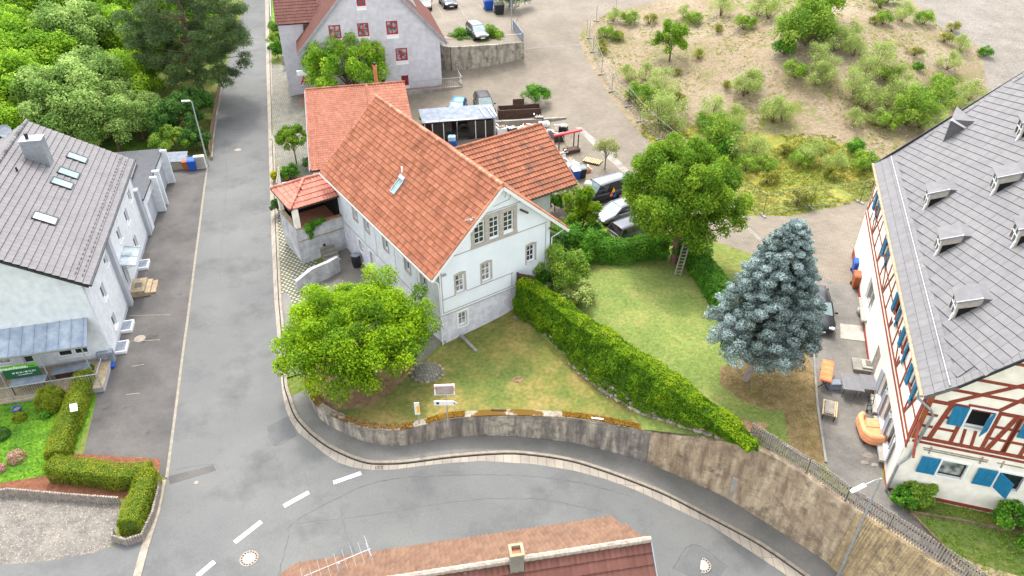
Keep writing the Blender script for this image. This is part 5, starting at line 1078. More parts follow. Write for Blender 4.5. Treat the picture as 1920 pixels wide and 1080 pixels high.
B((cx, zz[3]), (cx, min(RZt - .8, EZt + (cx - ex) * rk - .9)), .26, n1=.045); B((cx + .1, min(zz[5], EZt + (cx - ex) * rk - 1.0)), (cx + 1.3, zz[3] + .1), .17, n1=.038); B((cx - .15, zz[5]), (cx - 1.3, zz[3] + .1), .17, n1=.038)
B((cx, zz[5] + .8), (cx + 2.6, zz[3] + .1), .15, n1=.036)
for k in range(4): B((cx + 2 + k * 1.6, zz[0]), (cx + 2.4 + k * 1.6, zz[3]), .17, n1=.033)
m.build('timber_frame', M['beam'], h)
m = MB(); B((.12, zz[0] - .1), (.12, fz(0) - .05), .22, m, .05); m.build('corner_post', M['beam2'], h)
m = MB(); front.box(m, .02, TWd, 2.0, 2.75, 0, .05); side.box(m, 0, TL, 1.8, 2.65, 0, .05); m.build('plinth', M['beam'], h)
m = MB(); front.box(m, .02, TWd, 1.9, 2.55, 0, .053); m.build('plinth_patch', M['cream'], h)
m = MB()
for x0, x1, z in ((.7, 3.5, zz[0] - .62), (.75, 3.5, zz[0] - .74), (3.9, 8, zz[0] - .66)): front.box(m, x0, x1, z, z + .05, .0, .04)
for x in (1.0, 3.2, 4.1): front.box(m, x, x + .05, zz[0] - .9, zz[0] - .45, .0, .05)
m.build('wall_trellis', M['wood_g'], h)
# timbers, side
m = MB()
for z, w in ((5.75, .16), (6.15, .16), (EZt - .35, .16)): side.bar(m, (.0, z), (TL, z), w, -.05, .03)
m2 = m
for k in range(14):
    x = .3 + k * (TL - .6) / 13; side.bar(m, (x, 6.2), (x, EZt - .4), .14, -.05, .034)
    if k % 2 == 0 and k < 13: side.bar(m, (x + .1, 6.25), (x + 1.3, EZt - .4), .14, -.05, .037)
    if k % 4 == 1: side.bar(m, (x + 1.5, 6.25), (x + .4, 7.6), .13, -.05, .04)
side.bar(m, (TL - .12, 5.7), (TL - .12, EZt - .2), .22, -.05, .045)
side.bar(m, (0, 7.3), (TL, 7.3), .1, -.05, .028)
m.build('timber_frame', M['beam'], h)
# roof
u1 = Vector((RXt - ex, 0, RZt - EZt)); L4 = TL + .9
kick = Vector((1.1, 0, 1.1 * rk * .82)); o1 = Vector((ex, -.35, EZt)); o2 = o1 + kick; u2 = Vector((RXt, 0, RZt)) - Vector((o2.x, 0, o2.z))
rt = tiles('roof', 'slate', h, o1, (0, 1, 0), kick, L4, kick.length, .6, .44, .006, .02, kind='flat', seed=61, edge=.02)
Nn = Vector((0, 1, 0)).cross(u2.normalized())
def rp3(u, v):
    c = FT.cl; d = FT.loc_(W(u, v, 0)) - c; nr_ = Vector((-u2.z, 0, u2.x)).normalized(); t = (o2 - c).dot(nr_) / d.dot(nr_); return c + d * t
dl_ = (rp3(1821, 381) - rp3(1679, 306)).normalized(); ds_ = dl_.cross(Vector((-u2.z, 0, u2.x)).normalized()).normalized()
if ds_.x < 0: ds_ = -ds_
if dl_.y > 0: dl_ = -dl_
us_ = u2.normalized(); big_ = 34.0; o_s = o2 + Vector((0, L4 / 2, 0)) + u2 / 2 - dl_ * 20 - ds_ * 20
def sclip(x, y):
    p = o_s + dl_ * x + ds_ * y - o2; a = p.y; b = p.dot(us_); return .35 < a < L4 - .35 and .1 < b < u2.length - .25
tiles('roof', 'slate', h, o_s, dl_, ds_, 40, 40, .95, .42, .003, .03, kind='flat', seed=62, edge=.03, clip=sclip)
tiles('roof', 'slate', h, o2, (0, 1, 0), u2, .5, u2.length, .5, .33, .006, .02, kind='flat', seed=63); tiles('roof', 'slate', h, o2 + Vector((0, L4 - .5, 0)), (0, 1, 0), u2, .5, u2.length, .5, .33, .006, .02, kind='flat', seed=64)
m = MB(); a_ = -.35; b_ = L4 - .35
m.slab([o1 - Z3 * .03, Vector((ex, b_, EZt - .03)), Vector((o2.x, b_, o2.z - .03)), o2 - Z3 * .03][::-1], .14); m.slab([o2 - Z3 * .03, Vector((o2.x, b_, o2.z - .03)), Vector((RXt, b_, RZt - .03)), Vector((RXt, a_, RZt - .03))][::-1], .14)
xe = 2 * RXt - ex; m.slab([(xe, b_, EZt - .03), (xe, a_, EZt - .03), (RXt, a_, RZt - .03), (RXt, b_, RZt - .03)][::-1], .14); m.build('roof_deck', M['slate'], h)
ridge('ridge_tiles', 'slate', rt, (RXt, a_, RZt + .0), (RXt, b_, RZt + .0), .2, .5)
gutter(h, (ex - .1, a_, EZt - .02), (ex - .1, b_, EZt - .02), .09, 'sandb')
MB().tube([o1 + kick * .75 + Vector((0, .1, .1)), o1 + kick * .75 + Vector((0, L4 - .2, .1))], .03, 6).build('snow_rail', M['steel'], h)
pipe(h, [(ex - .1, .1, EZt - .1), (ex - .1, .05, EZt - .45), (.2, -.2, EZt - .8), (.45, -.12, EZt - 1.2), (.25, -.12, 5.2), (-.05, -.14, 4.6), (-.08, -.14, 2.3)], .065, 'metal')
MB().beam(o2 + Vector((0, -.02, -.08)), Vector((RXt, a_ - .02, RZt - .08)), .04, .14).build('verge_trim', M['metal_d'], h); m = MB(); m.beam(Vector((ex, b_ + .02, EZt - .08)), Vector((RXt, b_ + .02, RZt - .08)), .06, .16); m.build('verge_trim', M['metal_d'], h)
# dormers
nr = Vector((-u2.z, 0, u2.x)).normalized(); su2 = u2.normalized()
def roof_at(u, v):
    c = FT.cl; d = FT.loc_(W(u, v, 0)) - c; t = (o2 - c).dot(nr) / d.dot(nr); return c + d * t
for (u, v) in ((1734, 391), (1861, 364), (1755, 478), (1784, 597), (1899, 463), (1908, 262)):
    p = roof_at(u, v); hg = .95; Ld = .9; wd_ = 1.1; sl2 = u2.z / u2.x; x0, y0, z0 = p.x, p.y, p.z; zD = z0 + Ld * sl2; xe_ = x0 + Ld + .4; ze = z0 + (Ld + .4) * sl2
    tA, tB = z0 + hg, zD + hg * .42; d = MB()
    for y in (y0, y0 + wd_ - .08): d.slab([(x0, y, z0 - .15), (x0 + Ld, y, zD - .15), (x0 + Ld, y, tB), (x0, y, tA)], -.08)
    q = d.build('dormer', M['stone'], h)
    f_ = MB(); f_.slab([(x0 - .12, y0 - .1, tA + .05), (x0 + Ld, y0 - .1, tB + .05), (x0 + Ld, y0 + wd_ + .1, tB + .05), (x0 - .12, y0 + wd_ + .1, tA + .05)], .06); f_.slab([(x0 + Ld, y0 - .1, tB + .05), (xe_, y0 - .1, ze + .02), (xe_, y0 + wd_ + .1, ze + .02), (x0 + Ld, y0 + wd_ + .1, tB + .05)], .06)
    f_.slab([(x0 + Ld, y0, zD - .1), (xe_, y0, ze - .1), (xe_, y0, ze), (x0 + Ld, y0, tB)], -.06); f_.build('dormer_roof', M['slate'], q)
    f_ = MB(); f_.slab([(x0 + .1, y0 - .11, z0 + .0), (x0 + Ld - .02, y0 - .11, zD - .02), (x0 + .1, y0 - .11, z0 + hg * .7)], .03); f_.build('dormer_side_shade', M['dark'], q)  # dark triangle on the near cheek, painted in as the shade of a recess
    f_ = MB(); f_.beam((x0 + Ld, y0 - .03, zD - .05), (x0 + Ld, y0 - .03, tB + .05), .12, .06, up=(0, 1, 0)); f_.build('dormer_flashing', M['frame'], q); f_ = MB(); f_.beam((x0 - .03, y0 - .03, z0 - .1), (x0 + .0, y0 - .03, z0 + .32), .14, .08, up=(0, 1, 0)); f_.build('dormer_flashing', M['frame'], q)
    f_ = MB(); f_.beam((x0 - .14, y0 - .12, tA + .05), (x0 + Ld, y0 - .12, tB + .05), .04, .08); f_.build('dormer_trim', M['metal'], q)
    Pd = Pl((x0 + .02, y0 + wd_ - .1, z0 + .12), (0, -1, 0), (-1, 0, 0)); f_ = MB(); Pd.box(f_, 0, wd_ - .2, 0, hg - .2, -.05, -.02); f_.build('pane', M['glass'], q)
    f_ = MB(); w4 = wd_ - .2
    for a_, b_ in ((0, .06), (w4 / 2 - .03, w4 / 2 + .03), (w4 - .06, w4)): Pd.box(f_, a_, b_, 0, hg - .2, -.02, .01)
    Pd.box(f_, .06, w4 - .06, .36, .41, -.02, .008); f_.build('dormer_frame', M['frame'], q)
# gable notch on the far verge
p = roof_at(1806, 240); m = MB(); m.prism([(p.x - .9, p.y - .2), (p.x + .5, p.y - .1), (p.x - .2, p.y + 2.2)], p.z - 1.0, p.z + .55); m.build('rear_dormer', M['slate'], h); m = MB(); m.beam((p.x - .9, p.y - .28, p.z + .57), (p.x + .5, p.y - .18, p.z - .1), .1, .1); m.build('rear_dormer_trim', M['frame'], h)
# ------------------------------------------------------------------ vegetation
def leaves(name, mt, par, P, N, size, tone, aspect=.62, seed=0, curl=True):
    """many small leaf faces: positions P, facing N, edge length size"""
    rs = np.random.RandomState(seed); n = len(P); N = N / (np.linalg.norm(N, axis=1)[:, None] + 1e-9)
    A = rs.normal(size=(n, 3)); T = np.cross(N, A); T /= np.linalg.norm(T, axis=1)[:, None] + 1e-9; B = np.cross(N, T)
    s = (size * np.ones(n))[:, None] * .5
    V = np.empty((n, 4, 3)); V[:, 0] = P - T * s; V[:, 1] = P + B * s * aspect; V[:, 2] = P + T * s; V[:, 3] = P - B * s * aspect
    if curl: V[:, 0] -= N * s * .35; V[:, 2] -= N * s * .35
    return npmesh(name, V.reshape(-1, 3), np.arange(n * 4).reshape(n, 4), np.clip(tone, 0, 1), M[mt], par)
def clump_pts(cl, n, seed, up=.35, shell=.5, flat=1.0, tonevar=.28, leafvar=.22, base=.5):
    """cl: list of (centre, radius); n leaves in all, shared by surface"""
    rs = np.random.RandomState(seed); w = np.array([r ** 2 for _, r in cl]); w = w / w.sum(); P, N, T = [], [], []
    for (c, r), q in zip(cl, w):
        k = max(4, int(n * q)); d = rs.normal(size=(k, 3)); d[:, 2] += up; d /= np.linalg.norm(d, axis=1)[:, None]
        rr = r * (shell + (1 - shell) * rs.uniform(size=k) ** .6) * (1 + .12 * rs.normal(size=k)); p = d * rr[:, None]; p[:, 2] *= flat
        P.append(np.array(c) + p); nn = d * .7 + rs.normal(size=(k, 3)) * .45; nn[:, 2] += .45; N.append(nn)
        T.append(base + tonevar * rs.normal() * .6 + leafvar * rs.normal(size=k))
    return np.concatenate(P), np.concatenate(N), np.concatenate(T)
def crown_clumps(rs, c, rx, ry, rz, n, r0, r1, low=-.55, fill=.25):
    out = []
    while len(out) < n:
        d = rs.normal(size=3); d /= np.linalg.norm(d)
        if d[2] < low: continue
        k = rs.uniform(.25, .7) if rs.uniform() < fill else rs.uniform(.74, 1.0)
        out.append((np.array(c) + d * np.array([rx, ry, rz]) * k, rs.uniform(r0, r1)))
    return out
def trunk_limbs(par, mt, base_r, h, tips, fork=.45, seed=0, lean=(0, 0)):
    m = MB(); rs = random.Random(seed); top = Vector((lean[0], lean[1], h)); pts = [Vector((0, 0, -.3)), Vector((lean[0] * .2, lean[1] * .2, h * .3)), Vector((lean[0] * .6, lean[1] * .6, h * .7)), top]
    m.tube(pts, [base_r * 1.25, base_r, base_r * .8, base_r * .45], 9)
    for t in tips:
        t = Vector(t); s = pts[1].lerp(top, rs.uniform(fork - .2, 1)); mid = s.lerp(t, .5) + Vector((rs.uniform(-.2, .2), rs.uniform(-.2, .2), rs.uniform(0, .35)))
        m.tube([s, mid, t], [base_r * .38, base_r * .24, base_r * .08], 6, cap=False)
    return m.build('trunk', M[mt], par)
def tree(name, label, loc, h, R, trunk_h, nclump, nleaf, lsize, mt, bark='bark', seed=1, group=None, rz_=None, cat='tree', squash=1, r0=.16, r1=.3, up=.35, tv=.28, base_r=None, low=-.55, lean=(0, 0), fill=.25):
    rs = np.random.RandomState(seed); t = thing(name, label, cat, loc, rs.uniform(0, 6) if not lean[0] else 0, group); ch = h - trunk_h; c = (lean[0], lean[1], trunk_h + ch * .5)
    cl = crown_clumps(rs, c, R, R * squash, ch * .5, nclump, R * r0, R * r1, low, fill)
    P, N, T = clump_pts(cl, nleaf, seed, up, tonevar=tv)
    leaves('crown', mt, t, P, N, lsize * rs.uniform(.7, 1.3, len(P)), T, seed=seed)
    trunk_limbs(t, bark, base_r or max(.05, h * .022), trunk_h + ch * .45, [q[0] for q in cl[:: max(1, len(cl) // 22)]], seed=seed, lean=lean)
    return t
# --- bright tree in front of the white house
bt = GL(672, 745, 0); bt = Vector((bt.x + .3, bt.y + 1.2, .3))
def special_bright():
    rs = np.random.RandomState(5); t = thing('broadleaf_tree', 'large bright green tree leaning over the low curved wall by the white house', 'tree', bt)
    cl = []
    for k in range(230):
        d = rs.normal(size=3); d /= np.linalg.norm(d)
        if d[2] < -.35: continue
        q = rs.uniform(.3, 1.0) ** .5; p = np.array([-.3, -.1, 3.8]) + d * np.array([4.35, 3.7, 2.3]) * q
        cl.append((p, rs.uniform(.5, .95)))
    for p, r in [((-4.9, -.2, 3.0), .6), ((-4.4, -1.6, 2.7), .6), ((-4.2, -2.0, 3.0), .7), ((4.0, 1.2, 4.8), .7), ((4.4, .3, 4.2), .7), ((3.6, 2.2, 5.3), .6), ((1.6, 2.6, 6.2), .8), ((.6, 2.8, 6.4), .6), ((-3.0, 2.0, 5.2), .8), ((-2, -3.5, 2.9), .8), ((-.6, -3.9, 2.7), .8), ((1.2, -3.4, 2.8), .7)]: cl.append((np.array(p), r))
    P, N, T = clump_pts(cl, 84000, 5, .5, .42, tonevar=.45, leafvar=.2)
    leaves('crown', 'l_bright', t, P, N, .155 * rs.uniform(.6, 1.3, len(P)), T, seed=5)
    trunk_limbs(t, 'bark', .22, 2.6, [c for c, r in cl[::5]], .3, 5)
special_bright()
# --- cherry tree with the ladder
ct = G(1262, 492)
def cherry():
    rs = np.random.RandomState(8); t = thing('cherry_tree', 'tall green tree with a ladder leaning in it behind the upper lawn', 'tree', ct)
    cl = []
    for k in range(230):
        d = rs.normal(size=3); d /= np.linalg.norm(d)
        if d[2] < -.6: continue
        q = rs.uniform(.2, 1.0) ** .5; p = np.array([-.2, .1, 5.5]) + d * np.array([3.9, 3.7, 3.6]) * q; cl.append((p, rs.uniform(.45, .85)))
    for p, r in [((3.9, -.6, 4.2), .7), ((4.2, -.3, 3.4), .6), ((4.4, 0, 5.0), .7), ((-3.8, 0, 6.8), .6), ((-3.2, .5, 7.7), .6), ((-1.0, .5, 9.4), .7), ((.4, .5, 9.2), .6), ((3.3, 0, 2.6), .5)]: cl.append((np.array(p), r))
    P, N, T = clump_pts(cl, 80000, 8, .4, .5, tonevar=.3, leafvar=.24, base=.45)
    leaves('crown', 'l_mid', t, P, N, .19 * rs.uniform(.6, 1.3, len(P)), T, seed=8, aspect=.5)
    trunk_limbs(t, 'bark_r', .2, 4.6, [c for c, r in cl[::6]], .3, 8)
cherry()
# --- blue spruce
def spruce():
    rs = np.random.RandomState(4); b = G(1397, 712); t = thing('blue_spruce', 'blue needled spruce standing in bark mulch beside the dark parked car', 'tree', b)
    Hs, Rm = 10.6, 3.5; P, N, T = [], [], []; br = MB(); ax = np.array([.9, .4])
    z = 3.1; lean = lambda z: np.array([.75 * z / Hs + .15 * min(1, z / 2.5), .4 * z / Hs])
    while z < Hs - .12:
        u = (z - 3.1) / (Hs - 3.1); L = Rm * (1 - u) ** .72 * (1.0 if u > .14 else .66 + 2.4 * u) + .12; nb_ = int(8 + 10 * (1 - u))
        for k in range(nb_):
            a = 2 * math.pi * (k + rs.uniform(-.3, .3)) / nb_ + z * 2.1; l = L * rs.uniform(.72, 1.08); dr = -.10 - .16 * (1 - u); c0 = lean(z)
            dirx, diry = math.cos(a), math.sin(a); br.tube([(c0[0], c0[1], z), (c0[0] + dirx * l * .9, c0[1] + diry * l * .9, z + dr * l * .7)], [.035, .012], 4, cap=False)
            tn = rs.normal() * .14; kk = 4 if l > 1 else 2
            for j in range(kk):
                f = (j + .8) / kk; px, py, pz = c0[0] + dirx * l * f, c0[1] + diry * l * f, z + dr * l * f + .1 * f * f
                n = int(60 + 130 * f); rr = (.18 + .27 * f) * (.6 + .4 * (1 - u))
                d = rs.normal(size=(n, 3)); d /= np.linalg.norm(d, axis=1)[:, None]; q = d * rr * np.array([1, 1, .5]) * rs.uniform(.55, 1, size=(n, 1))
                P.append(np.array([px, py, pz]) + q); nn = d * .5 + rs.normal(size=(n, 3)) * .6; nn[:, 2] += .3; N.append(nn)
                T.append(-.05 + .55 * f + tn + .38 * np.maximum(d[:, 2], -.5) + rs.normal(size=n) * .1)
        z += .31 * (1 - .3 * u)
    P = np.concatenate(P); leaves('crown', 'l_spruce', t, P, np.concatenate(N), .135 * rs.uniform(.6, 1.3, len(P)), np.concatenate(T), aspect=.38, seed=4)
    tk = MB(); tk.tube([(0, 0, -.2), (.3, .06, 1.5), (*lean(6), 6), (*lean(Hs), Hs)], [.24, .17, .1, .02], 9); tk.build('trunk', M['bark_g'], t); br.build('branches', M['bark_r'], t)
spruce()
# --- the wood in the upper left
FOR = [(60, 235, 8.5, 4.6, 0, 'l_forest'), (110, 170, 8, 4.4, 1, 'l_forest'), (170, 130, 9, 4.4, 4, 'l_willow'), (250, 180, 6.5, 3.8, 0, 'l_forest'), (290, 60, 9, 4.8, 1, 'l_forest'), (200, -60, 10, 5, 2, 'l_forest'), (350, 60, 8, 4.2, 0, 'l_forest'), (270, 225, 4.5, 3, 3, 'l_willow'), (-60, 130, 10, 5, 1, 'l_forest'), (330, 120, 6, 3.6, 1, 'l_forest'), (60, 150, 9, 4.6, 0, 'l_forest'), (10, 200, 9, 4.8, 1, 'l_forest'), (20, 130, 9, 5, 1, 'l_forest'), (95, 60, 10, 5, 2, 'l_forest'), (30, 20, 10, 5, 0, 'l_forest'), (0, 290, 7, 3.6, 1, 'l_forest'), (200, 35, 9, 4.6, 1, 'l_forest'), (150, 245, 8.0, 4.4, 3, 'l_willow'), (195, 205, 7.5, 4, 4, 'l_willow'), (240, 110, 8, 4.2, 2, 'l_forest'), (-30, 80, 9, 5, 2, 'l_forest'), (140, -20, 10, 5, 0, 'l_forest'), (60, -50, 10, 5, 1, 'l_forest'), (260, -10, 9, 4.6, 2, 'l_forest'), (-60, 200, 9, 5, 0, 'l_forest'), (330, -40, 8, 4.5, 1, 'l_forest'), (225, 250, 5.5, 3.2, 4, 'l_willow'), (-40, -20, 10, 5, 2, 'l_forest'), (425, -60, 7, 4.0, 1, 'l_forest'), (400, -10, 6, 3.6, 0, 'l_forest'), (380, 60, 5, 3.2, 2, 'l_forest')]
flabel = {0: 'tall light green broadleaf tree in the wood behind the left house', 1: 'yellow green dense tree in the wood behind the left house', 2: 'bright green round crowned tree in the upper left wood', 3: 'pale grey green willow like tree behind the left house', 4: 'soft pale green tree next to the dark pine'}
protos = {}
for i, (u, v, hh, R, kd, mt) in enumerate(FOR):
    p = GL(u, v + 35)
    if kd not in protos:
        t = tree('woodland_tree', flabel[kd], p, 9, 4.6, 1.6, 75, 22000, .30, 'l_willow' if kd >= 3 else 'l_forest', seed=70 + kd, group='trees of the wood at the upper left', r0=.17, r1=.3, tv=.34); protos[kd] = t
        t.scale = (R / 4.6,) * 2 + (hh / 9,)
    else:
        t = copy_tree(protos[kd]); t.location = p; t.scale = (R / 4.6, R / 4.6, hh / 9); t.rotation_euler = (0, 0, i * 1.3)
# dark pine
def pine():
    rs = np.random.RandomState(12); b = GL(383, 192); t = thing('pine_tree', 'tall dark pine with reddish trunk leaning over the street', 'tree', b); Hp = 19; cl = []; lx = lambda z: np.array([-.3 * (z / Hp), .5 * z / Hp, z])
    m = MB(); m.tube([lx(-.3), lx(4), lx(9), lx(13), lx(Hp)], [.36, .3, .23, .14, .04], 9)
    for k in range(300):
        z = rs.uniform(3.2, Hp) if k % 3 else rs.uniform(3.2, 10); u = (z - 3.2) / (Hp - 3.2); R = 6.9 * math.sin(math.pi * min(1, .18 + u * .82)) ** .6 * (1 - .2 * u); a = rs.uniform(0, 2 * math.pi); q = rs.uniform(.35, 1.0) ** .6
        c = lx(z) + np.array([math.cos(a) * R * q + .2, math.sin(a) * R * q * .9, rs.uniform(-.1, .5)]); cl.append((c, rs.uniform(.65, 1.15)))
        if k % 6 == 0: m.tube([lx(z - .7), c], [.07, .02], 5, cap=False)
    P, N, T = clump_pts(cl, 150000, 12, .6, .35, .55, tonevar=.3, leafvar=.2, base=.48)
    leaves('crown', 'l_pine', t, P, N, .25 * rs.uniform(.6, 1.3, len(P)), T, aspect=.3, seed=12); m.build('trunk', M['bark'], t)
pine()
for k, (u, v, hh, R, mt, lb) in enumerate([(340, 262, 4.6, 2.4, 'l_dark', 'dark evergreen bush below the pine beside the fence'), (372, 235, 4.2, 2.0, 'l_dark', 'dark evergreen bush at the foot of the pine trunk'), (300, 262, 3.8, 2.2, 'l_dark', 'dark leafy bush behind the garages lawn'), (325, 290, 2.6, 1.7, 'l_shrub_g', 'yellow green bush behind the grey bin store'), (372, 283, 2.4, 1.5, 'l_dark', 'small dark bush directly behind the bins'),
                                        (120, 262, 2.6, 2.4, 'l_shrub_g', 'pale bush right behind the grey tiled roof'), (205, 262, 2.6, 2.4, 'l_laurel', 'rounded bush behind the left house lawn'), (150, 285, 1.6, 1.8, 'l_shrub_g', 'low hedge plant behind the small lawn')]):
    tree('garden_bush', lb, GL(u, v), hh, R, .2, 34, 9000, .2, mt, seed=90 + k, cat='bush', low=-.2)
# small trees and bushes around
tree('street_tree', 'loose green tree in front of the grey house with red windows', G(655, 196) + Vector((0, .2, 0)), 7.3, 4.6, .8, 110, 26000, .22, 'l_forest', seed=31, r0=.12, r1=.24, tv=.35)
tree('round_tree', 'small ball shaped tree on a thin stem by the low outbuilding', G(556, 306), 3.6, 1.45, 1.7, 40, 7000, .15, 'l_mid', seed=32, base_r=.06, low=-.7)
tree('sapling', 'pale young tree beside the black van and the pallet', G(1134, 318), 3.0, 1.2, 1.2, 26, 2200, .12, 'l_sap', seed=33, base_r=.05, r0=.2, r1=.4)
for k, (u, v, hh, R, mt, lb, n) in enumerate([
    (1085, 455, 4.6, 1.35, 'l_thuja', 'tall upright thuja beside the black van', 9000), (1075, 480, 2.6, 1.9, 'l_laurel', 'rounded light green bush below the thuja', 8000), (1112, 466, 1.7, 1.2, 'l_laurel', 'leafy bush between the thuja and the clipped laurel hedge', 6000), (1048, 548, 3.4, 1.7, 'l_shrub_g', 'loose tall bush at the right corner of the white house', 7000),
    (1246, 484, 1.9, 1.2, 'l_laurel', 'leafy bush at the left foot of the ladder tree', 3500), (1296, 486, 2.0, 1.2, 'l_laurel', 'leafy bush at the right foot of the ladder tree', 3500),
    (1030, 500, 2.6, 1.4, 'l_dark', 'dark climbing bush against the right corner of the white house', 5000), (1085, 570, 1.3, 1.2, 'l_shrub', 'low grey green shrub at the end of the flower bed', 3500), (1058, 574, 1.0, .9, 'l_yellow', 'yellow flowering shrub beside the long hedge', 3000), (1010, 540, 1.8, 1.2, 'l_laurel', 'bush squeezed between the white house and the long hedge', 4000),
    (1003, 196, 1.9, 1.5, 'l_laurel', 'round bush standing in the paved yard beside the dark planter', 4500), (866, 92, 2.2, 1.5, 'l_laurel', 'left bush on top of the parking lot wall', 4500), (893, 92, 1.1, 1.2, 'l_shrub', 'low silvery shrub between the two bushes on the parking lot wall', 2500), (918, 88, 2.2, 1.7, 'l_mid', 'right large bush on top of the parking lot wall', 5500), (955, 18, 3.2, 2.8, 'l_dark', 'dark bush behind the rubbish containers at the parking lot', 8000), (925, -12, 3.0, 2.6, 'l_dark', 'dark hedge bush at the top edge behind the parking lot', 6000),
    (522, 110, 2.2, 1.0, 'l_laurel', 'light green bush beside the upper street kerb', 3500), (521, 60, 1.6, 1.3, 'l_laurel', 'leafy shrub below the small lawn wall at the upper street', 3500), (519, 90, 2.0, 1.2, 'l_shrub_g', 'middle shrub of the upper street bed', 3500), (545, 336, 1.3, .9, 'l_laurel', 'small bush behind the tiled canopy', 2500), (527, 338, .9, .8, 'l_yellow', 'yellow green shrub by the street behind the canopy', 2000), (590, 316, 1.2, .9, 'l_dark', 'little dark shrub at the low outbuilding wall', 1800),
    (525, 405, 1.6, .7, 'l_dark', 'ivy growing at the street side of the covered terrace', 2500), (1722, 935, 1.1, .75, 'l_shrub_g', 'leafy shrub at the drainpipe corner of the half timbered house', 4500), (1900, 1000, 1.3, 1.1, 'l_laurel', 'bush at the foot of the gable wall at the right edge', 3500), (1690, 945, .9, .55, 'l_laurel', 'low shrub just below the gable corner', 3000),
    (690, 262, 1.5, 1.2, 'l_dark', 'bush hidden between outbuildings', 500), (800, 232, 1.4, .8, 'l_shrub', 'weedy shrub beside the storage shed roof', 2000), (1060, 385, 2.4, 1.2, 'l_shrub', 'grey green grassy bush under the rear wing roof', 3000), (1040, 395, 1.5, .8, 'l_laurel', 'small bush behind the carport post', 2000)]):
    if 'hidden' in lb: continue
    tree('garden_bush', lb, G(u, v), hh, R, .1, 30, n, .15, mt, seed=110 + k, cat='bush', low=-.2, r0=.2, r1=.36)
# ivy over the terrace parapet
def ivy():
    t = thing('ivy_plant', 'green ivy trailing over the terrace parapet beside the cream column', 'plant', FM.g(-2.9, 15.45, 3.2), FM.a); cl = [((x, -.08, z), r) for x, z, r in ((0, 0, .32), (.25, .05, .3), (.55, .1, .3), (.9, .15, .28), (1.25, .2, .22), (0, -.4, .25), (.15, -.75, .2), (.1, -1.05, .14), (.35, -.3, .2))]
    P, N, T = clump_pts(cl, 2600, 3, .2, .4); P[:, 1] = np.minimum(P[:, 1], .1); leaves('foliage', 'l_laurel', t, P, N, .13, T); m = MB(); m.tube([(0, 0, -1.0), (.05, -.02, 0), (1.2, 0, .1)], .02, 5); m.build('stem', M['bark'], t)
ivy()
# --- hedges: a lofted twig core wrapped in leaf faces
def hedge(name, label, sections, mt, density=130, lsize=.11, seed=1, bulge=.12, group=None, tv=.12, base=.5, closed_ends=True, topbright=0, core='core', cat='hedge'):
    """sections: list of rings [(x,y,z) x k] foot-left, top-left, top-right, foot-right ..."""
    rs = np.random.RandomState(seed); S = [np.array(s, float) for s in sections]; o = S[len(S) // 2].mean(0).copy(); o[2] = S[len(S) // 2][:, 2].min()
    t = thing(name, label, cat, tuple(o), 0, group); k = len(S[0]); c = [s.mean(0) for s in S]
    vs = []; fs = []
    for s, m_ in zip(S, c): vs += [tuple(m_ + (p - m_) * .62 - o) for p in s]
    for i in range(len(S) - 1):
        for j in range(k - 1): fs.append((i * k + j, i * k + j + 1, (i + 1) * k + j + 1, (i + 1) * k + j))
    fs += [tuple(range(k - 1, -1, -1)), tuple(range((len(S) - 1) * k, len(S) * k))]; MB().add(vs, fs).build('branches', M[core], t)
    P, N, T = [], [], []
    def patch(a, b, c_, d, tb):
        ar = .5 * (np.linalg.norm(np.cross(b - a, d - a)) + np.linalg.norm(np.cross(b - c_, d - c_))); n = int(ar * density)
        if n < 1: return
        u = rs.uniform(size=(n, 1)); v = rs.uniform(size=(n, 1)); p = (a * (1 - u) + b * u) * (1 - v) + (d * (1 - u) + c_ * u) * v; nn = np.cross(b - a, d - a); nn /= np.linalg.norm(nn) + 1e-9
        w = np.array([noise.noise(Vector(q) * .9) + .6 * noise.noise(Vector(q) * 2.7) for q in p])[:, None]
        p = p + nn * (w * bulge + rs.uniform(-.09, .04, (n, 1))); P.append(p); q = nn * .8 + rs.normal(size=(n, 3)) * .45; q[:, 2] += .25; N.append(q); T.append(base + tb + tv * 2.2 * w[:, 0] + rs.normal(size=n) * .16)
    cc = np.mean(c, 0)
    for i in range(len(S) - 1):
        mid = (c[i] + c[i + 1]) / 2
        for j in range(k - 1):
            a, b, c_, d = S[i][j], S[i + 1][j], S[i + 1][j + 1], S[i][j + 1]; nn = np.cross(b - a, d - a); q = (a + b + c_ + d) / 4 - mid; tb = topbright * max(0, abs(nn[2]) / (np.linalg.norm(nn) + 1e-9) - .5)  # upward faces get a lighter leaf tone, imitating light from above
            if nn.dot(q) < 0: a, b, c_, d = b, a, d, c_
            patch(a, b, c_, d, tb)
    for s, m_, oth in ((S[0], c[0], c[1]), (S[-1], c[-1], c[-2])):
        for j in range(k - 1):
            a, b, d = s[j], s[j + 1], m_; nn = np.cross(b - a, d - a)
            if nn.dot(m_ - oth) < 0: a, b = b, a
            for _ in range(3): patch(a, b, (b + d) / 2, d, 0)
        a, b, d = s[-1], s[0], m_; nn = np.cross(b - a, d - a)
        if nn.dot(m_ - oth) < 0: a, b = b, a
        patch(a, b, (b + d) / 2, d, 0)
    P = np.concatenate(P) - o; leaves('foliage', mt, t, P, np.concatenate(N), lsize * rs.uniform(.6, 1.35, len(P)), np.concatenate(T), seed=seed); return t
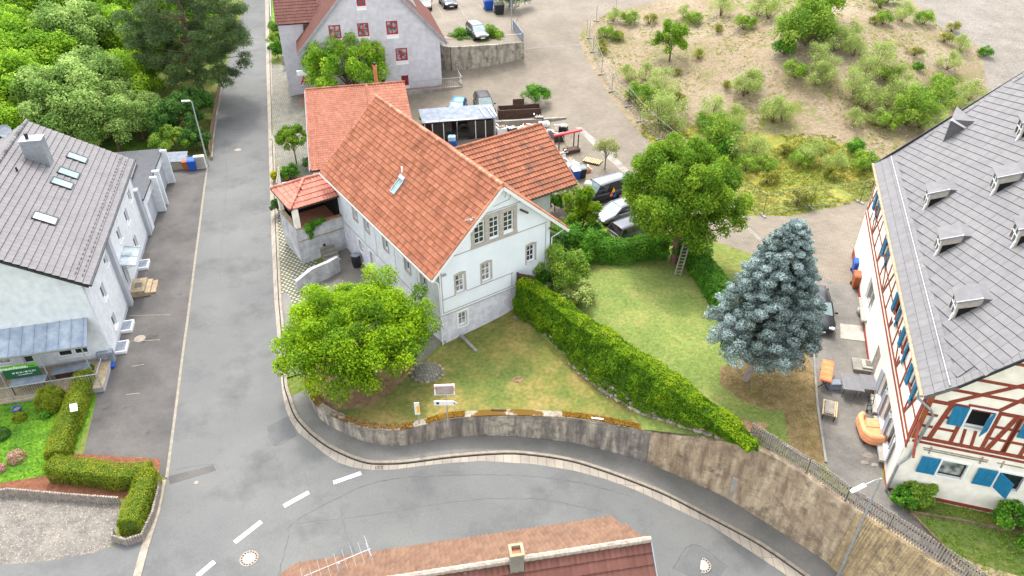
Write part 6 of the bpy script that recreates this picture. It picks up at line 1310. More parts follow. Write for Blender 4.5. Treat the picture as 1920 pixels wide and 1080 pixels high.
def box_hedge(name, label, path, w, h, mt, f=zu, step=1.0, **kw):
    pts = densify(smooth([p[:2] for p in path], 3) if len(path) > 2 else path, step, False); secs = []
    for i, (x, y) in enumerate(pts):
        d = np.array(pts[min(i + 1, len(pts) - 1)]) - np.array(pts[max(i - 1, 0)]); d /= np.hypot(*d); n_ = np.array([-d[1], d[0]]); z = f(x, y); wb, wt = w / 2, w / 2 * .82
        secs.append([(x + n_[0] * wb, y + n_[1] * wb, z), (x + n_[0] * wb * 1.02, y + n_[1] * wb * 1.02, z + h * .6), (x + n_[0] * wt, y + n_[1] * wt, z + h * .93), (x, y, z + h), (x - n_[0] * wt, y - n_[1] * wt, z + h * .93), (x - n_[0] * wb * 1.02, y - n_[1] * wb * 1.02, z + h * .6), (x - n_[0] * wb, y - n_[1] * wb, z)])
    return hedge(name, label, secs, mt, **kw)
# long hedge between the two lawns
TR = [(992, 516), (1046, 548), (1093, 585), (1140, 614), (1185, 645), (1232, 675), (1278, 707), (1315, 735), (1352, 763), (1394, 797), (1424, 826)]
FT_ = [(962, 602), (1000, 626), (1048, 668), (1083, 707), (1120, 736), (1160, 762), (1203, 786), (1247, 799), (1295, 815), (1350, 832), (1412, 842)]
zt = [4.25, 4.25, 4.2, 4.2, 4.15, 4.1, 4.0, 3.9, 3.75, 3.6, 3.45]; zb = [1.0, 1.0, 1.0, 1.0, 1.0, 1.0, 1.05, 1.3, 1.7, 2.0, 2.2]
secs = []
for (a, b, t1, z0) in zip(TR, FT_, zt, zb):
    tr = np.array(W(*a, t1)); ft = np.array(W(*b, z0)); d = (ft - tr)[:2]; L_ = np.hypot(*d); d /= L_
    n_ = np.array([-.76, -.65]); tl = tr + np.array([*(n_ * 1.05), 0]); fr = tr.copy(); fr[:2] += -n_ * .1; fr[2] = 2.5
    m1 = tl * .55 + ft * .45; m1[:2] += n_ * .15
    secs.append([ft + np.array([0, 0, .55]), m1, tl - np.array([0, 0, .12]), (tl + tr) / 2 + np.array([0, 0, .07]), tr, fr])
secs = [np.array(s) for s in smooth([np.array(s).ravel() for s in secs], 2)]; secs = [s.reshape(-1, 3) for s in secs]
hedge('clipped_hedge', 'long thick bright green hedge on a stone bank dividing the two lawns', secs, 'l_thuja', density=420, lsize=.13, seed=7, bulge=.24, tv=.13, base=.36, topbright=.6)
# stone bank at its foot
t = thing('stone_bank', 'rubble stone bank under the long hedge', 'stone wall', W(1160, 762, 1.0)); rs = random.Random(4); o = t.location.copy(); m = MB()
fb = [W(*b, z0) for b, z0 in zip(FT_, zb)]
vs = []; fs = []
for i, p in enumerate(fb): vs += [p - o + Vector((.05, .1, -.4)), p - o + Vector((.25, .25, .95)), p - o + Vector((.9, .8, 1.1))]
for i in range(len(fb) - 1): fs += [(i * 3, i * 3 + 3, i * 3 + 4, i * 3 + 1), (i * 3 + 1, i * 3 + 4, i * 3 + 5, i * 3 + 2)]
MB().add(vs, fs).build('earth_core', M['soil'], t)
for i in range(len(fb) - 1):
    n = int((fb[i + 1] - fb[i]).length / .26)
    for k in range(n):
        for z in (.05, .3, .55, .78):
            p = fb[i].lerp(fb[i + 1], (k + rs.random()) / n) - o + Vector((.08 + z * .2, .1 + z * .15, z)); m.ball(p, rs.uniform(.12, .3), rs.uniform(.12, .22), rs.uniform(.1, .17), 6, rs.random(), .18)
m.build('stones', M['rock'], t)
# laurel hedges round the upper lawn
box_hedge('laurel_hedge', 'dark leafy hedge between the parked cars and the upper lawn', [G(u, v) for u, v in [(1085, 482), (1130, 488), (1180, 485), (1215, 480), (1245, 478)]], 1.5, 1.7, 'l_laurel', density=240, lsize=.14, seed=11, bulge=.2)
box_hedge('laurel_hedge', 'leafy hedge from the ladder tree towards the blue spruce', [G(u, v) for u, v in [(1280, 480), (1305, 500), (1330, 535), (1352, 572), (1372, 606)]], 1.5, 1.5, 'l_laurel', density=240, lsize=.14, seed=12, bulge=.25, base=.42)
# L shaped clipped hedge bottom left
zlh = lambda x, y: zl(x, y) + .0
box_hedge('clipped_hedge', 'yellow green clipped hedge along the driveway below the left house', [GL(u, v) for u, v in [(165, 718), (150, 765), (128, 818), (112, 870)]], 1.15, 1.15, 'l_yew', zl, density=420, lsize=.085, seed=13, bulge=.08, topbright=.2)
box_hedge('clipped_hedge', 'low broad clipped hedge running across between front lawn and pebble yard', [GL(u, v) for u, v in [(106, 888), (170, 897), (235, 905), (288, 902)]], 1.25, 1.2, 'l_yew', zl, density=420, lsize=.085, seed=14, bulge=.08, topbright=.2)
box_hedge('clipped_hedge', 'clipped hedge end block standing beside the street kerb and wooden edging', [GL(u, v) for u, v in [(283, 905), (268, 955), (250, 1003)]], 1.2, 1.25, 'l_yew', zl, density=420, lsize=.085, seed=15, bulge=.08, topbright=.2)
def dome(name, label, loc, r, h, mt, n=6000, ls=.09, seed=1, cat='bush', fl=None):
    rs = np.random.RandomState(seed); t = thing(name, label, cat, loc); d = rs.normal(size=(n, 3)); d[:, 2] = np.abs(d[:, 2]); d /= np.linalg.norm(d, axis=1)[:, None]; w = np.array([noise.noise(Vector(q) * 3) for q in d]); P = d * np.array([r, r, h]) * (.93 + .12 * w + .05 * rs.normal(size=n))[:, None]
    leaves('foliage', mt, t, P, d + rs.normal(size=(n, 3)) * .4, ls, .5 + .3 * w + .15 * rs.normal(size=n), seed=seed); MB().ball((0, 0, 0), r * .86, r * .86, h * .86, 12).build('branches', M['core'], t)
    if fl: k = fl[1]; i = rs.choice(n, k); leaves('blossom', fl[0], t, P[i] * 1.05, d[i] + rs.normal(size=(k, 3)) * .2, ls * 1.3, rs.uniform(size=k), seed=seed + 1)
dome('round_bush', 'large round clipped bush below the front terrace railing', GL(100, 758), .95, 1.35, 'l_yew', 7000, .08, 21)
dome('round_bush', 'small yellow green bush on the bright front lawn', GL(38, 785), .4, .5, 'l_yew', 1500, .08, 22); dome('round_bush', 'tiny shrub beside the large round clipped bush', GL(86, 780), .35, .45, 'l_laurel', 1200, .08, 23)
dome('rose_bush', 'flowering bush with pink and white blossoms on the front lawn', GL(32, 860), .5, .55, 'l_shrub', 1800, .08, 24, 'flower bush', ('pink', 420)); dome('rose_bush', 'pink flowering bush at the left image edge of the front lawn', GL(2, 880), .3, .4, 'l_shrub', 900, .08, 25, 'flower bush', ('pink', 220)); dome('potted_bush', 'dark round plant at the left edge of the front lawn', GL(2, 818), .55, .6, 'l_dark', 1800, .08, 26)
dome('potted_plant', 'little round potted plant on the front terrace corner', FL_.g(-1.1, -1.0, .5), .3, .55, 'l_laurel', 1200, .07, 27, 'potted plant'); dome('potted_plant', 'low yellow plant beside the potted plant on the terrace corner', FL_.g(-1.0, -1.55, .5), .25, .3, 'l_yellow', 800, .07, 28, 'potted plant'); dome('planter_shrub', 'spreading shrub on the terrace at the left image edge', FL_.g(-7.0, -2.2, .5), .6, .6, 'l_shrub_g', 2000, .08, 29)
# --- shrubs of the rubble field: six forms, copied
SH = []
forms = [('l_shrub', 1.6, 1.3, .13), ('l_shrub', 2.2, 1.5, .13), ('l_shrub_g', 1.5, 1.3, .13), ('l_weed', 1.0, .9, .11), ('l_shrub_g', 2.6, 1.6, .15), ('l_laurel', 1.2, 1.1, .13)]
flab = ['grey green willow shrub on the rubble field', 'tall silvery willow shrub on the rubble field', 'fresh green shrub on the rubble field', 'low yellowish weed clump on the rubble field', 'big leafy green bush on the rubble field', 'dark green low bush on the rubble field']
def mkshrub(k):
    mt, hh, R, ls = forms[k]; rs = np.random.RandomState(200 + k); t = thing('wild_shrub', flab[k], 'shrub', (0, 0, 0), 0, 'wild shrubs on the rubble field'); cl = crown_clumps(rs, (0, 0, hh * .45), R * .75, R * .75, hh * .5, 18, R * .2, R * .42, -.4, .3)
    P, N, T = clump_pts(cl, 2800 if k != 3 else 1500, 200 + k, .6, .2, tonevar=.3); P[:, 2] = np.maximum(P[:, 2], .03); leaves('foliage', mt, t, P, N, ls * rs.uniform(.5, 1.3, len(P)), T, aspect=.35 if k < 2 else .55, seed=k)
    m = MB()
    for c, r in cl[::2]: m.tube([(0, 0, -.1), tuple(np.array(c) * .9)], [.03, .01], 4, cap=False)
    m.build('stems', M['bark'], t); return t
used = {}
def shrub(k, u, v, s=1.0, sz=None):
    p = G(u, v)
    if k not in used: t = mkshrub(k); used[k] = 1; SH.append((k, t))
    else: t = copy_tree([q for q in SH if q[0] == k][0][1])
    t.location = p; t.rotation_euler = (0, 0, (u * 7 + v) % 6); t.scale = (s, s, sz or s); return t
for k, u, v, s in [(2, 1135, 70, .8), (0, 1150, 40, .8), (3, 1160, 75, .9), (3, 1130, 100, .7), (2, 1180, 45, .9), (3, 1218, 45, 1), (2, 1155, 75, .6), (3, 1132, 85, .6), (2, 1395, 55, 1), (1, 1350, 30, 1), (0, 1420, 30, 1.1), (2, 1300, 45, .8), (3, 1345, 60, .8), (0, 1285, 35, .8),
                   (4, 1480, 95, 1.4), (4, 1510, 85, 1.6), (4, 1545, 40, 1.3), (2, 1495, 75, 1.5), (1, 1440, 35, 1.2), (5, 1470, 100, 1.2), (2, 1545, 75, 1.0), (0, 1565, 95, 1.2), (1, 1530, 125, 1), (0, 1590, 80, 1.1), (4, 1515, 60, 1.1), (2, 1490, 145, 1.0), (0, 1530, 160, 1.1), (1, 1550, 150, .9), (0, 1600, 105, 1), (1, 1640, 130, 1.2), (1, 1620, 150, 1), (2, 1660, 150, .9), (0, 1680, 160, 1), (3, 1715, 105, .8), (1, 1600, 180, 1.1), (0, 1625, 205, 1.2), (0, 1660, 200, 1), (1, 1690, 205, 1.2), (2, 1730, 195, 1), (4, 1745, 215, 1.1), (4, 1700, 235, 1.2), (4, 1725, 240, 1.1), (2, 1660, 240, 1), (0, 1640, 235, .8), (2, 1765, 170, 1), (0, 1775, 130, .9), (0, 1820, 190, 1), (3, 1830, 240, 1.2), (5, 1845, 105, .7), (0, 1800, 95, .8), (3, 1785, 60, .9), (3, 1770, 80, .9), (2, 1730, 45, .9), (0, 1690, 40, 1), (2, 1655, 45, .8),
                   (5, 1660, 5, 1.5), (4, 1650, 15, 1.0), (3, 1640, 45, .7), (0, 1400, 175, 1.2), (1, 1395, 180, .9), (3, 1360, 165, .7), (0, 1450, 230, 1.2), (1, 1465, 225, .9), (0, 1370, 235, 1.0), (1, 1330, 225, 1.0), (2, 1320, 240, .9), (4, 1345, 285, 1.2), (5, 1345, 295, 1.5), (0, 1380, 300, 1.2), (1, 1410, 300, 1), (2, 1395, 320, .9), (2, 1435, 320, .8), (0, 1520, 300, 1), (3, 1495, 385, 1.3), (3, 1440, 345, 1), (2, 1500, 310, .8), (3, 1560, 335, .9), (2, 1620, 320, 1), (5, 1600, 285, .9), (0, 1565, 320, .9), (3, 1640, 350, 1),
                   (2, 1195, 185, 1), (2, 1215, 195, 1.1), (1, 1240, 185, 1.2), (0, 1255, 215, 1.3), (1, 1235, 235, 1.3), (0, 1255, 245, 1.1), (3, 1200, 205, 1.1), (0, 1175, 150, .8), (0, 1210, 150, .9), (3, 1180, 190, .9), (3, 1270, 190, .8), (3, 1310, 110, .8), (3, 1420, 150, .7), (2, 1350, 255, .8), (3, 1470, 290, .9), (3, 1540, 285, .8), (0, 1800, 210, .9), (3, 1270, 140, .6), (5, 1720, 130, .5), (0, 1600, 235, .8), (1, 1745, 260, 1)]:
    shrub(k, u, v, s * 1.2)
tree('young_tree', 'single round green tree standing on the bare rubble field', G(1255, 115), 4.4, 1.9, .7, 40, 7000, .18, 'l_mid', seed=35)
tree('young_tree', 'dense bright tree at the top of the rubble mound', G(1520, 60), 6.0, 2.6, .5, 46, 9000, .2, 'l_forest', seed=36, low=-.2)
# --- weeds, tufts and stones of the rubble field: uncountable
def scatter(name, polys, n, mt, size, seed, f=fU, tall=.5, dens=None, per=1, label=None):
    rs = np.random.RandomState(seed); pp = [[tuple(p) for p in q] for q in polys]; allp = np.array([p for q in pp for p in q]); lo, hi = allp.min(0), allp.max(0); q = rs.uniform(lo, hi, size=(n * 3, 2)); ok = np.zeros(len(q), bool)
    for g in pp: ok |= inside(g, q)
    q = q[ok]
    if dens is not None:
        w = np.array([noise.noise(Vector((x * dens[0], y * dens[0], seed))) for x, y in q]); q = q[w > dens[1]]
    q = q[:n]; q = np.repeat(q, per, 0) + rs.normal(size=(len(q) * per, 2)) * size * .5; z = f(q); k = len(q)
    P = np.column_stack([q, z + size * tall * rs.uniform(.1, .9, k)]); N = rs.normal(size=(k, 3)); N[:, 2] = np.abs(N[:, 2]) * .5 + .3
    tb = np.repeat(rs.uniform(0, .5, k // per), per); o = leaves(name, mt, None, P, N, size * rs.uniform(.5, 1.4, k), tb + rs.uniform(0, .5, k), aspect=.3, seed=seed); struct(o, 'stuff')
    if label: o['label'] = label
    o['category'] = 'ground cover'; return o
wp = up_p[3][2]; mp_ = up_p[2][2]; 
scatter('weed_tufts', [wp], 2600, 'l_weed', .20, 41, dens=(.16, .06), per=7, label='sparse yellow green weeds across the rubble field')
scatter('meadow_grass', [mp_], 3600, 'l_weed', .22, 42, per=7, dens=(.3, -.35), label='rough yellow green grass in front of the site fence')
scatter('green_weeds', [wp, mp_], 1300, 'l_shrub_g', .20, 43, dens=(.12, .14), per=8, label='patches of fresh green weeds among the rubble')
scatter('lawn_grass', [low_p[4][2]], 9000, 'l_laurel', .09, 44, fL, per=2, label='thick bright grass of the front lawn')
scatter('lawn_grass', [up_p[11][2]], 9000, 'l_weed', .05, 45, per=2, tall=.4, label='short patchy grass of the lower lawn')
scatter('lawn_grass', [up_p[12][2]], 12000, 'l_mid', .045, 46, per=2, tall=.4, label='short grass of the upper lawn')
scatter('bed_plants', [up_p[15][2], pl([(1665, 925), (1700, 935), (1930, 965), (1960, 1000), (1800, 985), (1700, 958)])], 900, 'l_shrub_g', .12, 47, per=6, label='low leafy plants along the gable wall')
def stones(name, polys, n, s0, s1, seed, f=fU, label=None):
    rs = np.random.RandomState(seed); pp = [[tuple(p) for p in q] for q in polys]; allp = np.array([p for q in pp for p in q]); q = rs.uniform(allp.min(0), allp.max(0), size=(n * 3, 2)); ok = np.zeros(len(q), bool)
    for g in pp: ok |= inside(g, q)
    q = q[ok][:n]; z = f(q); k = len(q); base = np.array([(1, 0, 0), (0, 1, 0), (-1, 0, 0), (0, -1, 0), (0, 0, 1)], float); V = base[None] * rs.uniform(.5, 1.2, (k, 5, 1)) * rs.uniform(s0, s1, (k, 1, 1)); V[:, 4, 2] *= .6; a = rs.uniform(0, 6, k)
    x = V[:, :, 0] * np.cos(a)[:, None] - V[:, :, 1] * np.sin(a)[:, None]; y = V[:, :, 0] * np.sin(a)[:, None] + V[:, :, 1] * np.cos(a)[:, None]; V[:, :, 0] = x + q[:, :1]; V[:, :, 1] = y + q[:, 1:]; V[:, :, 2] += z[:, None]
    F = np.array([(0, 1, 4), (1, 2, 4), (2, 3, 4), (3, 0, 4)]); Fs = (np.arange(k)[:, None, None] * 5 + F[None]).reshape(-1, 3); o = npmesh(name, V.reshape(-1, 3), Fs, np.repeat(rs.uniform(size=k), 4), M['rock']); struct(o, 'stuff'); o['label'] = label; o['category'] = 'stones'
stones('rubble', [wp], 5200, .05, .16, 51, label='scattered rubble stones on the bare field'); stones('rubble', [pl([(1110, 130), (1140, 160), (1210, 250), (1300, 320), (1320, 300), (1220, 220), (1150, 130)])], 900, .05, .14, 52, label='loose stones along the line of fence feet')
stones('gravel', [up_p[1][2]], 2500, .03, .10, 53, label='loose stones on the gravel lot at the top right')
stones('pebbles', [low_p[6][2]], 3000, .02, .045, 54, fL, label='pale pebbles of the yard at the bottom left')
# ------------------------------------------------------------------ vehicles
def paint(name, c, metal=.3, rough=.25):
    k = 'car_' + name
    if k not in M: M[k] = mat(k, c, rough=rough, metal=metal, spec=.6)
    return k
M['carglass'] = mat('car_glass', (.12, .15, .16), rough=.04, spec=1.0); M['carglass_l'] = mat('windscreen_glass', (.40, .47, .47), (.52, .58, .58), scale=1.5, rough=.04, spec=1.0)
M['headlamp'] = mat('headlamp_glass', (.75, .78, .8), rough=.05, spec=1); M['taillamp'] = mat('tail_lamp', (.5, .05, .06), rough=.15, spec=.8); M['rim'] = mat('wheel_rim', (.62, .63, .65), rough=.3, metal=.8)
def car(label, col, loc, rz, L=4.3, Wd=1.78, Hh=1.48, kind='hatch', roofcol=None, cat='car', ws='carglass_l', drops=False):
    """car pointing along local +x; built of body, glasshouse, roof, four wheels, lamps, mirrors, plates"""
    t = thing('parked_car' if cat == 'car' else 'parked_van', label, cat, loc, rz); hw = Wd / 2; h = L / 2
    bl = {'hatch': .0, 'estate': 0, 'sedan': 0, 'van': 0, 'mini': 0}[kind]
    if kind == 'van': prof = [(-h, .50, 1.0), (-h + .08, .32, 1.08), (-h * .5, .24, 1.10), (0, .24, 1.10), (h - 1.35, .24, 1.10), (h - .8, .26, 1.05), (h - .25, .3, .92), (h, .42, .70)]; belt = 1.08; gx = [(-h + .10, -h + .22), (h - 1.0, h - 1.75)]
    else: prof = [(-h, .46, .80), (-h + .12, .30, .93), (-h * .55, .22, .95), (0, .22, .93), (h - 1.45, .22, .93), (h - .85, .24, .88), (h - .3, .28, .78), (h, .40, .60)]; belt = .92
    if kind == 'hatch' or kind == 'mini': gx = [(-h + .12, -h + .62), (h - 1.05, h - 1.85)]
    elif kind == 'estate': gx = [(-h + .12, -h + .42), (h - 1.15, h - 1.95)]
    elif kind == 'sedan': gx = [(-h + .55, -h + 1.25), (h - 1.2, h - 2.0)]
    # body loft
    vs = []; fs = []; secs = []
    for i, (x, zb, zt) in enumerate(prof):
        e = .80 if i in (0, len(prof) - 1) else (.94 if i in (1, len(prof) - 2) else 1.0); w = hw * e
        secs.append([(x, -w * .86, zb), (x, -w, zb + .16), (x, -w * 1.0, zb + (zt - zb) * .62), (x, -w * .93, zt - .03), (x, -w * .62, zt + .015), (x, 0, zt + .03), (x, w * .62, zt + .015), (x, w * .93, zt - .03), (x, w, zb + (zt - zb) * .62), (x, w, zb + .16), (x, w * .86, zb)])
    k = 11
    for s in secs: vs += s
    for i in range(len(secs) - 1):
        for j in range(k): fs.append((i * k + j, (i + 1) * k + j, (i + 1) * k + (j + 1) % k, i * k + (j + 1) % k))
    fs += [tuple(range(k)), tuple(range(len(secs) * k - 1, (len(secs) - 1) * k - 1, -1))]
    b = MB().add(vs, fs).build('body', M[col], t, smooth=True); md = b.modifiers.new('s', 'SUBSURF'); md.levels = md.render_levels = 2
    # wheel arches (dark), wheels
    for x in (-h + L * .19, h - L * .19):
        for sy in (-1, 1):
            r = .32; w = thing('w', 'w', 'w'); bpy.data.objects.remove(w)
            m = MB(); m.tube([(x, sy * (hw - .21), r), (x, sy * (hw + .012), r)], r * 1.14, 18); m.build('wheel_arch', M['rubber'], t)
            m = MB(); m.tube([(x, sy * (hw - .18), r), (x, sy * (hw + .025), r)], r, 20); wl_ = m.build('wheel', M['rubber'], t)
            m = MB(); m.tube([(x, sy * (hw + .02), r), (x, sy * (hw + .035), r)], r * .66, 16); m.build('rim', M['rim'], wl_)
    # glasshouse
    zr = Hh; (xb0, xt0), (xb1, xt1) = gx; wb = hw * .91; wt = hw * .74
    bz = belt - .02; base = [(xb0, wb), (xb1, wb)]; 
    v = [(xb0, -wb, bz), (xb1, -wb * .97, bz), (xb1, wb * .97, bz), (xb0, wb, bz), (xt0, -wt, zr - .05), (xt1, -wt, zr - .05), (xt1, wt, zr - .05), (xt0, wt, zr - .05)]
    MB().add([v[0], v[1], v[5], v[4]], [(0, 1, 2, 3)]).add([v[3], v[7], v[6], v[2]], [(0, 1, 2, 3)]).add([v[0], v[4], v[7], v[3]], [(0, 1, 2, 3)]).build('side_windows', M['carglass'], t)
    MB().add([v[1], v[2], v[6], v[5]], [(0, 1, 2, 3)]).build('windscreen', M[ws], t)
    m = MB(); n = 7; R = []
    for i in range(n):
        f = i / (n - 1); x = xt0 - .06 + (xt1 - xt0 + .1) * f; zc = zr - .05 + .06 * math.sin(math.pi * f) ** .6; R.append([(x, -wt - .03, zc - .06), (x, -wt, zc - .01), (x, -wt * .5, zc + .03), (x, 0, zc + .04), (x, wt * .5, zc + .03), (x, wt, zc - .01), (x, wt + .03, zc - .06)])
    vs = [p for r in R for p in r]; fs = [(i * 7 + j, (i + 1) * 7 + j, (i + 1) * 7 + j + 1, i * 7 + j + 1) for i in range(n - 1) for j in range(6)]; m.add(vs, fs)
    m.build('roof', M[roofcol or col], t, smooth=True)
    m = MB()
    for sy in (-1, 1):
        for (a, c) in (((xb1, bz), (xt1, zr - .05)), ((xb0, bz), (xt0, zr - .05))): m.beam((a[0], sy * wb * .985, a[1]), (c[0], sy * wt, c[1]), .07, .07)
        for f in ((.45, .42) if kind != 'van' else (.62, .6)): m.beam((xb0 + (xb1 - xb0) * f, sy * wb, bz), (xt0 + (xt1 - xt0) * f, sy * wt, zr - .06), .05, .06)
        if kind == 'van': m.add([(xb0, sy * (wb + .012), bz), (xb0 + (xb1 - xb0) * .58, sy * (wb + .012), bz), (xt0 + (xt1 - xt0) * .57, sy * (wt + .012), zr - .07), (xt0, sy * (wt + .012), zr - .07)], [(0, 1, 2, 3)])
    m.build('pillars', M[col], t)
    for sy in (-1, 1):
        m = MB(); m.obox((h - .17, sy * hw * .66, .66 if kind != 'van' else .8), .26, .34, .13, -sy * .35, bev=.03); m.build('headlight', M['headlamp'], t)
        m = MB(); m.obox((-h + .07, sy * hw * .76, .76 if kind != 'van' else .95), .12, .26, .16, bev=.02); m.build('tail_light', M['taillamp'], t)
        m = MB(); m.obox((xb1 - .25, sy * (hw + .09), bz + .06), .12, .2, .13, bev=.03); m.build('mirror', M['black'] if kind != 'van' else M['black'], t)
    m = MB(); m.obox((h - .02, 0, .42), .06, Wd * .62, .16, bev=.02); m.build('grille', M['black'], t); m = MB(); m.obox((h + .02, 0, .42), .02, .5, .11); m.build('number_plate', M['white_p'], t); m = MB(); m.obox((-h - .01, 0, .62), .02, .5, .11); m.build('number_plate', M['white_p'], t)
    return t
def aim(a, b, f=zu):
    """heading from ground point a to ground point b"""
    p, q = G(*a, f), G(*b, f); return math.atan2(q.y - p.y, q.x - p.x)
lotz = lambda x, y: 5.28
LOT = lambda u, v: G(u, v, lotz)
paint('beige', (.76, .62, .55)); paint('navy', (.13, .15, .20)); paint('grey', (.38, .38, .40)); paint('blue', (.35, .58, .76)); paint('greygreen', (.34, .34, .31)); paint('silver', (.42, .43, .45)); paint('black', (.15, .155, .17)); paint('dgrey', (.30, .31, .34))
for px in ([(1384, 412), (1402, 428), (1428, 452), (1440, 466)], [(985, 92), (1035, 88), (1090, 83)]):
    struct(ribbon('drain_channel', densify([G(u, v)[:2] for u, v in px], .8, False), -.12, .12, zu, .012, .012, 'conc', bottom=.04)); struct(ribbon('channel_slot', densify([G(u, v)[:2] for u, v in px], .8, False), -.03, .03, zu, .018, .018, 'tar', bottom=.03))
# upper parking lot slab and wall
UL = [(806, 80), (828, 86), (845, 89), (882, 87), (930, 84), (982, 80)]; up = [W(u, v, 5.3) for u, v in UL]
lot_poly = [tuple(p[:2]) for p in up] + [tuple(W(u, v, 5.3)[:2]) for u, v in [(962, 54), (975, 20), (940, 2), (870, -10), (760, -16), (775, 30)]]
struct(MB().prism(lot_poly, 4.0, 5.27).build('parking_lot', M['yardpave']))
t = thing('lot_wall', 'stained concrete wall carrying the upper parking lot', 'retaining wall', up[2]); o = up[2]; m = MB()
for i in range(5):
    a, b = up[i] - o, up[i + 1] - o; d = (b - a).normalized(); n_ = Vector((d.y, -d.x, 0)) * .25; lo = Vector((0, 0, -3.0)); tz = Vector((0, 0, .1))
    m.add([a + n_ + lo, b + n_ + lo, b + n_ + tz, a + n_ + tz, a + lo, b + lo, b + tz, a + tz], [(0, 1, 2, 3), (7, 6, 5, 4), (3, 2, 6, 7), (0, 3, 7, 4), (1, 5, 6, 2)])
m.build('wall_face', M['upwall'], t)
def railing(name, label, pts, hgt=1.0, bar=.16, mt='steel'):
    t = thing(name, label, 'railing', pts[0]); o = Vector(pts[0]); r = MB(); b = MB()
    for i in range(len(pts) - 1):
        a, c = Vector(pts[i]) - o, Vector(pts[i + 1]) - o; r.beam(a + Z3 * hgt, c + Z3 * hgt, .05, .05); r.beam(a + Z3 * .12, c + Z3 * .12, .03, .03); n = max(1, int((c - a).length / bar))
        for k in range(n): p = a.lerp(c, k / n); b.obox(p + Z3 * hgt / 2, .018, .018, hgt - .02)
        MB().obox(a + Z3 * hgt / 2, .05, .05, hgt).build('post', M[mt], t)
    r.build('handrail', M[mt], t); b.build('bars', M[mt], t); return t
railing('lot_railing', 'thin railing along the left part of the parking lot wall', [W(806, 80, 5.35), W(828, 86, 5.35), W(845, 89, 5.35)]); railing('lot_railing', 'thin railing at the right end of the parking lot wall', [W(945, 83, 5.35), W(978, 80, 5.35)])
t = thing('lot_barrier', 'grey panel barrier at the right edge of the upper parking lot', 'barrier', W(981, 80, 5.35)); a = Vector((0, 0, 0)); b = W(962, 54, 5.35) - W(981, 80, 5.35); MB().beam(a + Z3 * .55, b + Z3 * .55, .08, 1.1).build('panel', M['slabblue'], t)
t = thing('street_sign_pole', 'thin pole with a narrow sign plate at the corner of the parking lot', 'sign', LOT(959, 56)); MB().tube([(0, 0, 0), (0, 0, 3.6)], .04, 8).build('pole', M['steel'], t); MB().obox((0, 0, 3.1), .35, .04, .9).build('plate', M['slabblue'], t)
for u0, v0, u1, v1 in ((821, 12, 832, 33), (861, 10, 871, 30), (898, 8, 909, 24), (828, 66, 851, 66), (865, 118, 870, 126), (984, 98, 987, 104)):
    f_ = lotz if v0 < 70 else zu; struct(ribbon('bay_line', [G(u0, v0, f_)[:2], G(u1, v1, f_)[:2]], -.06, .06, f_, .006, .006, 'lineold', bottom=.03))
sq = LOT(838, 71); tag(MB().obox((sq.x, sq.y, 5.285), 2.6, 1.3, .02, .2).build('red_paving_patch', M['redpave']), 'rectangular patch of reddish paving on the parking lot', 'paving'); 
p = LOT(797, 14); car('beige compact car parked at the top beside the grey house', 'car_beige', p, rad(-90) + .12, 3.9, 1.7, 1.5, 'mini')
p = LOT(840, 10); car('dark navy car in the bay next to the beige one', 'car_navy', p, rad(-90) + .3, 4.3, 1.8, 1.47, 'hatch')
p = LOT(895, 68); car('grey car behind the bushes on the parking lot wall', 'car_grey', p, rad(-90) + .35, 4.3, 1.78, 1.46, 'hatch')
p = G(858, 214); car('light blue small car half hidden behind the storage shed', 'car_blue', p, rad(-90) - .12, 3.7, 1.66, 1.46, 'mini', ws='glass_l')
p = G(908, 206); car('grey green car with dark sunroof parked behind the shed', 'car_greygreen', p, rad(-90) + .22, 4.3, 1.8, 1.6, 'hatch', roofcol='black')
# cars behind the laurel hedge: axis along the hedge
hd = aim((1110, 440), (1200, 415))
van_p = G(1118, 376) + Vector((.4, .2, 0)); vt = car('black van with three coloured drop stickers parked beside the rear wing', 'car_black', van_p, hd + math.pi, 4.7, 1.86, 1.88, 'van', roofcol='car_silver', cat='van')
car('silver grey saloon parked between the black van and the dark estate', 'car_silver', G(1160, 408), hd + math.pi, 4.6, 1.8, 1.42, 'sedan')
car('dark grey estate car right behind the laurel hedge', 'car_dgrey', G(1190, 440), hd, 4.5, 1.8, 1.45, 'estate')
m = None
for (dx, dz, mt, lb) in ((-.55, 1.15, 'yellow', 'y'), (-.35, .80, 'orange', 'o'), (-.72, .62, 'bin_blue', 'b')):
    m = MB(); c = Vector((dx, .955, dz)); pts = [c + Vector((.17 * math.cos(a) * (1 if math.sin(a) < .3 else .75), 0, .17 * math.sin(a) + (.14 if abs(a - math.pi / 2) < .1 else 0))) for a in [k * math.pi / 8 for k in range(16)]]
    m.slab(pts, .02); m.build('drop_sticker', M[mt], vt)
sd_ = aim((1537, 690), (1520, 560)); car('black saloon parked in the courtyard behind the blue spruce', 'car_black', G(1528, 590), aim((1508, 520), (1537, 640)), 4.7, 1.82, 1.46, 'sedan', ws='carglass_l')
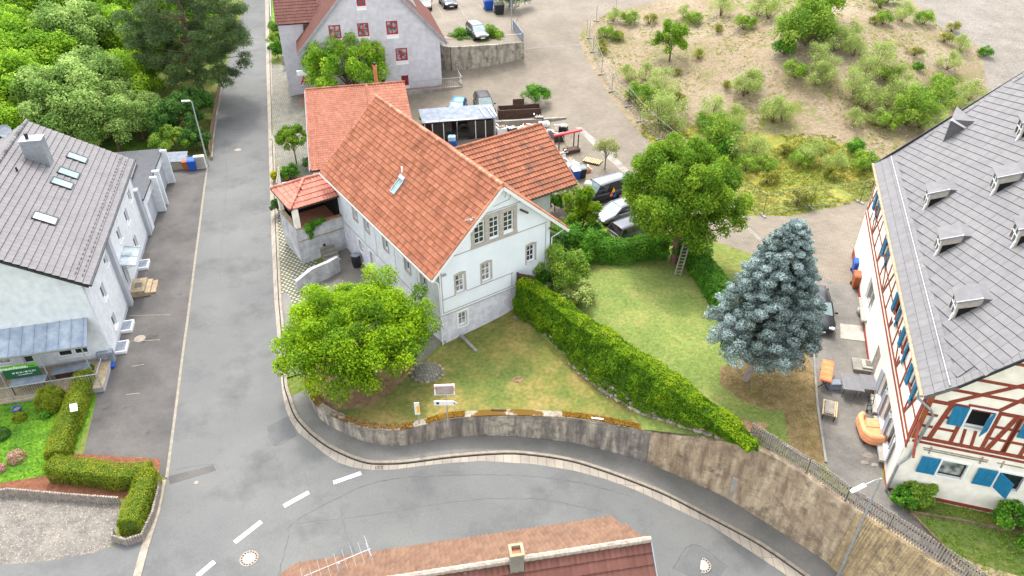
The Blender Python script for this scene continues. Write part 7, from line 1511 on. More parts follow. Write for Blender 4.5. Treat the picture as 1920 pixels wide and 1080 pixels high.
# ------------------------------------------------------------------ street lamps, signs, bins
def lamp(label, base, hgt, arm, az_, hl=.6):
    t = thing('street_lamp', label, 'street lamp', base, az_); MB().tube([(0, 0, -.2), (0, 0, hgt * .35), (0, 0, hgt)], [.085, .07, .045], 10).build('pole', M['steel'], t)
    MB().tube([(0, 0, hgt - .05), (arm * .45, 0, hgt + .12), (arm, 0, hgt + .15)], .035, 8).build('arm', M['steel'], t)
    hd_ = MB().obox((arm + hl / 2, 0, hgt + .17), hl, .2, .1, bev=.03).build('lamp_head', M['white_p'], t); MB().obox((arm + hl / 2, 0, hgt + .11), hl * .8, .15, .03).build('lamp_glass', M['glass_l'], hd_); return t
b = GL(391, 310); top = W(366, 190, 0); k = (W(366, 190, 0) - Vector((0, 0, H))); f_ = b.y / 1.0
def pole_h(b, u, v):
    bb = (v - 540) / F_; t = b.y / (cT - bb * sT); return H - t * (sT + bb * cT) - b.z
lamp('tall galvanised street lamp beside the blue bin at the upper left street', b, pole_h(b, 362, 192), .15, rad(185), .75)
b = GL(1577, 1082); hh = 7.6
def solve_lamp():
    # foot hidden below the frame: the pole passes (1585,1075) and bends at (1650,905)
    best = None
    for zt in np.arange(3, 8, .05):
        p = W(1652, 897, zt); q = W(1579, 1078, 0); bb = (1078 - 540) / F_; t = p.y / (cT - bb * sT); x = (1579 - 960) / F_ * t
        e = abs(x - p.x)
        if best is None or e < best[0]: best = (e, zt, p)
    return best
p = W(1652, 897, 4.0); q = rwb[-3]; lb = Vector((p.x, p.y, -2.5))
for zt in np.arange(2.0, 7.0, .05):
    p = W(1652, 897, zt); f2 = W(1577, 1085, zl(*W(1577, 1085, -2.5)[:2]))
    if p.y <= f2.y + .05: break
lb = Vector((p.x, p.y, -2.5)); az_ = math.atan2(*(lambda d: (d.y, d.x))(W(1605, 921, p.z) - p))
lamp('street lamp in front of the tan wall section at the lower right', lb, p.z + 2.5, 1.1, az_, .9)
def signpost(label, base, hgt):
    t = thing('sign_post', label, 'sign', base); MB().tube([(0, 0, -.2), (0, 0, hgt)], .035, 8).build('pole', M['steel'], t); return t
b = G(789, 818, zl, .1); b.z = -.2; t = signpost('narrow white and yellow sign on a pole at the wall', b + Vector((0, -.12, 0)), 2.9); MB().obox((-.02, -.05, 2.55), .30, .03, .95, rz=.1).build('panel', M['white_p'], t); MB().obox((.03, -.075, 2.5), .14, .02, .55, rz=.1).build('yellow_field', M['yellow'], t)
b = W(842, 800, 1.2); b = Vector((b.x - .1, b.y + .45, 1.0)); t = signpost('pole with white arrow shaped direction sign and framed traffic mirror above it', b, 3.0)
m = MB(); m.slab([(-.72, -.05, 1.52), (.38, -.05, 1.52), (.62, -.05, 1.69), (.38, -.05, 1.86), (-.72, -.05, 1.86)], .03); q = m.build('arrow_panel', M['white_p'], t); MB().lathe((0, 0, 0), [(.09, 0), (.09, .012)], 14).build('dot', M['text_b'], q).location = (-.5, -.055, 1.69); q.children[-1].rotation_euler = (rad(90), 0, 0)
m = MB(); m.slab([(.42, -.056, 1.61), (.52, -.056, 1.69), (.42, -.056, 1.77)], .01); m.build('arrow_tip', M['text_b'], q)
m = MB(); m.obox((-.05, -.1, 2.8), 1.15, .08, .62, rx=-.35, rz=.06); fr_ = m.build('mirror_frame', M['white_p'], t); MB().obox((-.05, -.16, 2.8), 1.0, .04, .5, rx=-.35, rz=.06).build('mirror_glass', M['conc'], fr_)
m = MB()
for k in range(6):
    for s_ in (-1, 1): m.obox((-.05 - .5 + k * .2, -.15 - s_ * .1, 2.8 + s_ * .285), .09, .015, .03, rx=-.35)
for s_ in (-1, 1):
    for k in range(3): m.obox((-.05 + s_ * .54, -.15 - (k - 1) * .06, 2.8 + (k - 1) * .2), .05, .02, .09, rx=-.35)
m.build('red_markings', M['red_p'], fr_)
m = MB(); pp_ = GL(545, 388); 
def wheelie(label, loc, rz, mt, w=.58, d=.72, h=1.05, lid=None):
    t = thing('wheelie_bin', label, 'bin', loc, rz); m = MB(); a, b_ = w / 2, d / 2
    m.add([(-a * .8, -b_ * .75, .06), (a * .8, -b_ * .75, .06), (a * .8, b_ * .8, .06), (-a * .8, b_ * .8, .06), (-a, -b_, h * .9), (a, -b_, h * .9), (a, b_, h * .92), (-a, b_, h * .92)], [(3, 2, 1, 0), (0, 1, 5, 4), (1, 2, 6, 5), (2, 3, 7, 6), (3, 0, 4, 7), (4, 5, 6, 7)]); m.build('bin_body', M[mt], t)
    m = MB(); m.add([(-a * 1.05, -b_ * 1.06, h * .9), (a * 1.05, -b_ * 1.06, h * .9), (a * 1.05, b_ * 1.05, h * .93), (-a * 1.05, b_ * 1.05, h * .93), (-a * .9, -b_ * .8, h * .97), (a * .9, -b_ * .8, h * .97), (a * .95, b_ * .9, h * 1.02), (-a * .95, b_ * .9, h * 1.02)], [(3, 2, 1, 0), (0, 1, 5, 4), (1, 2, 6, 5), (2, 3, 7, 6), (3, 0, 4, 7), (4, 5, 6, 7)]); m.build('lid', M[lid or mt], t)
    for s_ in (-1, 1): m = MB(); m.tube([(s_ * a * .75, b_ * .8, .11), (s_ * a * .95, b_ * .8, .11)], .11, 12); m.build('wheel', M['rubber'], t)
    m = MB(); m.tube([(-a * .8, b_ * 1.12, h * .95), (a * .8, b_ * 1.12, h * .95)], .022, 6); m.build('handle', M[mt], t); return t
wheelie('blue wheelie bin between the brown bin and the grey cabinet', GL(363, 318), .2, 'bin_blue', .75, .85, 1.15); wheelie('brown wheelie bin beside the grey bin store', GL(351, 317), .2, 'bin_brown', .6, .8, 1.0)
wheelie('black wheelie bin in front of the garage doors', GL(290, 388), FL_.a + 1.3, 'bin_black', .75, .85, 1.2); wheelie('large brown wheelie bin by the half timbered house wall', G(1605, 538), -.2, 'bin_brown', .75, .8, 1.15); wheelie('blue lidded recycling bin behind the large brown bin', G(1605, 512), -.2, 'bin_blue', .75, .7, 1.1, 'bin_blue')
wheelie('blue recycling bin under the eave of the rear wing', G(1079, 336), .3, 'bin_blue', .7, .75, 1.1, 'white_p'); wheelie('black bin with grey lid beside the van', G(1090, 333), .3, 'bin_black', .7, .75, 1.1, 'slabblue')
for (u, v, mt, lb) in ((916, 18, 'bin_blue', 'blue rubbish container at the edge of the upper parking lot'), (936, 26, 'bin_black', 'dark round rubbish container beside the blue container')):
    wheelie(lb, LOT(u, v), .2, mt, 1.2, 1.1, 1.35)
t = thing('grey_cabinet', 'light grey utility cabinet at the foot of the street lamp', 'cabinet', GL(378, 315), .2); MB().obox((0, 0, .65), 1.0, .4, 1.3, bev=.03).build('housing', M['white_p'], t); MB().obox((0, -.205, .65), .9, .02, 1.15).build('door', M['conc_light'], t)
t = thing('bin_store', 'low grey sheet covered bin store beside the garages', 'bin store', GL(322, 318), .12); MB().box(-1.5, 1.5, -.1, 1.1, 0, .9).build('base_wall', M['conc'], t); MB().add([(-1.55, -.2, .9), (1.55, -.2, .9), (1.55, 1.15, 1.3), (-1.55, 1.15, 1.3), (-1.55, -.2, .84), (1.55, -.2, .84), (1.55, 1.15, 1.24), (-1.55, 1.15, 1.24)], [(0, 1, 2, 3), (7, 6, 5, 4), (0, 4, 5, 1), (1, 5, 6, 2), (2, 6, 7, 3), (3, 7, 4, 0)]).build('lid', M['slabblue'], t)
# garden fence along the street by the pine
fp_ = [GL(u, v) for u, v in [(397, 300), (400, 262), (405, 225), (411, 190), (417, 160)]]; t = thing('board_fence', 'old wooden board fence along the street under the pine', 'fence', fp_[0]); m = MB(); o = fp_[0]; w_ = MB()
for i in range(4):
    a, b = fp_[i] - o, fp_[i + 1] - o; n = int((b - a).length / .2); w_.beam(a + Z3 * .12, b + Z3 * .12, .25, .35)
    for k in range(n): p = a.lerp(b, k / n); m.obox(p + Vector((0, 0, .75)), .16, .03, 1.0 + R_.uniform(-.05, .05), math.atan2((b - a).y, (b - a).x))
m.build('boards', M['wood'], t); w_.build('plinth', M['conc'], t)
# small lawn with wall at the top of the street, parasol roof near the low building
up_l = [G(u, v) for u, v in [(510, 34), (552, 30), (552, 52), (512, 56)]]; t = thing('lawn_terrace_wall', 'low stone wall below the small lawn at the upper street', 'garden wall', up_l[3]); a, b = up_l[3] - up_l[3], up_l[2] - up_l[3]; MB().beam(a + Z3 * .4, b + Z3 * .4, .3, 1.2).build('wall_face', M['sandb'], t)
struct(MB().prism([tuple(p[:2]) for p in [G(510, -40), G(556, -40), G(552, 50), G(512, 54)]], 0, up_l[3].z + .9).build('small_lawn', M['lawn3'])); railing('lawn_railing', 'light railing round the small lawn at the upper street', [up_l[3] + Z3 * .95, G(510, 10) + Z3 * .9, G(509, -20) + Z3 * .8], .9, .3)
struct(MB().prism([tuple(GL(u, v)[:2]) for u, v in [(505, 255), (512, 255), (512, 262), (505, 262)]], 0, .05).build('kerb_ramp', M['kerb2']))
t = thing('white_shade_roof', 'white flat canopy between the small tree and the tiled terrace canopy', 'canopy', FB.g(-2.6, -.4, 2.7), FB.a); MB().box(0, 2.4, 0, 1.6, 0, .08).build('sheet', M['white_p'], t)
for x in (.1, 2.3):
    for y in (.1, 1.5): MB().obox((x, y, -1.25), .08, .08, 2.5).build('post', M['wood_g'], t)
t = thing('lattice_fence', 'white lattice panel by the street behind the tiled canopy', 'fence', GL(520, 372) + Vector((.2, 0, 0)), rad(100)); m = MB()
for k in range(12): m.beam((k * .22, 0, .1), (k * .22 + .9, 0, 1.5), .02, .04); m.beam((k * .22 + .9, .02, .1), (k * .22, .02, 1.5), .02, .04)
m.build('lattice', M['white_p'], t); MB().box(-.05, 3.4, -.03, .05, 1.5, 1.58).build('top_rail', M['sandb'], t)
t = thing('wall_box', 'small dark letter box standing at the street beside the terrace block', 'letter box', GL(545, 436)); MB().obox((0, 0, .5), .4, .3, .45, bev=.03).build('box', M['text_b'], t); MB().obox((0, 0, .15), .08, .08, .3).build('stand', M['metal_d'], t)
t = thing('board_sign', 'white oval information board at the path fork by the grey house', 'sign', G(541, 128)); MB().obox((0, 0, 1.0), 1.4, .1, 1.2, .15, bev=.04).build('panel', M['conc_light'], t); MB().obox((.0, -.07, 1.15), .4, .03, .5, .15).build('notice', M['text_b'], t); 
for s_ in (-.5, .5): MB().obox((s_, 0, .25), .08, .08, .5).build('post', M['steel'], t)
# wooden log edging round the end hedge and along the yard
def palisade(label, px, h=.5, r=.07):
    pts = densify([GL(u, v)[:2] for u, v in px], .15, False); o = Vector((*pts[0], zl(*pts[0]))); t = thing('log_edging', label, 'edging', o); m = MB()
    for x, y in pts: p = Vector((x, y, zl(x, y))) - o; m.lathe(p, [(r, -.1), (r, h + R_.uniform(-.03, .03)), (r * .6, h + .03)], 7, R_.random())
    m.build('logs', M['wood_g'], t)
palisade('upright log edging between mulch bed and pebble yard', [(0, 932), (20, 928), (120, 937), (225, 945)], .55); palisade('curved upright log edging round the end hedge', [(300, 895), (301, 925), (290, 970), (270, 1012), (240, 1022), (216, 1015), (215, 1003)], .5)
t = thing('garden_sheet', 'small white paper sheet lying in the clipped hedge', 'paper', W(138, 764, 1.5), .5); MB().obox((0, 0, 0), .38, .5, .02, rx=.4, ry=.2).build('sheet', M['white_p'], t); MB().beam((0, 0, -.35), (0, 0, 0), .02, .02).build('stick', M['wood'], t)
t = thing('blue_pot', 'blue glazed pot on the bright front lawn', 'pot', GL(34, 772)); MB().lathe((0, 0, 0), [(.16, 0), (.24, .2), (.26, .3), (.22, .3), (.2, .22)], 16).build('vessel', M['bin_blue'], t); MB().lathe((0, 0, .2), [(.2, 0), (.2, .03)], 14).build('soil_fill', M['soil'], t)
# ladder in the cherry tree
a = W(1270, 517, 2.35); b = W(1288, 455, 5.2); d = (b - a); t = thing('ladder', 'grey wooden ladder leaning into the tree by the upper lawn', 'ladder', a); n_ = d.cross(Vector((0, 1, 0))).normalized(); n_ = Vector((1, 0, .0)); 
for s_ in (-.21, .21): MB().beam(n_ * s_, d * 1.04 + n_ * s_, .06, .09).build('rail', M['wood_g'], t)
m = MB()
for k in range(10): p = d * (.06 + k * .1); m.beam(p - n_ * .2, p + n_ * .2, .05, .05)
m.build('rungs', M['wood_g'], t)
# ------------------------------------------------------------------ courtyard furniture
t = thing('orange_table', 'long narrow table with orange patterned cloth in the courtyard', 'table', G(1545, 712), rad(66)); MB().obox((0, 0, .74), 1.9, .62, .05).build('tabletop', M['orange'], t); MB().obox((.0, 0, .70), 1.94, .66, .03).build('cloth_edge', M['orange'], t)
m = MB()
for k in range(4): m.obox((-.7 + k * .46, 0, .768), .03, .5, .006)
for c in (-.25, .25):
    for s_ in (-1, 1): m.beam((c, 0, .77), (c + .15, s_ * .18, .77), .03, .006); m.beam((c, 0, .77), (c - .15, s_ * .18, .77), .03, .006)
m.build('cloth_pattern', M['salmon'], t)
for x in (-.85, .85): MB().beam((x, -.3, 0), (x * .9, .25, .7), .04, .04).build('leg', M['metal_d'], t); MB().beam((x, .3, 0), (x * .9, -.25, .7), .04, .04).build('leg', M['metal_d'], t)
t = thing('slatted_bench', 'slatted wooden bench carrying a stained stone slab', 'bench', G(1553, 775), rad(68)); m = MB()
for k in range(8): m.obox((0, -.35 + k * .1, .42), 1.25, .07, .03)
m.build('seat_slats', M['wood_l'], t); MB().obox((-.08, .05, .52), 1.05, .5, .08, bev=.02).build('stone_slab', M['conc'], t)
for x in (-.55, .55):
    for y in (-.3, .3): MB().obox((x, y, .2), .05, .05, .4).build('leg', M['metal_d'], t)
def gtable(label, loc, rz, sx, sy):
    t = thing('garden_table', label, 'table', loc, rz); MB().obox((0, 0, .73), sx, sy, .035, bev=.01).build('tabletop', M['metal_d'] if 'f' == '' else M['greytop'], t)
    for x in (-sx * .3, sx * .3):
        for y in (-1, 1): MB().beam((x - .18, y * sy * .42, 0), (x + .05, y * sy * .1, .72), .03, .03).build('leg', M['black'], t)
    MB().box(-sx * .3, sx * .3, -.02, .02, .3, .33).build('stretcher', M['black'], t); return t
M['greytop'] = mat('table_top_grey', (.38, .38, .39), (.44, .44, .45), scale=3, rough=.45)
gtable('large grey garden table beside the slatted bench', G(1592, 735), -.2, 1.15, 1.3); gtable('second grey garden table pushed against the house wall', G(1622, 734), -.2, .8, 1.3)
t = thing('leaning_board', 'grey panel leaning on the wall behind the garden tables', 'panel', G(1640, 720)); MB().obox((0, 0, .6), .05, 1.4, 1.2, -.2, ry=.25).build('sheet', M['greytop'], t); MB().obox((-.02, 0, .62), .05, 1.2, .06, -.2, ry=.25).build('crossbar', M['black'], t)
t = thing('salmon_sofa', 'salmon orange curved sofa by the wall of the half timbered house', 'sofa', G(1630, 815), rad(-8)); sx, sy = 1.0, 1.6; m = MB(); path = [(-.3, .85), (-.5, .6), (-.52, 0), (-.5, -.5), (-.3, -.78), (0, -.86), (.45, -.8)]
ps_ = [tuple(p) for p in smooth([np.array(q) for q in path], 4)]
for z, r in ((.32, .17), (.5, .18), (.68, .17)): m.tube([(x, y, z) for x, y in ps_], r, 8)
m.build('backrest', M['salmon'], t, smooth=True); MB().obox((.08, .05, .3), .85, 1.45, .34, bev=.08).build('seat', M['salmon'], t, smooth=False); MB().obox((.1, .42, .49), .75, .68, .08, bev=.03).build('cushion', M['salmon'], t); MB().obox((.1, -.28, .49), .75, .66, .08, bev=.03).build('cushion', M['salmon'], t); MB().obox((0, 0, .08), 1.0, 1.5, .12).build('base', M['wood_d'], t)
t = thing('steel_grill', 'dark folding trolley between the table and the salmon sofa', 'trolley', G(1629, 772)); m = MB()
for s_ in (-.14, .14): m.beam((s_, 0, 0), (s_, .25, 1.0), .03, .03)
for z in (.1, .4, .7, .98): m.beam((-.14, .25 * z, z), (.14, .25 * z, z), .03, .03)
m.build('frame', M['metal_d'], t)
for s_ in (-.17, .17): MB().tube([(s_, -.05, .1), (s_ + .03, -.05, .1)], .1, 10).build('wheel', M['rubber'], t)
t = thing('cellar_hatch', 'stone step block with grate at the side door of the half timbered house', 'steps', G(1618, 690), rad(-14)); MB().obox((0, 0, .12), 1.3, 1.1, .3).build('step', M['conc'], t); MB().obox((.25, 0, .32), .8, .8, .12).build('step', M['conc_light'], t); MB().obox((.3, .05, .39), .45, .5, .03).build('grate', M['court'], t)
t = thing('grey_bench_box', 'low grey box between the orange table and the garden tables', 'box', G(1563, 728)); MB().obox((0, 0, .25), .7, .4, .45, bev=.02).build('box_body', M['slabblue'], t); MB().obox((0, 0, .49), .74, .44, .03).build('lid', M['slabblue'], t)
for k, (u, v, s_) in enumerate(((1628, 856, .35), (1622, 868, .22), (1640, 872, .2))): tag(MB().ball(G(u, v), s_, s_ * .8, s_ * .3, 7, .2 * k, .15).build('flat_stone', M['rock']), ['broad flat grey stone on the ground below the salmon sofa', 'small stone just below the broad flat stone', 'small stone at the wall foot below the sofa'][k], 'stone')
t = thing('plant_pots', 'white bag and grey block standing against the wall beyond the door mat', 'bag', G(1612, 590)); MB().obox((0, 0, .1), .4, .35, .2).build('block', M['conc'], t); MB().ball((0, 0, .42), .26, .22, .28, 10, .5, .1).build('bag', M['tarp'], t)
t = thing('terrace_slab', 'pale stone coping slab along the top of the picket fence', 'stone slab', W(1500, 850, 2.66)); a, b = W(1466, 832, 2.66) - t.location, W(1535, 878, 2.66) - t.location; MB().beam(a, b, .28, .12).build('slab', M['conc_light'], t)
gb = [G(u, v) for u, v in [(1705, 962), (1800, 978), (1905, 1000)]]; t = thing('garden_board', 'thin wooden edging board of the lower terrace lawn', 'edging', gb[0]); m = MB()
for i in range(2): m.beam(gb[i] - gb[0] + Z3 * .08, gb[i + 1] - gb[0] + Z3 * .08, .06, .2)
c_ = G(1830, 1092) - gb[0]; m.beam(Z3 * .08, c_ + Z3 * .08, .06, .2); m.build('board', M['wood'], t)
ed = [G(u, v) for u, v in [(1525, 660), (1532, 760), (1548, 868)]]; t = thing('concrete_edging', 'low concrete edging between mulch bed and courtyard', 'edging', ed[0]); m = MB()
for i in range(2): m.beam(ed[i] - ed[0] + Z3 * .03, ed[i + 1] - ed[0] + Z3 * .03, .12, .16)
m.build('edge_stone', M['conc'], t)
# lawn oddments: well mound, burnt spot
t = thing('stone_mound', 'round cobbled stone mound in the shade below the bright tree', 'stone mound', G(802, 700)); MB().lathe((0, 0, -.1), [(.95, 0), (.8, .35), (.4, .55), (.05, .6)], 18, .4).build('cobbles', M['cobble'], t)
m = MB()
for k in range(16): a = k * .4; m.ball((math.cos(a) * 1.0, math.sin(a) * .85, .05), .16, .14, .12, 6, R_.random(), .2)
m.build('rim_stones', M['rock'], t)
t = thing('ash_patch', 'small dark heap of clippings on the lower lawn', 'heap', G(972, 712)); MB().ball((0, 0, 0), .35, .28, .1, 10, .5, .2).build('clippings', M['soil'], t)
t = thing('wooden_screen', 'short dark board screen where the long hedge meets the white house', 'fence', FM.g(5.7, -.35, 3.0), FM.a - .9); MB().box(0, 1.2, -.04, .04, .2, 1.5).build('boards', M['wood_d'], t); MB().box(-.06, .06, -.06, .06, -2, 1.55).build('post', M['wood_d'], t)
for i, (u, v, w_, lb) in enumerate([(868, 777, .9, 'short dark plank lying on the wall coping'), (1120, 785, .7, 'pale narrow strip lying on the mossy coping')]):
    p = W(u + (67 if i == 0 else 0), v - (8 if i == 0 else 0), 1.27); t = tag(MB().obox(p, w_, .1, .07, -.03 if i == 0 else -.15).build('plank', M['wood_d' if i == 0 else 'white_p']), lb, 'plank')
# moss cushions on the coping
for (u0, v0, u1, v1, lb) in ((792, 790, 872, 777, 'left strip of orange brown moss on the wall coping'), (1048, 779, 1215, 808, 'right strip of orange brown moss on the wall coping'), (650, 795, 775, 800, 'moss and debris on the coping under the bright tree')):
    rs = np.random.RandomState(int(u0)); n = {792: 2200, 1048: 3000, 650: 900}[int(u0)]; cop = [np.array(p) for p in tpS[:57]]; a = np.array(W(u0, v0, 1.2)); b = np.array(W(u1, v1, 1.2)); seg = [p for p in cop if min(a[0], b[0]) - .1 < p[0] < max(a[0], b[0]) + .1]
    if len(seg) < 2: continue
    seg = np.array(seg); i = rs.randint(0, len(seg) - 1, n); f_ = rs.uniform(size=(n, 1)); P = seg[i] * (1 - f_) + seg[i + 1] * f_; P[:, 1] += rs.uniform(.0, .42, n); P[:, 2] += .07 + rs.uniform(0, .08, n)
    if 'M_moss' not in M: M['M_moss'] = leafmat('moss', (.40, .27, .08), (.56, .40, .10), (.66, .54, .16), .1)
    o_ = leaves('moss', 'M_moss', None, P, rs.normal(size=(n, 3)) * .5 + np.array([0, 0, 1]), .09, rs.uniform(size=n), seed=3); struct(o_, 'stuff'); o_['label'] = lb; o_['category'] = 'moss'
# ------------------------------------------------------------------ storage yard behind the white house
t = thing('storage_shed', 'open storage shed with grey flat roof and dark panels leaning on it', 'shed', G(862, 262), rad(10)); 
MB().add([(-3.6, 0, 2.05), (3.9, 0, 2.1), (3.7, 2.6, 2.5), (-3.8, 2.6, 2.45), (-3.6, 0, 1.97), (3.9, 0, 2.02), (3.7, 2.6, 2.42), (-3.8, 2.6, 2.37)], [(0, 1, 2, 3), (7, 6, 5, 4), (0, 4, 5, 1), (1, 5, 6, 2), (2, 6, 7, 3), (3, 7, 4, 0)]).build('flat_roof', M['slabblue'], t)
MB().box(-3.5, 3.7, 2.3, 2.45, 0, 2.35).build('back_wall', M['wood_d'], t); MB().box(3.6, 3.7, .1, 2.3, 0, 2.0).build('side_wall', M['white_p'], t)
for x in (-3.4, -.2, 3.5): MB().obox((x, .1, 1), .1, .1, 2).build('post', M['steel'], t)
for k, (x, w_) in enumerate(((-2.1, 1.1), (-1.1, .75), (1.25, .8), (2.15, 1.0), (3.1, .75))):
    p = thing('dark_panel', ['dark framed panel leftmost on the storage shed front', 'plain dark panel beside the leftmost framed panel', 'dark panel right of the black hose coil', 'framed dark panel in the right group on the shed', 'dark panel at the right end of the storage shed'][k], 'panel', t.location + Vector((x * math.cos(rad(10)), x * math.sin(rad(10)) - .1, .02)), rad(10), 'dark panels leaning on the shed'); MB().obox((0, 0, .95), w_, .05, 1.85, rx=-.06).build('panel_face', M['panel_dk'], p)
    if k in (0, 3):
        for s_ in (-1, 1): MB().obox((s_ * w_ / 2, -.03, .95), .07, .05, 1.9, rx=-.06).build('frame_bar', M['white_p'], p)
t2 = thing('hose_coil', 'big coil of black hose hanging in the storage shed', 'hose', t.location + Vector((.45, -.1, 1.1)), rad(10)); m = MB()
for k in range(5): r = .62 - .06 * k; m.tube([(r * math.cos(a), .04 * k - .1, r * math.sin(a)) for a in np.linspace(0, 2 * math.pi, 20)], .04, 6, cap=False)
m.build('coil', M['black'], t2)
for k, (x, w_, lb) in enumerate(((-2.6, 1.2, 'short white board on the front edge of the shed roof'), (-.6, 2.5, 'long white board on the front edge of the shed roof'), (1.3, 1.2, 'white board right of the long one on the shed roof'))):
    tag(MB().obox(t.location + Vector((x, x * .18 - .15, 2.2 + .0)), w_, .2, .06, rad(10)).build('roof_board', M['white_p']), lb, 'board')
for k, (x, y) in enumerate(((2.3, .9), (3.0, 1.1), (3.35, 1.2))): tag(MB().obox(t.location + Vector((x, y + .5, 2.38)), .09, 2.0, .05, rad(22), rx=.14).build('roof_batten', M['white_p']), ['left', 'middle', 'right'][k] + ' one of three thin white battens lying on the shed roof', 'batten')
t2 = thing('water_container', 'pale blue water container with blue tank below in the storage yard', 'container', G(848, 272)); MB().obox((0, 0, .75), .75, .6, .5, bev=.06).build('pale_tank', M['plastic_l'], t2); MB().obox((.1, 0, .25), .7, .55, .5, bev=.05).build('blue_tank', M['bin_blue'], t2)
t2 = thing('red_props', 'two red poles standing in front of the storage shed', 'poles', G(842, 258)); 
for s_ in (0, .22): MB().tube([(s_, 0, 0), (s_, .1, 1.8)], .05, 8).build('pole', M['red_p'], t2)
t2 = thing('yellow_canister', 'small yellow canister under the hose coil', 'canister', G(882, 254)); MB().lathe((0, 0, 0), [(.12, 0), (.13, .4), (.05, .52), (.05, .58)], 12).build('can', M['yellow'], t2); MB().lathe((0, 0, .58), [(.05, 0), (.05, .06)], 8).build('cap', M['black'], t2)
t2 = thing('garden_gnome_heap', 'heap of coloured tools beside the yellow canister', 'tools', G(894, 254)); MB().ball((0, 0, .18), .3, .2, .2, 8, .5, .2).build('sack', M['tarp'], t2); MB().beam((-.3, 0, 0), (.1, .1, .9), .04, .04).build('handle', M['wood_l'], t2); MB().ball((.15, 0, .5), .14, .1, .2, 8).build('bucket', M['bin_blue'], t2)
t2 = thing('raised_planter', 'dark brown board enclosure beside the round bush in the yard', 'planter', G(975, 222), rad(8)); MB().box(-2.2, 2.2, -.05, .05, 0, 1.0).build('front_board', M['wood_d'], t2); MB().box(-2.2, 2.2, .95, 1.05, 0, 1.1).build('back_board', M['wood_d'], t2); MB().box(-2.25, -2.15, .05, .95, 0, 1.0).build('end_board', M['wood_d'], t2); MB().box(2.15, 2.25, .05, .95, 0, 1.0).build('end_board', M['wood_d'], t2); MB().box(-.6, .6, 1.05, 1.15, 0, 1.7).build('tall_board', M['wood_d'], t2)
t2 = thing('yard_wall', 'low concrete edge wall in front of the brown enclosure', 'wall', G(990, 232), rad(8)); MB().box(-4.2, 4.0, -.15, .1, -.1, .5).build('wall_face', M['conc'], t2)
for k, (u, v, sx, sy, sz, mt, lb) in enumerate([(940, 250, 1.0, .8, .7, 'white_p', 'white box at the left of the junk behind the wing roof'), (960, 248, .8, .8, .5, 'black', 'dark crate with light lid among the junk'), (978, 246, .9, .8, .4, 'white_p', 'pale flat box next to the dark crate'), (997, 241, 1.4, .7, .35, 'terra', 'orange brick pallet stack behind the wing ridge'), (1020, 236, 1.1, .8, .35, 'tarp', 'light tarpaulin bundle right of the brick stack'),
    (1010, 228, 1.0, .5, .5, 'metal_d', 'dark metal box on the low edge wall'), (1035, 256, 1.2, .7, .6, 'slabblue', 'grey machine part under the scrap wood'), (1056, 246, .8, .9, .6, 'black', 'black machine block at the yard corner'), (1048, 264, 1.0, .7, .7, 'metal_d', 'dark green chest beside the red topped frame'), (1064, 306, 1.2, .8, .4, 'tarp', 'white plastic sheet bundle above the bins'), (1072, 316, 1.3, .8, .45, 'white_p', 'stack of light boards above the bins'), (1053, 300, .6, .6, .7, 'white_p', 'white sack beside the brown crate'), (1098, 322, .8, .6, .3, 'terra', 'terracotta pots beside the black bin')]):
    t2 = thing('junk_box', lb, 'clutter', G(u, v), R_.uniform(-.3, .5)); MB().obox((0, 0, sz / 2), sx, sy, sz, bev=.03).build('case', M[mt], t2); MB().obox((.05, 0, sz + .03), sx * .8, sy * .7, .06, .2).build('cover', M[['wood', 'tarp', 'conc_light'][k % 3]], t2)
    for j in range(3): m = MB(); m.obox((R_.uniform(-.5, .5), R_.uniform(-.4, .4), sz + .09 + .04 * j), R_.uniform(.3, .9), .09, .04, R_.uniform(0, 3)); m.build('loose_board', M[['wood_l', 'wood_g', 'white_p'][j]], t2)
t2 = thing('market_frame', 'wooden frame with pinkish red top rail and crate inside', 'frame', G(1064, 284), rad(20))
for x in (-1.1, .9):
    for y in (-.4, .6): MB().obox((x, y, .9), .09, .09, 1.8).build('post', M['wood_d'], t2)
MB().obox((.0, .1, 1.9), 2.9, .28, .16, ry=-.05).build('top_rail', M['red_p'], t2); MB().obox((.3, -.3, .2), 1.5, .8, .4).build('crate', M['wood_d'], t2); MB().beam((-.6, 0, 1.7), (-.1, 0, .5), .06, .06).build('brace', M['wood_l'], t2); MB().beam((.4, 0, 1.7), (-.05, 0, .5), .06, .06).build('brace', M['wood_l'], t2)
t2 = thing('wooden_pallet', 'pale slatted pallet lying beside the young tree', 'pallet', G(1111, 304), rad(-28)); m = MB()
for k in range(9): m.obox((-.75 + k * .19, 0, .17), .11, .95, .03)
m.build('deck_boards', M['wood_l'], t2)
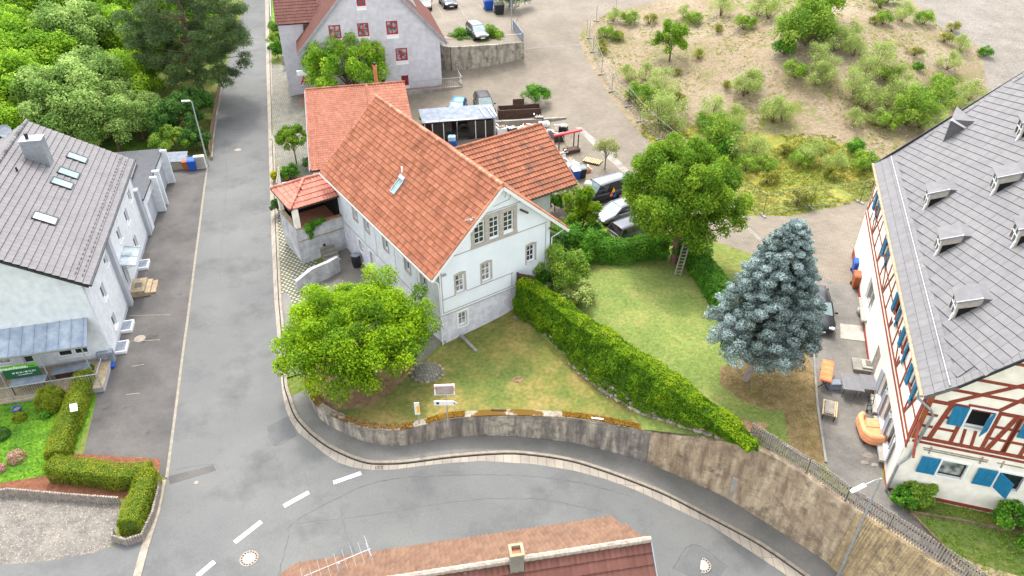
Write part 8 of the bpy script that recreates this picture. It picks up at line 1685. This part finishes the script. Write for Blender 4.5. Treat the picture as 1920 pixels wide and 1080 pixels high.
for y in (-.42, 0, .42): MB().obox((0, y, .08), 1.65, .1, .12).build('bearer', M['wood_d'], t2)
t2 = thing('globe_lamp', 'round cream globe lamp on a post behind the thuja', 'garden lamp', G(1100, 384)); MB().tube([(0, 0, 0), (0, 0, 1.8)], .035, 8).build('post', M['metal_d'], t2); MB().ball((0, 0, 2.0), .33, .33, .33, 16).build('globe', M['cream'], t2, smooth=True)
M['metal_f'] = mat('fence_tube', (.42, .43, .43), (.52, .53, .53), scale=4, rough=.5, metal=.3)
# ------------------------------------------------------------------ construction fence round the rubble field: mesh panels, each with feet
def cfence(label, px, group):
    pts = [G(u, v) for u, v in px]
    for i in range(len(pts) - 1):
        a, b = pts[i], pts[i + 1]; mid = (a + b) / 2; t = thing('fence_panel', label % ('first second third fourth fifth sixth seventh eighth ninth tenth'.split()[i]), 'fence panel', a, 0, group); d = b - a; m = MB()
        for p in (Vector((0, 0, 0)), d): m.tube([p + Z3 * .05, p + Z3 * 2.0], .024, 6)
        m.tube([Z3 * 2.0, d + Z3 * 2.0], .018, 6); m.tube([Z3 * .15, d + Z3 * .15], .022, 6); m.build('tube_frame', M['metal_f'], t); w_ = MB(); n = max(3, int(d.length / .3))
        for k in range(1, n): w_.beam(d * (k / n) + Z3 * .15, d * (k / n) + Z3 * 2.0, .006, .006)
        for z in (.6, 1.05, 1.5): w_.beam(Z3 * z, d + Z3 * z, .006, .006)
        w_.build('wire_mesh', M['steel'], t); MB().obox((0, 0, .06), .75, .24, .13, math.atan2(d.y, d.x) + 1.57, bev=.02).build('foot', M['conc'], t)
cfence('%s site fence panel counted down from the top along the yard', [(1105, 72), (1112, 98), (1128, 140), (1147, 172), (1178, 200), (1200, 228), (1235, 262), (1280, 300), (1330, 345)], 'site fence panels beside the yard road')
cfence('%s site fence panel from the left between the meadow and the paved yard', [(1355, 365), (1430, 405), (1520, 390), (1612, 380), (1648, 366)], 'site fence panels in front of the meadow')
cfence('%s site fence panel from the right at the far end of the rubble field', [(1155, 18), (1118, 40), (1100, 68)], 'site fence panels at the far corner')
